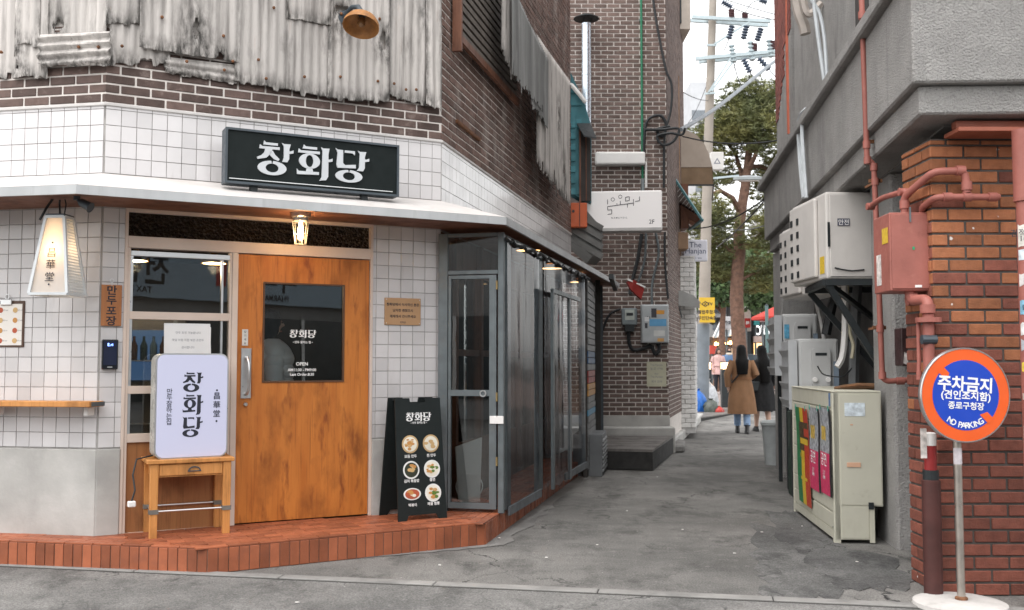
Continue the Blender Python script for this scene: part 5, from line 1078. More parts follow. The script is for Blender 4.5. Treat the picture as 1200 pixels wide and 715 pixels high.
# torn poster board on the pier
p = dp(1057, 429, 7.05); tp_ = thing('torn_poster_box', 'dark metal box with torn white posters on the stucco pier', 'box', tuple(p), R(-4)); part('case', MB().box(0, .165, 0, .16, 0, .27), mat('black_red_enamel', (.045,.022,.022), .5, .3, 10), tp_, bevel=.006)
for x0, x1, z0, z1 in ((.04,.12,.16,.23),(.01,.05,.02,.10),(.07,.12,.07,.12),(.05,.09,.02,.05)): part('torn_paper', MB().prism([(x0,z0),((x0+x1)/2,z0-.01),(x1,z0+.01),(x1+.006,(z0+z1)/2),(x1-.01,z1),((x0+x1)/2,z1-.012),(x0+.008,z1)], -.004, -.001), MATS['torn_white'], tp_)
# ---------------------------------------------------------------- air conditioners
M_ac = mat('cream_ac_casing', (.56,.53,.50), .5, .06, 4, dirt=[((.40,.365,.335), .25, 3, (1,1,.4)), ((.22,.19,.165), .1, 7, (1,1,.2))]); M_acg = mat('pale_grey_ac_casing', (.48,.48,.475), .5, .06, 4, dirt=((.30,.29,.28), .22, 4, (1,1,.5)))
def ac_unit(label, x, y, z, w_, d_, h_, m, rz=None, squares=True, group=None):
    o = thing('air_conditioner', label, 'air conditioner', (x, y, z), RS.rz if rz is None else rz, group)
    part('casing', MB().box(0, w_, 0, d_, 0, h_), m, o, bevel=.02, seg=3)
    part('side_panel', MB().box(w_+.001, w_+.008, .03, d_-.02, .02, h_-.025), m, o, bevel=.003)
    gr = part('grille', MB().box(.03, w_-.18, -.035, -.001, .03, h_-.03), m, o, bevel=.012, seg=2)
    if squares:
        rs = [(.07+i*.16, .12+i*.16, .06+j*.115, .115+j*.115) for i in range(2) for j in range(5)]
        for q_ in rs: part('vent_slot', MB().box(q_[0], q_[1], -.042, -.036, q_[2], q_[3]), M_black, gr)
    else:
        part('fan_ring', MB().ring(.33, h_/2, h_*.42, h_*.42, h_*.38, h_*.38, -.045, -.036, n=24), M_black, gr)
        for k in range(5): part('guard_ring', MB().ring(.33, h_/2, h_*(.08+.07*k), h_*(.08+.07*k), h_*(.07+.07*k), h_*(.07+.07*k), -.045, -.037, n=20), m, gr)
        for k in range(4): b = MB().box(-.05, h_*.33, -.044, -.037, -.05, .05).xf(Matrix.Translation((.33, 0, h_/2)) @ Matrix.Rotation(R(90*k+20), 4, 'Y')); part('fan_blade', b, M_black, gr)
    return o
RZ = RS.rz
a1 = ac_unit('cream outdoor air conditioner with small dark sticker, on black bracket under the overhang', 2.506, 8.85, 2.03, .85, .40, .71, M_ac, rz=RS.rz+R(10))
part('sticker', MB().box(.862, .864, .09, .19, .43, .49), mat('dark_sticker', (.10,.10,.13), .6), a1); lettering('lettering', '안전', .05, M_wht, a1, (.8655, .14, .46), bold=.01, rz=R(90))
part('grip_slot', MB().box(.861, .8635, .008, .028, .26, .46), M_black, a1); part('grille_sticker', MB().box(.70, .80, -.0035, -.001, .05, .19), mat('yellow_ac_sticker', (.62,.42,.03), .6, .25, 45), a1)
part('seam_wire', MB().tube([(.866,.06,.09),(.868,.12,.075),(.867,.2,.065),(.866,.30,.075)], .006, 6), M_cable, a1)
ac_unit('cream outdoor air conditioner half hidden behind the nearer one under the overhang', 2.725, 10.0, 1.98, .85, .34, .70, M_ac, rz=RS.rz+R(8))
br = thing('ac_wall_bracket', 'black angle iron bracket under the cream air conditioner', 'bracket', (0,0,0))
zb = 2.0
pA, pB, pC, pD = Vector((rx(8.0)-.10, 7.98, zb)), Vector((3.02, 7.92, zb)), Vector((rx(8.9)-.10, 8.88, zb)), Vector((3.2, 8.8, zb))
for a, b in ((pA, pB), (pC, pD), (pA, pC), (pB, pD)): part('angle_bar', MB().bar(a, b, .045, .05), M_black, br)
part('strut', MB().bar(pA+Vector((.02,0,-.02)), Vector((2.96,7.97,1.30)), .035, .05), M_black, br); part('strut', MB().bar(pC+Vector((.02,0,-.02)), Vector((3.24,8.8,1.28)), .035, .05), M_black, br); part('brace', MB().bar(pA+Vector((.05,0,-.03)), pD+Vector((0,0,-.25)), .035, .04), M_black, br)
for nm, px0, px1, yt, yy, zlo, lab in (('b', 935, 981, 397, 9.35, .92, 'grey outdoor air conditioner standing just behind the cream cabinet'), ('a', 917, 957, 368, 10.7, 1.22, 'grey outdoor air conditioner farther back with blue sticker, behind the cabinet')):
    p0, p1 = dp(px0, yt, yy), dp(px1, yt, yy); d_ = p1.x-p0.x; h_ = p0.z-zlo
    o = ac_unit(lab, p0.x+.11, yy+.80, zlo, .80, d_, h_, M_acg, squares=False)
    vc = part('valve_cover', MB().prism([(x, z) for x, z in rrect(d_*.46, h_*.55, .04, z0=h_*.32)], -.03, -.001), M_acg, o, loc=(.81, d_*.55, 0), rz=R(90)); part('grip_slot', MB().box(-d_*.14, d_*.14, -.034, -.031, h_*.76, h_*.80), M_black, vc)
    for s_ in (-.06, .06): part('valve', MB().lathe([(.022,-.05),(.026,-.02),(.022,-.0)], (s_, 0, h_*.42), 12, 'y'), M_white, vc, smooth=True)
    part('sticker', MB().box(.812, .8145, d_*.04, d_*.18, h_*.60, h_*.83), mat('blue_sticker', (.10,.33,.50), .5, .3, 40), o) if nm == 'a' else part('energy_label', MB().box(.812, .8145, d_*.30, d_*.52, h_*.05, h_*.28), mat('label_white_blue', (.58,.63,.68), .5, .3, 40), o)
    part('vent_grid', MB().box(.811, .8135, d_*.86, d_*.99, h_*.32, h_*.68), mat('vent_blue_grey', (.20,.25,.31), .6), o)
    ag = part('air_deflector', MB().box(.02, .80, -.05, -.038, .0, h_*.98), mat('pale_steel_plate', (.45,.46,.47), .5, .1), o)
    for k in range(4): part('deflector_fin', MB().add([(.03,-.05,h_*(.03+.24*k)),(.79,-.05,h_*(.03+.24*k)),(.79,-.08,h_*(.12+.24*k)),(.03,-.08,h_*(.12+.24*k)),(.03,-.05,h_*(.05+.24*k)),(.79,-.05,h_*(.05+.24*k)),(.79,-.08,h_*(.14+.24*k)),(.03,-.08,h_*(.14+.24*k))], [(3,2,1,0),(4,5,6,7),(0,1,5,4),(1,2,6,5),(2,3,7,6),(3,0,4,7)]), MATS['pale_steel_plate'], ag)
    part('deflector_side', MB().box(.80, .815, -.09, -.01, .0, h_*.98), MATS['pale_steel_plate'], ag)
    part('stand', MB().bar((.05,.05,0),(.05,.05,-zlo+.01),.04).bar((.75,.05,0),(.75,.05,-zlo+.01),.04).bar((.05,d_-.05,0),(.05,d_-.05,-zlo+.01),.04).bar((.75,d_-.05,0),(.75,d_-.05,-zlo+.01),.04), M_black, o)
# hoses and conduits in the recess
rc = lambda px, py, y=8.6: dp(px, py, y)
cable('thick grey insulated hose rising in the dark recess behind the air conditioners', [rc(1000,462,8.8), rc(1001,420,8.8), rc(1003,360,8.8), rc(1005,330,8.8)], .045, mat('grey_hose', (.13,.135,.14), .7), 'insulated_hose', 'hose')
cable('white wrapped hose pair hanging in the recess', [rc(981,430), rc(987,418), rc(990,390), rc(990,350), rc(989,325)], .028, M_white, 'wrapped_hose', 'hose')
cable('thin cream hose curling in the recess', [rc(998,420), rc(1000,405), rc(996,390), rc(992,360), rc(993,335)], .016, mat('cream_hose', (.5,.45,.33), .7), 'thin_hose', 'hose')
cable('white conduit rising beside the farther grey air conditioner', [dp(966,400,10.2), dp(962,375,10.2), dp(957,355,10.2), dp(953,330,10.2)], .022, M_white, 'white_conduit', 'pipe')
cable('black bundled hose sagging behind the air conditioners', [rc(968,392,9.4), rc(972,372,9.4), rc(978,350,9.4), rc(990,335,9.4)], .045, M_cable, 'black_hose', 'hose')
cable('black power cable drooping over the nearer grey air conditioner', [dp(958,429,8.4), dp(964,438,8.4), dp(975,441,8.4), dp(988,441,8.4), dp(998,432,8.6)], .006, M_cable)
rw = lambda px, py, out=.03: Vector(RS.pt(RS.sz(px, py, out)[0], out, RS.sz(px, py, out)[1]))
cable('white conduit bent down the stucco overhang to the air conditioner', [rw(945,128), rw(938,136), rw(936,150), rw(938,190), rw(942,232)], .022, mat('pale_blue_conduit', (.52,.55,.57), .5), 'white_conduit', 'pipe')
cable('second white conduit beside the bent one on the stucco overhang', [rw(948,126,.05), rw(941,138,.05), rw(940,155,.05), rw(942,190,.05), rw(945,232,.05)], .018, MATS['pale_blue_conduit'], 'white_conduit', 'pipe')
uw = lambda px, py, y=9.6: dp(px, py, y)
cable('pale twin conduit running down the upper stucco wall', [uw(952,-10), uw(957,30), uw(961,60), uw(966,96)], .02, MATS['pale_blue_conduit'], 'white_conduit', 'pipe')
cable('pale conduit curving off the upper stucco wall', [uw(950,0), uw(960,15), uw(966,45), uw(969,92)], .018, MATS['pale_blue_conduit'], 'white_conduit', 'pipe')
cable('fat cream drain hose hooked over the upper stucco wall', [uw(931,-10,10.6), uw(936,14,10.6), uw(942,30,10.6), uw(944,40,10.6)], .06, mat('cream_drain', (.45,.40,.36), .7), 'drain_hose', 'hose')
cable('cream pipe looping at the top of the upper stucco wall', [uw(940,-8,10.4), uw(944,12,10.4), uw(950,16,10.4), uw(962,4,10.4)], .04, MATS['cream_drain'], 'drain_hose', 'hose')
# ---------------------------------------------------------------- cream cabinet with posters
c0, c1 = gp(978, 637), gp(930, 599); cx1 = dp(1035, 600, 7.62).x
WCab = Wall((c1.x, c1.y), (c0.x, c0.y)); chz = dp(978, 458, c0.y).z
cab = thing('cream_metal_cabinet', 'tall cream painted metal cabinet standing beside the stucco pier', 'cabinet', (c1.x, c1.y, 0), WCab.rz); Lc = WCab.L; Dc = .36
M_cab = mat('cream_cabinet_paint', (.50,.485,.40), .5, .06, 3, dirt=[((.36,.335,.265), .25, 2.5, (1,1,.5)), ((.20,.15,.10), .07, 7)], spots=((.25,.14,.07), .03, 6))
part('body', MB().box(0, Lc, .012, Dc, .28, chz-.012).box(0, Lc, .012, Dc*.72, .03, .28), M_cab, cab)
for x in (0, Lc-.05): part('corner_post', MB().box(x, x+.05, 0, .05, .0, chz-.012), M_cab, cab, bevel=.004)
part('top_rail', MB().box(-.004, Lc+.004, -.004, Dc, chz-.012, chz+.0), M_cab, cab, bevel=.004); part('front_rail', MB().box(.05, Lc-.05, .002, .012, chz-.13, chz-.014), M_cab, cab, bevel=.003)
part('base_rail', MB().box(.05, Lc-.05, .004, .05, .03, .09), M_cab, cab)
nr = 7; zz0, zz1 = .095, chz-.135
for k in range(nr):
    a, b = zz0+(zz1-zz0)*k/nr+.006, zz0+(zz1-zz0)*(k+1)/nr-.006; part('front_panel', MB().box(.055, Lc-.055, .003, .012, a, b), M_cab, cab, bevel=.005)
part('side_panel', MB().box(Lc+.001, Lc+.006, .055, Dc-.01, .29, chz-.03), M_cab, cab); part('side_post', MB().box(Lc-.01, Lc+.012, Dc*.72, Dc*.72+.035, .01, .27), M_cab, cab)
part('side_lower_panel', MB().box(Lc+.001, Lc+.006, .055, Dc*.70, .04, .28), M_cab, cab); part('bracket', MB().box(Lc+.0, Lc+.02, Dc*.70, Dc*.80, .26, .31), M_black, cab)
part('torn_sticker', MB().box(Lc+.0065, Lc+.0085, .09, .24, chz-.19, chz-.09), mat('sticker_blue_white', (.56,.62,.66), .6, .3, 30), cab); part('tape_scrap', MB().box(Lc+.0065, Lc+.012, .10, .20, chz*.50, chz*.53), mat('peach_tape', (.60,.36,.24), .7), cab)
part('tape_scrap', MB().box(Lc+.0065, Lc+.009, .13, .15, chz-.26, chz-.25), MATS['peach_tape'], cab); part('blue_sticker', MB().box(Lc-.10, Lc-.06, -.004, .001, chz-.12, chz-.02), mat('navy_sticker', (.10,.16,.28), .6, .3, 40), cab)
for z in (.12, .5, .9): part('rivet', MB().lathe([(.007,-.004),(.004,-.008)], (Lc-.02, 0, z), 8, 'y'), M_steel, cab)
cs = lambda px, py: WCab.sz(px, py, .01)
def poster(label, px0, px1, y0, y1, slant, bands, name='poster'):
    s0, s1 = cs(px0, (y0+y1)/2)[0], cs(px1, (y0+y1)/2)[0]; zt_, zb_ = cs((px0+px1)/2, y0)[1], cs((px0+px1)/2, y1)[1]
    o = thing(name, label, 'poster', WCab.pt(s0, .012, zb_), WCab.rz); w_, h_ = s1-s0, zt_-zb_
    def wv(z): return .006*math.sin(z*9)
    def strip(x0, x1, z0, z1, y):
        n = 6; vs = []
        for k in range(n+1):
            z = z0+(z1-z0)*k/n
            for x in (x0, x1): vs += [(x*w_+slant*(1-z)*w_+wv(z), y-.004*math.sin(z*7), z*h_)]
        return MB().add(vs, [(2*k, 2*k+1, 2*k+3, 2*k+2) for k in range(n)])
    sh_ = part('sheet', strip(0, 1, 0, 1, 0), M_paper, o)
    for i, (x0, x1, z0, z1, m_) in enumerate(bands): part('print', strip(x0, x1, z0, z1, -.0006-.0004*i), m_, sh_)
    for x in (.1, .85): part('tape', MB().box(x*w_, x*w_+.015, -.008, -.005, h_-.02, h_+.02), mat('green_tape', (.04,.35,.25), .6), o)
    return o, w_, h_
pg_, py_, pr_, pp_, pk_, pb_ = mat('print_green', (.02,.17,.06), .5, .2, 20), mat('print_yellow', (.60,.40,.03), .5, .1, 20), mat('print_red', (.42,.045,.02), .5, .2, 20), mat('print_pink', (.55,.035,.11), .5, .15, 20), mat('print_photo', (.30,.31,.33), .5, .75, 28), mat('print_black', (.02,.02,.022), .5, .2, 20)
o, w_, h_ = poster('green, yellow and red striped poster taped on the cabinet front', 933, 947, 478, 588, .25, [(0,.36,0,1,pg_),(.36,.62,0,1,py_),(.62,1,0,1,pr_),(.25,.95,.55,.85,mat('print_dark', (.07,.045,.02), .5, .9, 30)),(.3,.9,.62,.68,py_),(.3,.8,.25,.28,py_)])
lettering('lettering', 'REGGAE', .05, py_, o, (w_*.62, -.006, h_*.5), bold=.01)
for k, (a, b) in enumerate(((949, 961), (961.5, 974))):
    o, w_, h_ = poster(('pink concert poster with grey photo, beside the striped poster', 'pink concert poster with grey photo, nearest the cabinet corner post')[k], a, b, 478, 574+k*5, .06, [(0,.84,.48,1,pk_),(.84,1,0,.48,pb_),(0,.84,0,.48,pp_),(.1,.5,.62,.78,mat('print_gold', (.5,.34,.07), .5, .5, 30)),(.84,1,.48,1,pb_)])
    lettering('lettering', '공연', .11, M_wht, o, (w_*.4, -.006, h_*.40), bold=.01); lettering('lettering', '3.17\n6PM', .045, M_wht, o, (w_*.4, -.006, h_*.22), bold=.01, line=.8)
lgp = thing('weathered_log', 'rough brown split log lying on top of the cream cabinet', 'log', (dp(985,455,7.95).x, 7.95, chz), R(2))
part('wood', MB().tube([(-.05,0,.012),(.02,0,.02),(.14,.01,.026),(.26,.0,.026),(.36,.01,.024),(.40,.01,.018)], [.010,.018,.026,.024,.022,.010], 9), wood('rough_bark', (.10,.05,.025), (.22,.12,.06), (3,20,20)), lgp); part('bark_strip', MB().tube([(.0,-.016,.02),(.12,-.022,.034),(.25,-.018,.03)], [.004,.009,.004], 6), M_rust, lgp)
lb = thing('leaning_board', 'dark timber board leaning behind the cream cabinet', 'board', tuple(gp(913, 540)), R(20)); part('board', MB().add([(-.02,0,0),(.05,0,0),(.10,.05,1.02),(.03,.05,1.02),(-.02,.03,0),(.05,.03,0),(.10,.08,1.02),(.03,.08,1.02)], [(0,1,2,3),(7,6,5,4),(0,4,5,1),(1,5,6,2),(2,6,7,3),(3,7,4,0)]), mat('board_dark', (.05,.035,.03), .8), lb)
gc = thing('dark_green_locker', 'dark green metal locker standing behind the cream cabinet', 'locker', (2.75, 9.55, 0), RS.rz+R(0)); part('body', MB().box(-.9, .1, 0, .4, 0, .86), mat('dark_green_paint', (.012,.035,.024), .5, .2), gc, bevel=.01); part('door_seam', MB().box(-.42, -.41, -.004, -.001, .03, .83), M_black, gc)
bn = thing('grey_plastic_bin', 'small grey plastic bin behind the leaning board', 'bin', (dp(905,500,13.4).x, 13.4, 0), 0); part('bin_body', MB().lathe([(.10,0),(.14,.52),(.155,.53),(.155,.56),(.13,.56)], n=18), mat('grey_plastic', (.36,.38,.38), .6), bn, smooth=True); part('bin_lid', MB().lathe([(.0,.60),(.12,.59),(.158,.562)], n=18), mat('grey_plastic', (.36,.38,.38)), bn, smooth=True)
# ---------------------------------------------------------------- round NO PARKING sign
SYd = 5.58; cc = dp(1128.5, 463, SYd); Rr = 55.5*SYd/F*1.0
bs_ = gp(1120, 705); ps = thing('no_parking_sign', 'round orange and blue no parking sign on steel pole with concrete base', 'sign', (cc.x-.025, SYd+.03, 0), R(6))
part('base', MB().lathe([(.24,0),(.25,.008),(.245,.03),(.20,.042),(.0,.044)], (-.01, 0, .0), 28), mat('white_washed_concrete', (.46,.44,.42), .85, .15, 6, bump=.3, dirt=((.28,.26,.24), .35, 5)), ps, smooth=True)
part('pole', MB().lathe([(.0215,.04),(.0215,cc.z-.05)], n=16), mat('stainless_pole', (.42,.38,.34), .35, .2, 9, metal=.8), ps, smooth=True); part('pole_collar', MB().lathe([(.034,.042),(.034,.055),(.022,.062)], n=16), M_rust, ps)
part('pole_sticker', MB().lathe([(.0225,cc.z-Rr-.12),(.0225,cc.z-Rr-.03)], n=16, cap=False), mat('pale_sticker', (.5,.46,.48), .6, .2, 40), ps)
ds = part('disc', MB().lathe([(Rr,.0),(Rr,-.02),(Rr-.004,-.026),(Rr*.968,-.026),(Rr*.966,-.022),(0.0,-.022)], (0, 0, 0), 56, 'y'), M_alu, ps, smooth=True, loc=(.025, -.03, cc.z))
M_or, M_bl = mat('sign_orange_red', (.72,.105,.018), .4, .05, 5), mat('sign_blue', (.012,.055,.42), .4, .06, 5)
part('orange_field', MB().lathe([(Rr*.963,-.0225),(Rr*.963,-.024),(.0,-.024)], n=56, axis='y'), M_or, ds)
part('blue_field', MB().lathe([(Rr*.735,-.0243),(Rr*.735,-.0252),(.0,-.0252)], n=56, axis='y'), M_bl, ds)
for s_ in (1, -1):
    c_, n_ = math.cos(R(135)), math.sin(R(135)); u = Vector((c_, n_))*s_; t = Vector((-n_, c_))
    pts = [u*Rr*.77+t*Rr*.075, u*Rr*.52+t*Rr*(.075+.10*s_*-1 if s_ > 0 else .075+.10), u*Rr*.52-t*Rr*.075, u*Rr*.77-t*Rr*.075]
    pts = [u*Rr*.77+t*Rr*.08, u*Rr*.50+t*Rr*.08, u*Rr*.58-t*Rr*.08, u*Rr*.77-t*Rr*.08]
    part('bar_stub', MB().prism([(p.x, p.y) for p in pts], -.0262, -.0253), M_or, ds)
M_sw = mat('sign_white', (.80,.79,.78), .5, .02)
lettering('lettering', '주차금지', Rr*.33, M_sw, ds, (.0, -.0266, Rr*.235), bold=.03, spacing=1.0, w=1.02, rot=(0, R(4), 0)); lettering('lettering', '(견인조치함)', Rr*.20, M_sw, ds, (0, -.0266, -Rr*.02), bold=.025, w=1.06, rot=(0, R(4), 0)); lettering('lettering', '종로구청장', Rr*.17, M_sw, ds, (0, -.0266, -Rr*.22), bold=.02, w=1.03, rot=(0, R(3), 0))
for i, ch in enumerate('NO PARKING'):
    if ch != ' ':
        a = R(-125+i*7.2); r2 = Rr*.63; lettering('lettering', ch, Rr*.175, M_sw, ds, (r2*math.cos(a), -.0266, r2*math.sin(a)), bold=.018, rot=(0, -(a+R(90)), 0))
# posts beside it
pp = dp(1094, 690, 5.78); bp2 = thing('brown_steel_post', 'rusty dark brown steel post with red and white sleeve before the brick corner', 'post', (pp.x, 5.78, 0), 0); zt_ = dp(1094, 563, 5.78).z
part('tube', MB().lathe([(.052,0),(.052,zt_),(.045,zt_+.004),(.0,zt_+.004)], n=18), mat('brown_oxide', (.06,.020,.017), .6, .25, 6, dirt=((.04,.02,.017), .3, 5)), bp2, smooth=True)
part('sleeve', MB().lathe([(.034,zt_+.004),(.034,zt_+.20)], n=16), mat('red_sleeve', (.25,.02,.02), .5), bp2, smooth=True); part('sleeve_top', MB().lathe([(.035,zt_+.20),(.035,zt_+.27),(.02,zt_+.275)], n=16), M_white, bp2, smooth=True); part('black_collar', MB().lathe([(.044,zt_+.0),(.044,zt_+.06)], n=16), M_black, bp2)
part('torn_paper', MB().box(-.07, -.035, -.04, -.037, zt_+.13, zt_+.30), mat('torn_white', (.6,.55,.52)), bp2)
# red brick annex farther on
ra = thing('red_brick_annex', 'red brick upper house with grey plaster base beyond the stucco building', 'building', (0,0,0)); WRA = Wall((3.98, 14.8), (3.70, 13.0)); zgr = WRA.sz(925, 118)[1]
o = part('wall', MB().box(0, WRA.L, .004, 2.0, 2.9, 9.5), M_stucco, ra, loc=tuple(WRA.a), rz=WRA.rz)
pieces('brick', courses(0, WRA.L, zgr, 9.4, .205, .07, .01, keep=lambda x, z: z > zgr+(.9 if x > 1.1 else x*.5)), mat('plain_red_brick', (.22,.065,.05), .8, .15, 8, rnd=.2), o, y=-.008, d=.02, split=False)
part('base_wall', MB().box(0, WRA.L, .1, 2.0, 0, 2.9), M_stucco, ra, loc=tuple(WRA.a), rz=WRA.rz)
cable('orange red vent pipe on the red brick annex', [dp(923,-10,13.3), dp(923,60,13.3), dp(925,157,13.3)], .03, mat('orange_pipe', (.42,.10,.05), .5), 'vent_pipe', 'pipe', sm=False)
# ================================================================ end of the alley
M_polec = mat('pale_concrete_pole', (.30,.265,.23), .85, .1, 3, dirt=((.22,.20,.18), .3, 2, (1,1,.3)))
PD = 26.0
pol = thing('utility_pole', 'leaning concrete utility pole with steel crossarms at the end of the alley', 'utility pole', tuple(dp(823, 478, PD)[:2])+(gz(PD),), 0); pb = Vector(pol.location)
pq = [(823,478,.165),(824.5,378,.155),(826,330,.15),(829,200,.125),(832,110,.115),(835.5,0,.10),(838,-80,.092)]
part('shaft', MB().tube([dp(x, y, PD)-pb for x, y, r in pq], [r for *_, r in pq], 16), M_polec, pol, smooth=True)
part('painted_base', MB().tube([dp(823,477,PD)-pb, dp(824.5,380,PD)-pb], [.172,.162], 16), mat('grey_pole_paint', (.16,.18,.20), .5, .15, 4), pol, smooth=True)
M_arm = mat('galvanised_arm', (.38,.44,.46), .4, .1, 6, metal=.4)
def pbar(a, b, w_, nm='crossarm', h=None, y0=PD-.25, y1=None, m=None): return part(nm, MB().bar(dp(*a, y0)-pb, dp(*b, y0 if y1 is None else y1)-pb, w_, h or w_), m or M_arm, pol)
pbar((811,20),(903,25),.07,h=.09); pbar((809,24),(900,30),.07,h=.09,y0=PD+.2); pbar((815,69),(913,60),.07,h=.09); pbar((819,72.5),(913,64),.07,h=.09,y0=PD+.2)
pbar((837,52),(881,24),.05,'brace'); pbar((830,109),(857,67),.05,'brace'); pbar((834,107),(861,70),.05,'brace')
pbar((828,53),(840,53),.05,'band'); pbar((826,110),(838,109),.05,'band')
M_ins = mat('slate_insulator', (.07,.09,.13), .3); M_insr = mat('brown_insulator', (.12,.05,.055), .35)
def insul(a, b, m, n=5, r=.085):
    p, q_ = dp(*a, PD-.25)-pb, dp(*b, PD-.25)-pb; prof = []
    o = MB(); d = q_-p; pts, rr_ = [], []
    for k in range(n):
        for f, s_ in ((.05,.45),(.35,1),(.6,1),(.9,.45)): pts.append(p+d*((k+f)/n)); rr_.append(r*s_)
    return part('insulator', o.tube(pts, rr_, 10), m, pol, smooth=True)
for a, b, m in (((857.5,21),(857,11),M_insr),((873,22),(873,15),M_insr),((858,30),(854,46),M_ins),((875,30),(871,46),M_ins),((892,33),(887,48),M_ins),((857,52),(860,74),M_arm),((879,48),(882,72),M_arm),((901,46),(904,68),M_arm),((884,51),(884,60),M_insr),((905,48),(906,58),M_insr),((871,69),(879,85),M_ins),((889,68),(902,82),M_ins),((846,2),(858,9),M_ins),((890,0),(899,3),M_ins)): insul(a, b, m)
pbar((836,209),(866,206),.05,'lamp_arm',y0=PD-.3)
lh_ = part('lamp_head', MB().ell([(0,0,0,.05,.02),(0,0,.02,.42,.12),(0,0,.09,.42,.13),(0,0,.13,.2,.06)], 18), mat('grey_lamp_head', (.30,.32,.33), .5), pol, smooth=True, loc=tuple(dp(878,212,PD-.3)-pb)); part('lamp_lens', MB().ell([(0,0,-.005,.25,.08),(0,0,.005,.28,.09)], 16), M_white, lh_)
ys_ = thing('yellow_warning_sign', 'yellow warning sign with black lettering on the utility pole', 'sign', tuple(dp(820, 378, PD-.35)), R(4)); w_, h_ = (dp(838,360,PD)-dp(820,360,PD)).x, (dp(829,349,PD)-dp(829,378,PD)).z
part('plate', MB().box(0, w_, 0, .02, 0, h_), mat('sign_yellow', (.60,.38,.03), .5, .05), ys_); part('camera_symbol', MB().ring(w_*.38, h_*.74, w_*.25, h_*.12, w_*.2, h_*.09, -.008, -.001, n=4), M_ink, ys_)
lettering('lettering', 'CCTV', h_*.16, M_ink, ys_, (w_*.5, -.004, h_*.74), bold=.03); lettering('lettering', '불법주정차', h_*.17, M_ink, ys_, (w_*.5, -.004, h_*.42), bold=.02); lettering('lettering', '무인단속중', h_*.17, M_ink, ys_, (w_*.5, -.004, h_*.18), bold=.02)
def wire(label, a, b, ya, yb, sag=.15, r=.012):
    p, q_ = dp(*a, ya), dp(*b, yb); return cable(label, [p.lerp(q_, t)+Vector((0,0,-sag*4*t*(1-t))) for t in (0,.2,.4,.6,.8,1)], r, M_cable, 'overhead_wire', 'wire')
cable('thick grey cable slanting up across the alley from the brick building', [dp(798,152,15.6), dp(830,133,17), dp(862,109,19), dp(895,82,21), dp(925,58,23)], .035, mat('grey_cable', (.22,.24,.26), .5), 'overhead_cable', 'cable')
wire('thin wire crossing the pine crown between pole and stucco building', (800,160), (925,162), 16, 15, .1); wire('thin wire sagging below the street lamp to the stucco corner', (812,268), (903,228), 18, 14, .12, .011); wire('thin black wire rising steeply past the tree trunk', (840,290), (902,228), 20, 14, .05)
wire('wire from the top crossarm running right to the brick annex', (858,9), (915,24), PD, 22, .05); wire('upper wire leaving the pole top to the right', (840,-4), (920,20), PD, 24, .02); wire('wire joining pole top insulators', (873,15), (890,1), PD-.25, PD-.25, -.1)
wire('jumper wire below the first crossarm', (854,46), (848,60), PD-.25, PD-.25, .02); wire('long thin wire sloping left from the pole', (828,100), (806,145), PD, 30, .1, .008); wire('wire slanting down from the second crossarm insulator', (879,85), (895,100), PD-.25, 22, .05); wire('wire slanting right from the lower crossarm insulator', (902,82), (920,98), PD-.25, 22, .05)
wire('slack wire drooping under the lower crossarm', (860,74), (880,84), PD-.25, PD-.25, .5); wire('thin wire across the sky from the beige awning to the pole', (797,106), (830,118), 19, PD, .05, .008); wire('thin wire from crossarm down to the pine crown', (871,46), (850,112), PD-.3, 30, 0, .008)
wire('pair wire crossing low behind the trunk', (836,262), (905,262), 30, 16, .15)
# ---------------------------------------------------------------- trees
M_bark = mat('reddish_pine_bark', (.15,.085,.06), .9, .35, 9, bump=.8, bs=12, dirt=((.07,.05,.045), .4, 8))
def needle_mat(name, col):
    m = bpy.data.materials.new(name); m.use_nodes = True; t = m.node_tree; b = t.nodes['Principled BSDF']; g_ = N(t, 'ShaderNodeNewGeometry')
    mr = N(t, 'ShaderNodeMapRange'); mr.inputs[3].default_value = .6; mr.inputs[4].default_value = 1.5; t.links.new(g_.outputs['Random Per Island'], mr.inputs[0])
    pn = noise(t, .9, 3, g_.outputs['Position']); c = mixc(t, ramp(t, pn, .38, .62), col, (col[0]*1.8, col[1]*1.5, col[2]*1.25))
    cb = N(t, 'ShaderNodeCombineColor')
    for i in range(3): t.links.new(mr.outputs[0], cb.inputs[i])
    t.links.new(mixc(t, 1.0, c, cb.outputs[0], 'MULTIPLY'), b.inputs['Base Color']); b.inputs['Roughness'].default_value = .6
    return m
M_need = needle_mat('pine_needles', (.10,.116,.044)); M_leaf = needle_mat('dark_leaves', (.045,.085,.032)); M_leaf2 = needle_mat('grey_green_leaves', (.055,.08,.035))
rt_ = random.Random(3)
def rvec(): 
    while True:
        v = Vector((rt_.uniform(-1,1), rt_.uniform(-1,1), rt_.uniform(-1,1)))
        if .05 < v.length < 1: return v
def tuft(mb, p, L, n, wd):
    for _ in range(n):
        d = rvec().normalized(); d.z = abs(d.z)*.8+.1*d.z; d.normalize(); s_ = d.cross(rvec()).normalized()*wd
        mb.v += [tuple(p-s_), tuple(p+s_), tuple(p+d*L*rt_.uniform(.6,1.1))]; k = len(mb.v); mb.f.append((k-3, k-2, k-1))
def leafq(mb, p, s_):
    a = rvec().normalized()*s_; b = a.cross(rvec()).normalized()*s_*.6; mb.v += [tuple(p-a), tuple(p+b), tuple(p+a), tuple(p-b)]; k = len(mb.v); mb.f.append((k-4, k-3, k-2, k-1))
TD = 30.0
pine = thing('pine_tree', 'tall leaning pine with reddish trunk and layered needle clumps past the pole', 'tree', tuple(dp(873, 470, TD)[:2])+(gz(TD),), 0); tb0 = Vector(pine.location)
tpts = [(872,474,.25),(869,440,.23),(866,400,.215),(863,350,.20),(864,320,.19),(867,290,.18),(866,268,.17),(869,245,.15),(873,220,.14),(876,195,.12),(879,160,.09),(880,120,.04)]
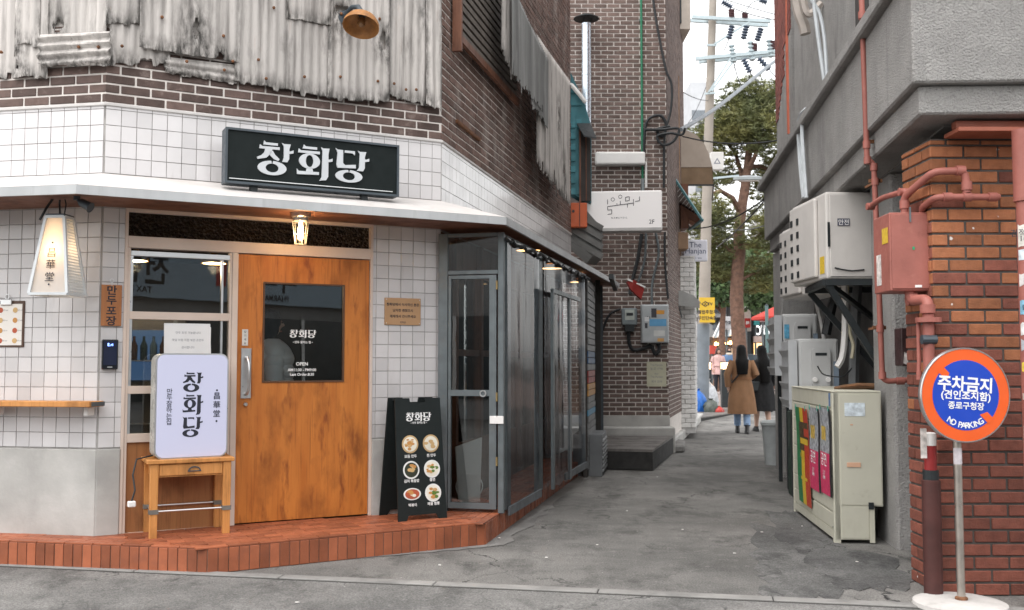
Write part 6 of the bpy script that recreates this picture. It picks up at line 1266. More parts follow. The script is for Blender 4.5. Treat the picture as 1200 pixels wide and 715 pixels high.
part('trunk', MB().tube([dp(x, y, TD)-tb0 for x, y, r in tpts], [r for *_, r in tpts], 14), M_bark, pine, smooth=True)
clumps = []
def limb(pts, r0, cl):
    P = [dp(x, y, TD+d)-tb0 for x, y, d in pts]; part('limb', MB().tube(P, [r0*(1-.75*i/(len(P)-1)) for i in range(len(P))], 8), M_bark, pine, smooth=True)
    for x, y, d, r in cl: clumps.append((dp(x, y, TD+d)-tb0, r))
limb([(868,250,0),(858,232,-.3),(845,224,-.8),(830,228,-1.2),(822,238,-1.4)], .10, [(822,240,-1.4,.9),(832,250,-1.2,.8),(842,262,-.8,.8),(815,262,-1.2,.8)])
limb([(873,222,0),(868,200,.3),(862,180,.5),(850,165,.8),(835,160,1.0)], .09, [(835,160,1,1.0),(850,150,.6,1.0),(822,178,1,.8),(842,185,.4,.8)])
limb([(876,200,0),(884,185,-.4),(890,165,-.6),(900,150,-.8)], .09, [(900,150,-.8,1.0),(888,135,-.4,1.0),(910,170,-.8,.9),(925,150,-1,1.0)])
limb([(876,195,0),(893,195,.5),(908,205,.8),(922,200,1)], .08, [(905,205,.8,.9),(918,190,.8,.9),(895,222,.5,.7)])
limb([(867,290,0),(880,285,-.5),(893,272,-.8),(903,268,-1)], .07, [(900,262,-1,.7),(888,280,-.7,.7),(908,285,-.8,.7)])
limb([(866,300,0),(850,290,.4),(838,285,.8),(826,290,1)], .07, [(828,290,1,.8),(842,280,.6,.7),(820,305,.8,.7),(850,300,.3,.6)])
limb([(865,330,0),(880,322,.4),(895,318,.6)], .06, [(893,310,.6,.7),(905,325,.6,.8),(882,335,.4,.5)])
clumps += [(dp(x, y, TD+d)-tb0, r) for x, y, d, r in ((880,108,0,1.0),(868,122,.4,.9),(893,118,-.2,.9),(855,135,.2,.8),(905,128,.4,.9),(875,140,-.6,.9),(862,155,-.5,.7),(845,145,0,.7),(880,165,.8,.8),(910,110,.2,.8),(895,250,.6,.7),(855,205,.8,.6),(838,210,.4,.6),(850,320,.5,.6),(835,318,.4,.6))]
cr = MB()
for c, r in clumps:
    for _ in range(int(275*r*r)):
        v = rvec(); v.z *= .48; tuft(cr, c+v*r+Vector((0,0,-.1*v.length)), .21, 11, .014)
part('crown', cr, M_need, pine, stuff=True)
def leafy(label, px, py, y, clump, m, n=900, ls=.13, r0=.14, name='leafy_tree', lean=(0,0)):
    b = dp(px, py, y); o = thing(name, label, 'tree', (b.x, b.y, gz(y)), 0, None); b = Vector(o.location)
    top = dp(*lean, y)-b if lean != (0,0) else dp(px, 330, y)-b
    part('trunk', MB().tube([Vector((0,0,0)), top*.35+Vector((.1,0,0)), top*.7, top], [r0, r0*.85, r0*.7, r0*.4], 10), M_bark, o, smooth=True)
    mb = MB()
    for x, yy, d, r in clump:
        c = dp(x, yy, y+d)-b; part('limb', MB().tube([top*.8, (top*.8).lerp(c, .5)+Vector((0,0,.1)), c], [r0*.4, r0*.25, .02], 6), M_bark, o, smooth=True)
        for _ in range(int(n*r*r)):
            v = rvec(); v.z *= .7; leafq(mb, c+v*r, ls*rt_.uniform(.6, 1.3))
    part('crown', mb, m, o, stuff=True)
leafy('dark green leafy tree with slanted trunk behind the pine', 838, 440, 38, [(845,330,0,1.4),(825,318,.5,1.3),(862,312,1,1.5),(835,345,0,.9),(818,345,.6,1.0),(858,335,.5,1.0)], M_leaf, 420, .13, .16, lean=(850,345))
leafy('broad dark green tree filling the gap right of the pine trunk', 905, 440, 42, [(885,330,0,1.5),(905,340,.4,1.5),(922,325,.6,1.6),(895,352,-.4,1.0),(912,352,0,1.0),(878,312,1,1.3)], M_leaf, 420, .13, .16)
leafy('grey green distant tree low behind the shop signs', 868, 440, 55, [(850,352,0,1.6),(872,345,0,1.8),(895,362,0,1.4),(835,360,0,1.4)], M_leaf2, 300, .16, .15)
# ---------------------------------------------------------------- plaza, bollards, bags
struct('plaza_paving', MB().slab([(4.0,27),(40,27),(40,30.5),(40,36),(-20,36),(-20,30.5),(4.0,30)], -.3, .0) if 0 else MB().add([(x, y, gz(y)+.006) for y in (26.5, 30, 36, 60) for x in (-20, 40)], [(0,1,3,2),(2,3,5,4),(4,5,7,6)]), mat('pinkish_paving', (.27,.22,.20), .85, .15, 2, dirt=((.19,.16,.15), .3, 1.5)))
M_lamp = emit('bollard_glow', (1,.62,.3), 3.0)
for px, py, lab in ((829, 472, 'black bollard lamp with lit top beside the utility pole'), (850, 478, 'black bollard lamp with lit double top behind the woman in the tan coat')):
    b = dp(px, py, 27.8); o = thing('bollard_lamp', lab, 'bollard', (b.x, 27.8, gz(27.8)), 0, 'lit bollards at the plaza edge'); h_ = 1.27
    part('post', MB().box(-.11, .11, -.11, .11, 0, h_-.2), M_black, o, bevel=.01); part('lantern', MB().box(-.09, .09, -.09, .09, h_-.199, h_-.02), M_lamp, o); part('cap', MB().box(-.115, .115, -.115, .115, h_-.02, h_+.01), M_black, o)
    for sx_ in (-1, 1):
        for sy_ in (-1, 1): part('lantern_post', MB().box(sx_*.10-.012, sx_*.10+.012, sy_*.10-.012, sy_*.10+.012, h_-.2, h_-.02), M_black, o)
    if px == 850: part('lantern', MB().box(.16, .32, -.08, .08, h_-.22, h_-.04), M_lamp, o); part('post', MB().box(.15, .33, -.09, .09, 0, h_-.221), M_black, o)
def bag(name, label, px, py, y, w_, h_, m):
    b = dp(px, py, y); o = thing(name, label, 'bag', (b.x, y, gz(y)), rt_.uniform(-1,1)); rings = []; n = 18
    for j, (z, s_) in enumerate(((0,.75),(.08,.98),(.3,1.05),(.55,.95),(.75,.7),(.88,.35),(.94,.22),(1.0,.34))):
        rings.append([(w_/2*s_*(1+.14*math.sin(k*3+j*1.7)+.08*math.sin(k*7+j))*math.cos(2*math.pi*k/n), w_/2*s_*(1+.14*math.sin(k*2.3+j))*math.sin(2*math.pi*k/n), z*h_) for k in range(n)])
    part('sack', MB().loft(rings), m, o, smooth=True); part('knot', MB().lathe([(w_*.13,h_*.92),(w_*.14,h_*.95)], n=10), m, o)
bag('rubbish_bag', 'bright blue rubbish bag beside the whitewashed house', 817, 477, 25.6, .5, .62, mat('blue_plastic', (.02,.12,.42), .35, .3, 9)); bag('rubbish_bag', 'pale translucent rubbish bag behind the blue one', 829, 476, 26.2, .52, .85, mat('grey_film_bag', (.45,.46,.48), .3, .3, 9)); bag('rubbish_bag', 'small dark rubbish bag with red scraps at the kerb', 833, 479, 25.4, .4, .38, mat('dark_plastic', (.06,.07,.06), .35, .4, 9)); bag('rubbish_bag', 'tiny red crumpled bag at the edge of the platform', 842, 481, 25.3, .25, .2, mat('red_plastic', (.4,.03,.02), .4))
lp_ = thing('low_timber_platform', 'low dark timber platform past the whitewashed house', 'platform', (0,0,0)); q4 = [tuple(gp(x, y))[:2] for x, y in ((806,498),(862,489),(866,482),(815,484))]
part('base', MB().slab(q4, 0, .10), mat('blackened_fascia', (.05,.047,.045)), lp_)
for k in range(6):
    L = lambda a, b, t: (a[0]+(b[0]-a[0])*t, a[1]+(b[1]-a[1])*t); t0, t1 = k/6, (k+.94)/6; part('board', MB().slab([L(q4[0],q4[3],t0), L(q4[1],q4[2],t0), L(q4[1],q4[2],t1), L(q4[0],q4[3],t1)], .101, .125), M_deckw, lp_)
# ---------------------------------------------------------------- far street
def fbox(parent, nm, px0, py0, px1, py1, y, d, m, bev=0): 
    a, b = dp(px0, py1, y), dp(px1, py0, y); return part(nm, MB().box(a.x, b.x, y, y+d, a.z, b.z), m, parent, bevel=bev)
fb1 = thing('cafe_building', 'far cafe with glass roof and a row of small amber lights under the eaves', 'building', (0,0,0)); FY = 48.0
fbox(fb1, 'wall', 780, 395, 874, 452, FY, 6, mat('brown_cafe_wall', (.10,.07,.055), .7)); fbox(fb1, 'upper_wall', 780, 318, 872, 372, FY+2.5, 5, mat('pale_far_wall', (.34,.34,.34), .8, .1)); 
for k in range(7): fbox(fb1, 'window', 790+k*12, 340, 799+k*12, 366, FY+2.4, .08, M_dkmetal)
a = [dp(836,396,FY-1), dp(876,392,FY-1), dp(870,374,FY+2), dp(846,374,FY+2)]; part('glass_roof', MB().add([tuple(p) for p in a], [(0,1,2,3)]), mat('pale_roof_glass', (.34,.38,.40), .3), fb1)
for k in range(9): part('roof_bar', MB().bar(a[0].lerp(a[1], k/8)+Vector((0,0,.03)), a[3].lerp(a[2], k/8)+Vector((0,0,.03)), .07), M_white, fb1)
fbox(fb1, 'eaves_board', 834, 396, 878, 401, FY-1, .2, mat('dark_eaves', (.07,.045,.03), .6))
M_bulb = emit('amber_string', (1,.50,.14), 6.0)
for k in range(8): c = dp(839+k*4.3, 403.2-k*.35, FY-1.1); part('bulb', MB().lathe([(.0,-.09),(.07,-.06),(.08,.02),(.03,.09)], tuple(c), 8), M_bulb, fb1)
for k in range(6): fbox(fb1, 'shop_pane', 838+k*6, 408, 842.5+k*6, 440, FY-.05, .04, emit('lit_shop_pane', (1,.72,.45), .35, (.15,.1,.07)) if k % 2 else M_dark)
fb2 = thing('black_corner_shop', 'far black shopfront with white script sign and warm lit window', 'building', (0,0,0)); SY2 = 46.0
fbox(fb2, 'wall', 877, 330, 960, 452, SY2, 7, mat('black_shop_wall', (.018,.018,.019), .6)); fbox(fb2, 'lit_window', 884, 402, 895, 428, SY2-.06, .05, emit('lit_window_warm', (1,.58,.25), 1.1, (.3,.2,.1))); fbox(fb2, 'pale_panel', 883, 394, 893, 401, SY2-.3, .2, mat('pinkish_panel', (.55,.42,.38), .6)); fbox(fb2, 'pillar', 872, 335, 879, 448, SY2-.5, .6, M_black)
c = dp(893, 386.5, SY2-.1); lettering('script_lettering', "Ollis", .62, emit('script_glow', (1,1,1), .6), fb2, tuple(c), bold=.02, w=.62, rot=(0, R(-6), 0))
part('upper_storey', MB().box(dp(876,300,SY2+1).x, dp(960,300,SY2+1).x, SY2+.8, SY2+7, dp(880,330,SY2+.8).z, dp(880,312,SY2+.8).z), mat('dark_upper_storey', (.10,.10,.105), .8), fb2)
def fsign(label, px0, py0, px1, py1, y, col, txt=None, tcol=None, st=.0):
    o, w_, h_ = boxsign(label, px0, py0, px1, py1, y, .25, 0, 'street_sign', mat('fs_%.2f_%.2f_%.2f' % col, col, .5))
    if txt: lettering('lettering', txt, min(w_*.8, h_*.4), tcol or M_ink, o, (w_/2, -.012, h_/2), bold=.02, line=.9)
    part('post', MB().tube([(w_/2,.3,-max(.3, dp(px0,py1,y).z-gz(y)-.02)),(w_/2,.3,h_*.6)], .05, 8), M_steel, o); return o
fsign('far red and white vertical shop sign right of the pine trunk', 872, 363, 880, 388, 44, (.60,.55,.50)); fsign('far small red sign panel below the pale one beside the trunk', 872.5, 373, 879.5, 384, 43.6, (.42,.03,.025), '韓', M_wht)
fsign('far white hanging sign just right of the pine trunk', 868, 347, 874, 361, 44.5, (.68,.68,.70)); fsign('far white shop sign with dark script under the trees', 849, 371, 857, 386, 45, (.66,.66,.68), '카페', M_ink); fsign('far pale vertical sign left of the trunk above the cafe', 846, 374, 849, 400, 44.6, (.5,.55,.6)); fsign('far pink and white banner on the dark storey', 892, 349, 899, 377, 43.2, (.62,.45,.48), '店', mat('banner_red', (.5,.02,.03), .6)); fsign('far teal green shop sign under the leaves', 884, 376, 890, 381, 45.5, (.04,.25,.25)); fsign('far red banner behind the two people', 832, 405, 840, 415, 42, (.5,.06,.04))
gpst = thing('green_sign_post', 'slim grey green steel post beside the air conditioners', 'post', tuple(dp(900, 470, 26)[:2])+(gz(26),), 0); zz = dp(899, 358, 26).z-gz(26); part('tube', MB().lathe([(.05,0),(.045,zz)], n=12), mat('post_green', (.10,.16,.16), .5), gpst, smooth=True); part('cap', MB().lathe([(.055,zz),(.0,zz+.05)], n=12), M_black, gpst); part('foot', MB().lathe([(.12,0),(.12,.03),(.05,.05)], n=12), M_black, gpst)
c = dp(908, 372, 33); rp_ = thing('red_parasol', 'red cafe parasol showing above the grey air conditioners', 'parasol', (c.x, 33, gz(33)), 0); zc_ = c.z-gz(33); pr = MB(); n = 8
apx = (0, 0, zc_+.36); vs = [apx]+[(.78*math.cos(2*math.pi*k/n), .78*math.sin(2*math.pi*k/n), zc_) for k in range(n)]+[(.78*math.cos(2*math.pi*k/n), .78*math.sin(2*math.pi*k/n), zc_-.09) for k in range(n)]
part('canopy', MB().add(vs, [(0, 1+k, 1+(k+1) % n) for k in range(n)]+[(1+k, 1+n+k, 1+n+(k+1) % n, 1+(k+1) % n) for k in range(n)]), mat('red_parasol_cloth', (.55,.055,.04), .7, .1), rp_); part('pole', MB().lathe([(.02,0),(.02,zc_+.4)], n=8), M_alu, rp_); part('base', MB().lathe([(.25,0),(.25,.06),(.03,.08)], n=14), M_conc, rp_)
# parked car glimpsed past the women
cr_ = thing('parked_car', 'pale blue grey parked car glimpsed past the walking women', 'car', (dp(886, 440, 40).x, 40, gz(40)), R(12)); M_car = mat('pale_car_paint', (.42,.47,.52), .25, .05, 3, coat=.6)
sec = [(-.80,.28),(-.86,.5),(-.84,.78),(-.80,.86)]
def carring(y, zt, wt, zs): return [(-.78,y,.25),(-.86,y,.5),(-.84,y,zs),(-wt,y,zt),(wt,y,zt),(.84,y,zs),(.86,y,.5),(.78,y,.25)]
part('body', MB().loft([carring(-2.1,.72,.70,.66), carring(-1.95,.84,.74,.78), carring(-1.0,.98,.76,.88), carring(-.35,1.42,.58,.92), carring(.9,1.45,.58,.93), carring(1.6,1.05,.72,.92), carring(2.1,.95,.72,.88), carring(2.2,.6,.70,.58)]), M_car, cr_, bevel=.03)
part('windscreen', MB().add([(-.70,-1.0,1.0),(.70,-1.0,1.0),(.56,-.40,1.40),(-.56,-.40,1.40)], [(0,1,2,3)]), mat('car_glass', (.05,.06,.07), .08), cr_, loc=(0,-.03,.02))
for s_ in (-1, 1):
    part('headlight', MB().box(s_*.62-.14, s_*.62+.14, -2.10, -2.0, .62, .74), M_white, cr_); part('side_window', MB().add([(s_*.80,-.6,.95),(s_*.80,1.2,.96),(s_*.62,.85,1.38),(s_*.62,-.3,1.37)], [(0,1,2,3)]), MATS['car_glass'], cr_, loc=(s_*.02,0,0))
    for y in (-1.35, 1.35):
        wl_ = part('wheel', MB().lathe([(.18,-.1),(.31,-.1),(.32,0),(.31,.1),(.18,.1)], (s_*.76, y, .32), 18, 'x'), M_black, cr_); part('rim', MB().lathe([(.0,s_*.11),(.18,s_*.11)], (s_*.76, y, .32), 14, 'x', cap=False), M_alu, wl_)
# distant blocks
for i, (px0, px1, y, pt, col, lab) in enumerate(((700, 815, 95, 205, (.42,.42,.43), 'far pale office block mostly hidden behind the brown brick building'), (813, 828, 130, 96, (.50,.51,.53), 'hazy distant tower block beside the utility pole'), (925, 1100, 80, 240, (.40,.38,.37), 'far grey block hidden behind the stucco building'), (830, 925, 100, 345, (.38,.38,.38), 'far low grey block behind the trees'))):
    a, b = dp(px0, 440, y), dp(px1, pt, y); o = thing('distant_block', lab, 'building', (a.x, y, gz(y)), 0); w_, h_ = b.x-a.x, b.z-gz(y)
    part('wall', MB().box(0, w_, 0, 12, 0, h_), mat('block_%d' % i, col, .8, .08, 1), o); nf = int(h_/3.2)
    for k in range(min(nf, 14)): part('window_band', MB().box(w_*.06, w_*.94, -.05, -.01, k*3.2+1.2, k*3.2+2.5), mat('block_glass', (.16,.18,.20), .3), o)
# ================================================================ people
M_skin = mat('skin', (.52,.33,.25), .55, .06, 9); M_hair = mat('black_hair', (.005,.0045,.0045), .65, .3, 30, stretch=(1,1,.1), spec=.12); M_shoe = mat('black_leather', (.015,.014,.014), .4)
def ring_(c, rx_, ry_, n=14, tilt=0): return [(c[0]+rx_*math.cos(2*math.pi*k/n), c[1]+ry_*math.sin(2*math.pi*k/n), c[2]+tilt*math.sin(2*math.pi*k/n)) for k in range(n)]
def ball(mb, c, r, sx=1, sy=1, sz=1, n=12):
    mb.loft([ring_((c[0], c[1], c[2]+r*sz*math.sin(R(a))), max(.001, r*sx*math.cos(R(a))), max(.001, r*sy*math.cos(R(a))), n) for a in (-88,-65,-40,-15,15,40,65,88)])
def hand(mb, w_, d, side=1):
    w_, d = Vector(w_), Vector(d).normalized(); s_ = Vector((0,1,0)) if abs(d.y) < .8 else Vector((1,0,0)); s_ = (s_-d*s_.dot(d)).normalized(); f = d.cross(s_)
    mb.tube([w_-d*.03, w_+d*.03, w_+d*.075], [.022,.032,.030], 8)
    for i, (o_, L) in enumerate(((-.026,.058),(-.009,.07),(.009,.066),(.025,.05))): b = w_+d*.07+s_*o_; mb.tube([b, b+d*L*.5+f*.006, b+d*L*.85+f*.022], [.0085,.008,.006], 6)
    b = w_+d*.02+s_*-.03; mb.tube([b, b+d*.03+s_*-.02, b+d*.055+s_*-.022+f*.01], [.011,.009,.007], 6)
def person(label, x, y, z, rz, H=1.65, stride=.18, coat=None, coat_m=None, hem=.36, hair='long', hair_m=None, leg_m=None, arms=None, flare=1.0, shoe_h=.12, face=True, group=None, puffer=False, skin_legs=False):
    """front is local -y; a continuous body, clothing and hair as children"""
    k = H/1.65; o = thing('person', label, 'person', (x, y, z), rz, group); b = MB(); st = stride/2
    hips = (.085*k, .86*k)
    lg = {}
    for s_ in (-1, 1):
        fy = -st*s_; hp = Vector((s_*.085, 0, .86)); kn = Vector((s_*.08, fy*.45-.02, .46)); an = Vector((s_*.075, fy, .09)); lg[s_] = (hp*k, kn*k, an*k)
        b.tube([p*k for p in (hp+Vector((0,0,.06)), hp, hp.lerp(kn,.5), kn, kn.lerp(an,.35), kn.lerp(an,.75), an, an+Vector((0,0,-.05)))], [.085*k,.088*k,.072*k,.055*k,.056*k,.04*k,.036*k,.036*k], 12)
        b.tube([an*k+Vector((0,.05,-.045)), an*k+Vector((0,-.03,-.05)), an*k+Vector((0,-.15,-.065))], [.03,.036,.022], 8)
    b.loft([ring_((0,0,.80*k),.13*k,.10*k), ring_((0,0,.92*k),.165*k,.115*k), ring_((0,0,1.05*k),.13*k,.10*k), ring_((0,-.01,1.22*k),.155*k,.11*k), ring_((0,0,1.34*k),.17*k,.095*k), ring_((0,.005,1.39*k),.10*k,.07*k), ring_((0,0,1.42*k),.05*k,.05*k), ring_((0,-.01,1.48*k),.048*k,.05*k)])
    hc = Vector((0,-.02,1.545*k)); ball(b, hc, .105*k, .76, .92, 1.08); ball(b, hc+Vector((0,-.03,-.05*k)), .06*k, .85, .85, .9)
    b.tube([hc+Vector((0,-.088*k,.02)), hc+Vector((0,-.115*k,-.02))], [.010,.016], 6); 
    for s_ in (-1, 1): ball(b, hc+Vector((s_*.082*k,.01,-.005)), .026*k, .4, .7, 1.1, 8)
    arms = arms or {-1: [(.24,.02,1.10),(.24,-.06,.86)], 1: [(.24,.02,1.10),(.24,-.06,.86)]}
    sl = []
    for s_ in (-1, 1):
        sh = Vector((s_*.16,0,1.335))*k; el = Vector((s_*arms[s_][0][0], arms[s_][0][1], arms[s_][0][2]))*k; wr = Vector((s_*arms[s_][1][0], arms[s_][1][1], arms[s_][1][2]))*k
        b.tube([sh, sh.lerp(el,.5), el, el.lerp(wr,.5), wr], [.05*k,.043*k,.037*k,.034*k,.026*k], 10); hand(b, wr, wr-el); sl.append((sh, el, wr))
    body = part('body', b, M_skin, o, smooth=True); rm = body.modifiers.new('weld', 'REMESH'); rm.mode = 'VOXEL'; rm.voxel_size = .011; rm.use_smooth_shade = True
    if face:
        for s_ in (-1, 1): part('eye', MB().tube([hc+Vector((s_*.032*k-.012,-.088*k,.008)), hc+Vector((s_*.032*k+.012,-.088*k,.008))], .006, 6), M_ink, body)
        part('mouth', MB().tube([hc+Vector((-.02,-.09*k,-.062*k)), hc+Vector((.02,-.09*k,-.062*k))], .005, 6), mat('lips', (.35,.10,.09), .5), body)
    for s_ in (-1, 1):
        hp, kn, an = lg[s_]
        if leg_m: part('trouser_leg', MB().tube([hp, hp.lerp(kn,.5), kn, kn.lerp(an,.5), an+Vector((0,0,shoe_h*.4))], [.10*k,.085*k,.07*k,.065*k,.062*k], 12), leg_m, o, smooth=True)
        part('shoe', MB().loft([ring_(an+Vector((0,-.03,-.09*k+.001)),.042,.135), ring_(an+Vector((0,-.03,-.05*k)),.045,.135), ring_(an+Vector((0,-.005,-.01)),.042,.07), ring_(an+Vector((0,.005,shoe_h-.05)),.043,.05)]), M_shoe, o, smooth=True)
    ct = MB(); z0 = hem*k; rows_ = []
    zs = [z0, z0+.12, z0+.3, .90*k, .98*k, 1.10*k, 1.22*k, 1.32*k, 1.375*k, 1.405*k, 1.43*k]
    rx_ = [.25*flare, .24*flare, .225*flare, .205, .185, .185, .20, .205, .15, .085, .075]; ry_ = [.19*flare,.185*flare,.17*flare,.155,.135,.135,.145,.135,.11,.085,.078]
    for j, (zz, a, c) in enumerate(sorted(zip(zs, rx_, ry_))):
        rows_.append([((a+.012*math.sin(5*t+j*.4)*(zz < .95))*k*math.cos(t), (c+.012*math.cos(7*t+j*.3)*(zz < .95))*k*math.sin(t), zz) for t in [2*math.pi*q_/28 for q_ in range(28)]])
    if puffer:
        rows_ = []
        zs = [z0+i*(1.42*k-z0)/28 for i in range(29)]
        for j, zz in enumerate(zs):
            f = (zz-z0)/(1.42*k-z0); w0 = (.225+.02*math.sin(f*3.1))*(1 if f < .86 else max(.45, 1-(f-.86)*4)); d0 = (.185+.02*math.sin(f*3.1))*(1 if f < .86 else max(.5, 1-(f-.86)*3.5)); bu = .018*abs(math.sin(f*math.pi*7))
            rows_.append([((w0+bu)*k*math.cos(t), (d0+bu)*k*math.sin(t), zz) for t in [2*math.pi*q_/28 for q_ in range(28)]])
    cw = part('coat', ct.loft(rows_), coat_m, o, smooth=True)
    for sh, el, wr in sl:
        if puffer:
            P, rr_ = [], []
            for q_ in range(25):
                t = q_/24; p = sh.lerp(el, t*2) if t < .5 else el.lerp(wr, t*2-1); P.append(p); rr_.append((.085-.02*t+.012*abs(math.sin(t*math.pi*6)))*k)
            part('sleeve', MB().tube(P, rr_, 14), coat_m, cw, smooth=True)
        else: part('sleeve', MB().tube([sh+Vector((0,0,.01)), sh.lerp(el,.5), el, el.lerp(wr,.5), wr.lerp(el,-.02)], [.075*k,.072*k,.066*k,.062*k,.06*k], 12), coat_m, cw, smooth=True)
    hb = MB()
    L = {'long': .30, 'bob': .17, 'very': .46, 'short': .02}[hair]
    rows_ = []
    for f, a, c, dy in ((1.0,.02,.02,.0),(.93,.062,.07,.005),(.72,.088,.102,.012),(.45,.094,.108,.02),(.15,.098,.104,.04),(-.12,.105,.100,.085)):
        rows_.append(ring_((0, hc.y+dy*k, hc.z-.115*k+f*.235*k), a*k, c*k, 16))
    if L > .05:
        for f in (.12, .35, .7, 1.0): rows_.append(ring_((0, hc.y+(.11+.07*min(1, f*2.5))*k, hc.z-.14*k-L*f*k), (.125-.03*f)*k, (.075-.03*f)*k, 16))
    rows_.reverse(); hb.loft(rows_); part('hair', hb, hair_m or M_hair, o, smooth=True)
    return o, cw, hc, k
tan = mat('tan_wool', (.225,.118,.060), .85, .12, 6, bump=.15, bs=50); blk = mat('black_wool', (.012,.012,.013), .9, .2, 8); jeans = mat('pale_denim', (.22,.32,.48), .8, .15, 10); dkj = mat('dark_trouser', (.02,.022,.03), .8)
g1_ = gp(870, 508)
o, cw, hc, k = person('person in long tan belted coat walking away down the alley', g1_.x, g1_.y, 0, R(172), 1.70, .30, coat_m=tan, hem=.37, hair='long', leg_m=jeans, arms={1: [(.27,.06,1.10),(.25,.02,.88)], -1: [(.26,.05,1.12),(.13,-.16,1.02)]}, flare=1.08, shoe_h=.16, face=False)
part('belt', MB().ell([(0,0,1.01*k,.198*k,.15*k),(0,0,1.055*k,.193*k,.147*k)], 24, cap=False), mat('tan_belt', (.22,.10,.045), .8), cw)
part('bag_strap', MB().tube([(-.12*k,.10,1.38*k),(-.02,.16*k,1.22*k),(.10*k,.16*k,1.06*k),(.19*k,.10,.95*k)], .014, 6), M_black, cw); part('collar', MB().ell([(0,.01,1.37*k,.12*k,.105*k),(0,.02,1.42*k,.10*k,.10*k)], 20, cap=False), tan, cw)
g2_ = gp(894, 506)
o, cw, hc, k = person('person in black coat with very long black hair walking beside the tan coat', g2_.x, g2_.y, 0, R(190), 1.70, .26, coat_m=blk, hem=.40, hair='very', leg_m=None, arms={1: [(.25,.06,1.10),(.20,.0,.88)], -1: [(.25,.05,1.10),(.22,-.06,.9)]}, flare=1.05, shoe_h=.06, face=False)
hbag = thing('black_handbag', 'black handbag with amber strap carried by the person in black', 'handbag', (g2_.x-.22, g2_.y-.12, .80), R(10)); part('pouch', MB().box(-.14, .14, -.05, .05, 0, .2), M_black, hbag, bevel=.025, seg=2); part('strap', MB().tube([(.1,0,.19),(.14,.02,.32),(.17,.05,.44)], .014, 6), mat('amber_strap', (.55,.30,.05), .6), hbag)
g3_ = dp(842, 463, 35); person('person in pale pink jacket walking towards the alley', g3_.x, 35, gz(35), R(8), 1.62, .2, coat_m=mat('pale_pink_wool', (.55,.36,.34), .85), hem=.72, hair='bob', hair_m=mat('brown_hair', (.05,.025,.02), .5), leg_m=dkj, arms={1: [(.24,.02,1.1),(.12,-.16,1.05)], -1: [(.24,.02,1.1),(.22,-.08,.88)]})
g4_ = dp(855, 462, 36); o, cw, hc, k = person('person in blue jacket with dark face mask beside the pink jacket', g4_.x, 36, gz(36), R(-4), 1.66, .2, coat_m=mat('blue_denim_jacket', (.09,.16,.28), .8), hem=.70, hair='short', hair_m=MATS['brown_hair'], leg_m=dkj)
part('face_mask', MB().ell([(0,hc.y-.035,hc.z-.09,.06,.05),(0,hc.y-.05,hc.z-.05,.075,.055),(0,hc.y-.045,hc.z-.02,.07,.055)], 16), M_black, o, smooth=True); part('scarf', MB().ell([(0,-.02,1.36*k,.10,.10),(0,-.03,1.40*k,.115,.11),(0,-.02,1.45*k,.085,.085)], 18), mat('cream_scarf', (.55,.47,.38), .9), cw, smooth=True)
# customer inside the shop
p_ = dp(313, 440, 7.98); ps_ = mat('white_quilted_nylon', (.80,.81,.84), .5, .05, 6)
o, cw, hc, k = person('person in white quilted jacket seen through the door glass', p_.x, 7.98, PZ, R(120), 1.60, .05, coat_m=ps_, hem=.66, hair='short', leg_m=dkj, puffer=True, face=True)
hd_ = MB(); rows_ = []
for j in range(9):
    t = j/8; rows_.append(ring_((0, .13*k+.05*math.sin(t*3.1), (1.18+.30*t)*k), (.16-.05*t+.015*math.sin(t*14))*k, (.07+.06*math.sin(t*3.1))*k, 18))
part('hood', hd_.loft(rows_), ps_, cw, smooth=True)
# things inside the shop
for px, py, y in ((158, 306, 9.2), (251, 309, 9.9)):
    p = dp(px, py, y); o = thing('pendant_lamp', 'brass pendant lamp glowing warm inside the shop behind the window', 'lamp', tuple(p), 0, 'pendants inside the shop')
    part('lamp_shade', MB().lathe([(.02,.14),(.03,.12),(.045,.06),(.12,.03),(.125,.0)], n=20, cap=False), mat('brass_shade', (.35,.20,.07), .3, metal=.8), o, smooth=True); part('bulb_disc', MB().lathe([(.0,.002),(.11,.002)], n=18, cap=False), emit('pendant_glow', (1,.66,.3), 12), o)
    part('flex', MB().tube([(0,0,.14),(0,0,2.6-p.z)], .006, 6), M_cable, o)
    l_ = bpy.data.lights.new('pendant_light', 'POINT'); l_.energy = 9; l_.color = (1,.7,.42); l_.shadow_soft_size = .06; q_ = bpy.data.objects.new('pendant_light', l_); C.objects.link(q_); q_.parent = o; q_.location = (0, 0, -.05)
p = dp(160, 520, 9.4); fg = thing('drinks_fridge', 'glass fronted fridge with cold blue light inside the shop window', 'fridge', (p.x-.35, 9.4, PZ), R(20)); 
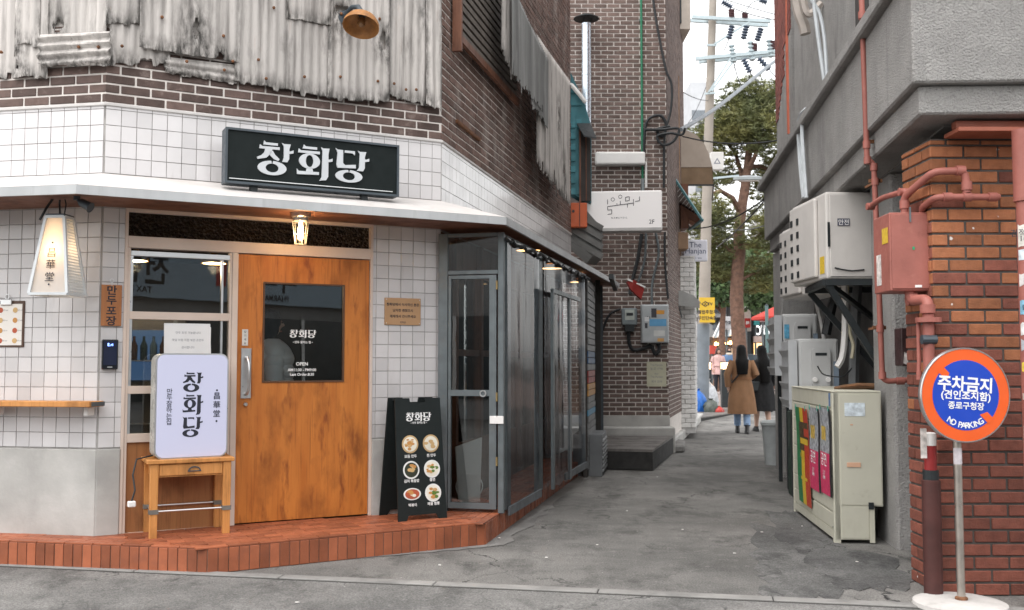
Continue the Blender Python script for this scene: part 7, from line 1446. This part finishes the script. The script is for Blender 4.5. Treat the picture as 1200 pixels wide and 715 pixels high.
part('cabinet', MB().box(0, .75, .06, .6, 0, 1.62), mat('fridge_grey', (.10,.10,.11), .5), fg); part('lit_back', MB().box(.06, .69, .05, .058, 1.02, 1.5), emit('fridge_glow', (.22,.48,1), .07, (.03,.05,.07)), fg); part('dark_back', MB().box(.06, .69, .05, .058, .3, 1.0), M_dark, fg)
for z in (.6, .9, 1.2):
    part('wire_shelf', MB().box(.06, .69, .0, .05, z, z+.012), M_alu, fg)
    for k_ in range(7 if z > 1 else 0): part('bottle', MB().lathe([(.032,z+.013),(.034,z+.15),(.012,z+.20),(.013,z+.24)], (.11+k_*.088, .022, 0), 10), (mat('green_bottle', (.012,.025,.03), .3), mat('clear_bottle', (.06,.10,.16), .2), mat('brown_bottle', (.04,.02,.012), .2))[k_ % 3], fg, smooth=True)
part('handle', MB().bar((.72,-.03,.7),(.72,-.03,1.2),.02), M_alu, fg)
# ================================================================ the other side of the street, seen in the glass
op = thing('opposite_building', 'grey shop building across the street, reflected in the glass', 'building', (0, -6.5, 0), 0)
part('wall', MB().box(-16, 22, -.5, 0, 0, 4.7), mat('opposite_wall', (.30,.30,.30), .8, .15, 1), op)
for i in range(9):
    x = -14+i*4.0; part('shopfront_glass', MB().box(x, x+3.2, .001, .06, .5, 2.5), mat('opposite_glass', (.05,.06,.065), .1), op); part('mullion', MB().box(x+1.55, x+1.65, .061, .09, .5, 2.5), M_alu, op)
sgn = part('sign_band', MB().box(2.5, 14.5, .07, .25, 2.85, 4.0), mat('opposite_sign', (.30,.38,.45), .5, .05, 2), op)
M_dim = mat('sign_charcoal', (.012,.014,.018), .6)
for t_, x, z, s_, m_ in (('약국', 10.6, 3.5, .75, M_dim), ('전민', 6.6, 3.5, .75, M_dim), ('PHARMACY', 10.4, 3.02, .2, M_dim), ('TAX FREE', 6.4, 3.02, .2, M_dim)):
    lettering('lettering', t_, s_, m_, sgn, (x, .256, z), bold=.02, rz=R(180))
part('red_mark', MB().box(8.6, 8.9, .252, .262, 3.2, 3.8), mat('mark_red', (.35,.03,.02), .5), sgn); part('green_mark', MB().box(9.0, 9.12, .252, .262, 3.2, 3.8), mat('mark_green', (.03,.2,.06), .5), sgn)
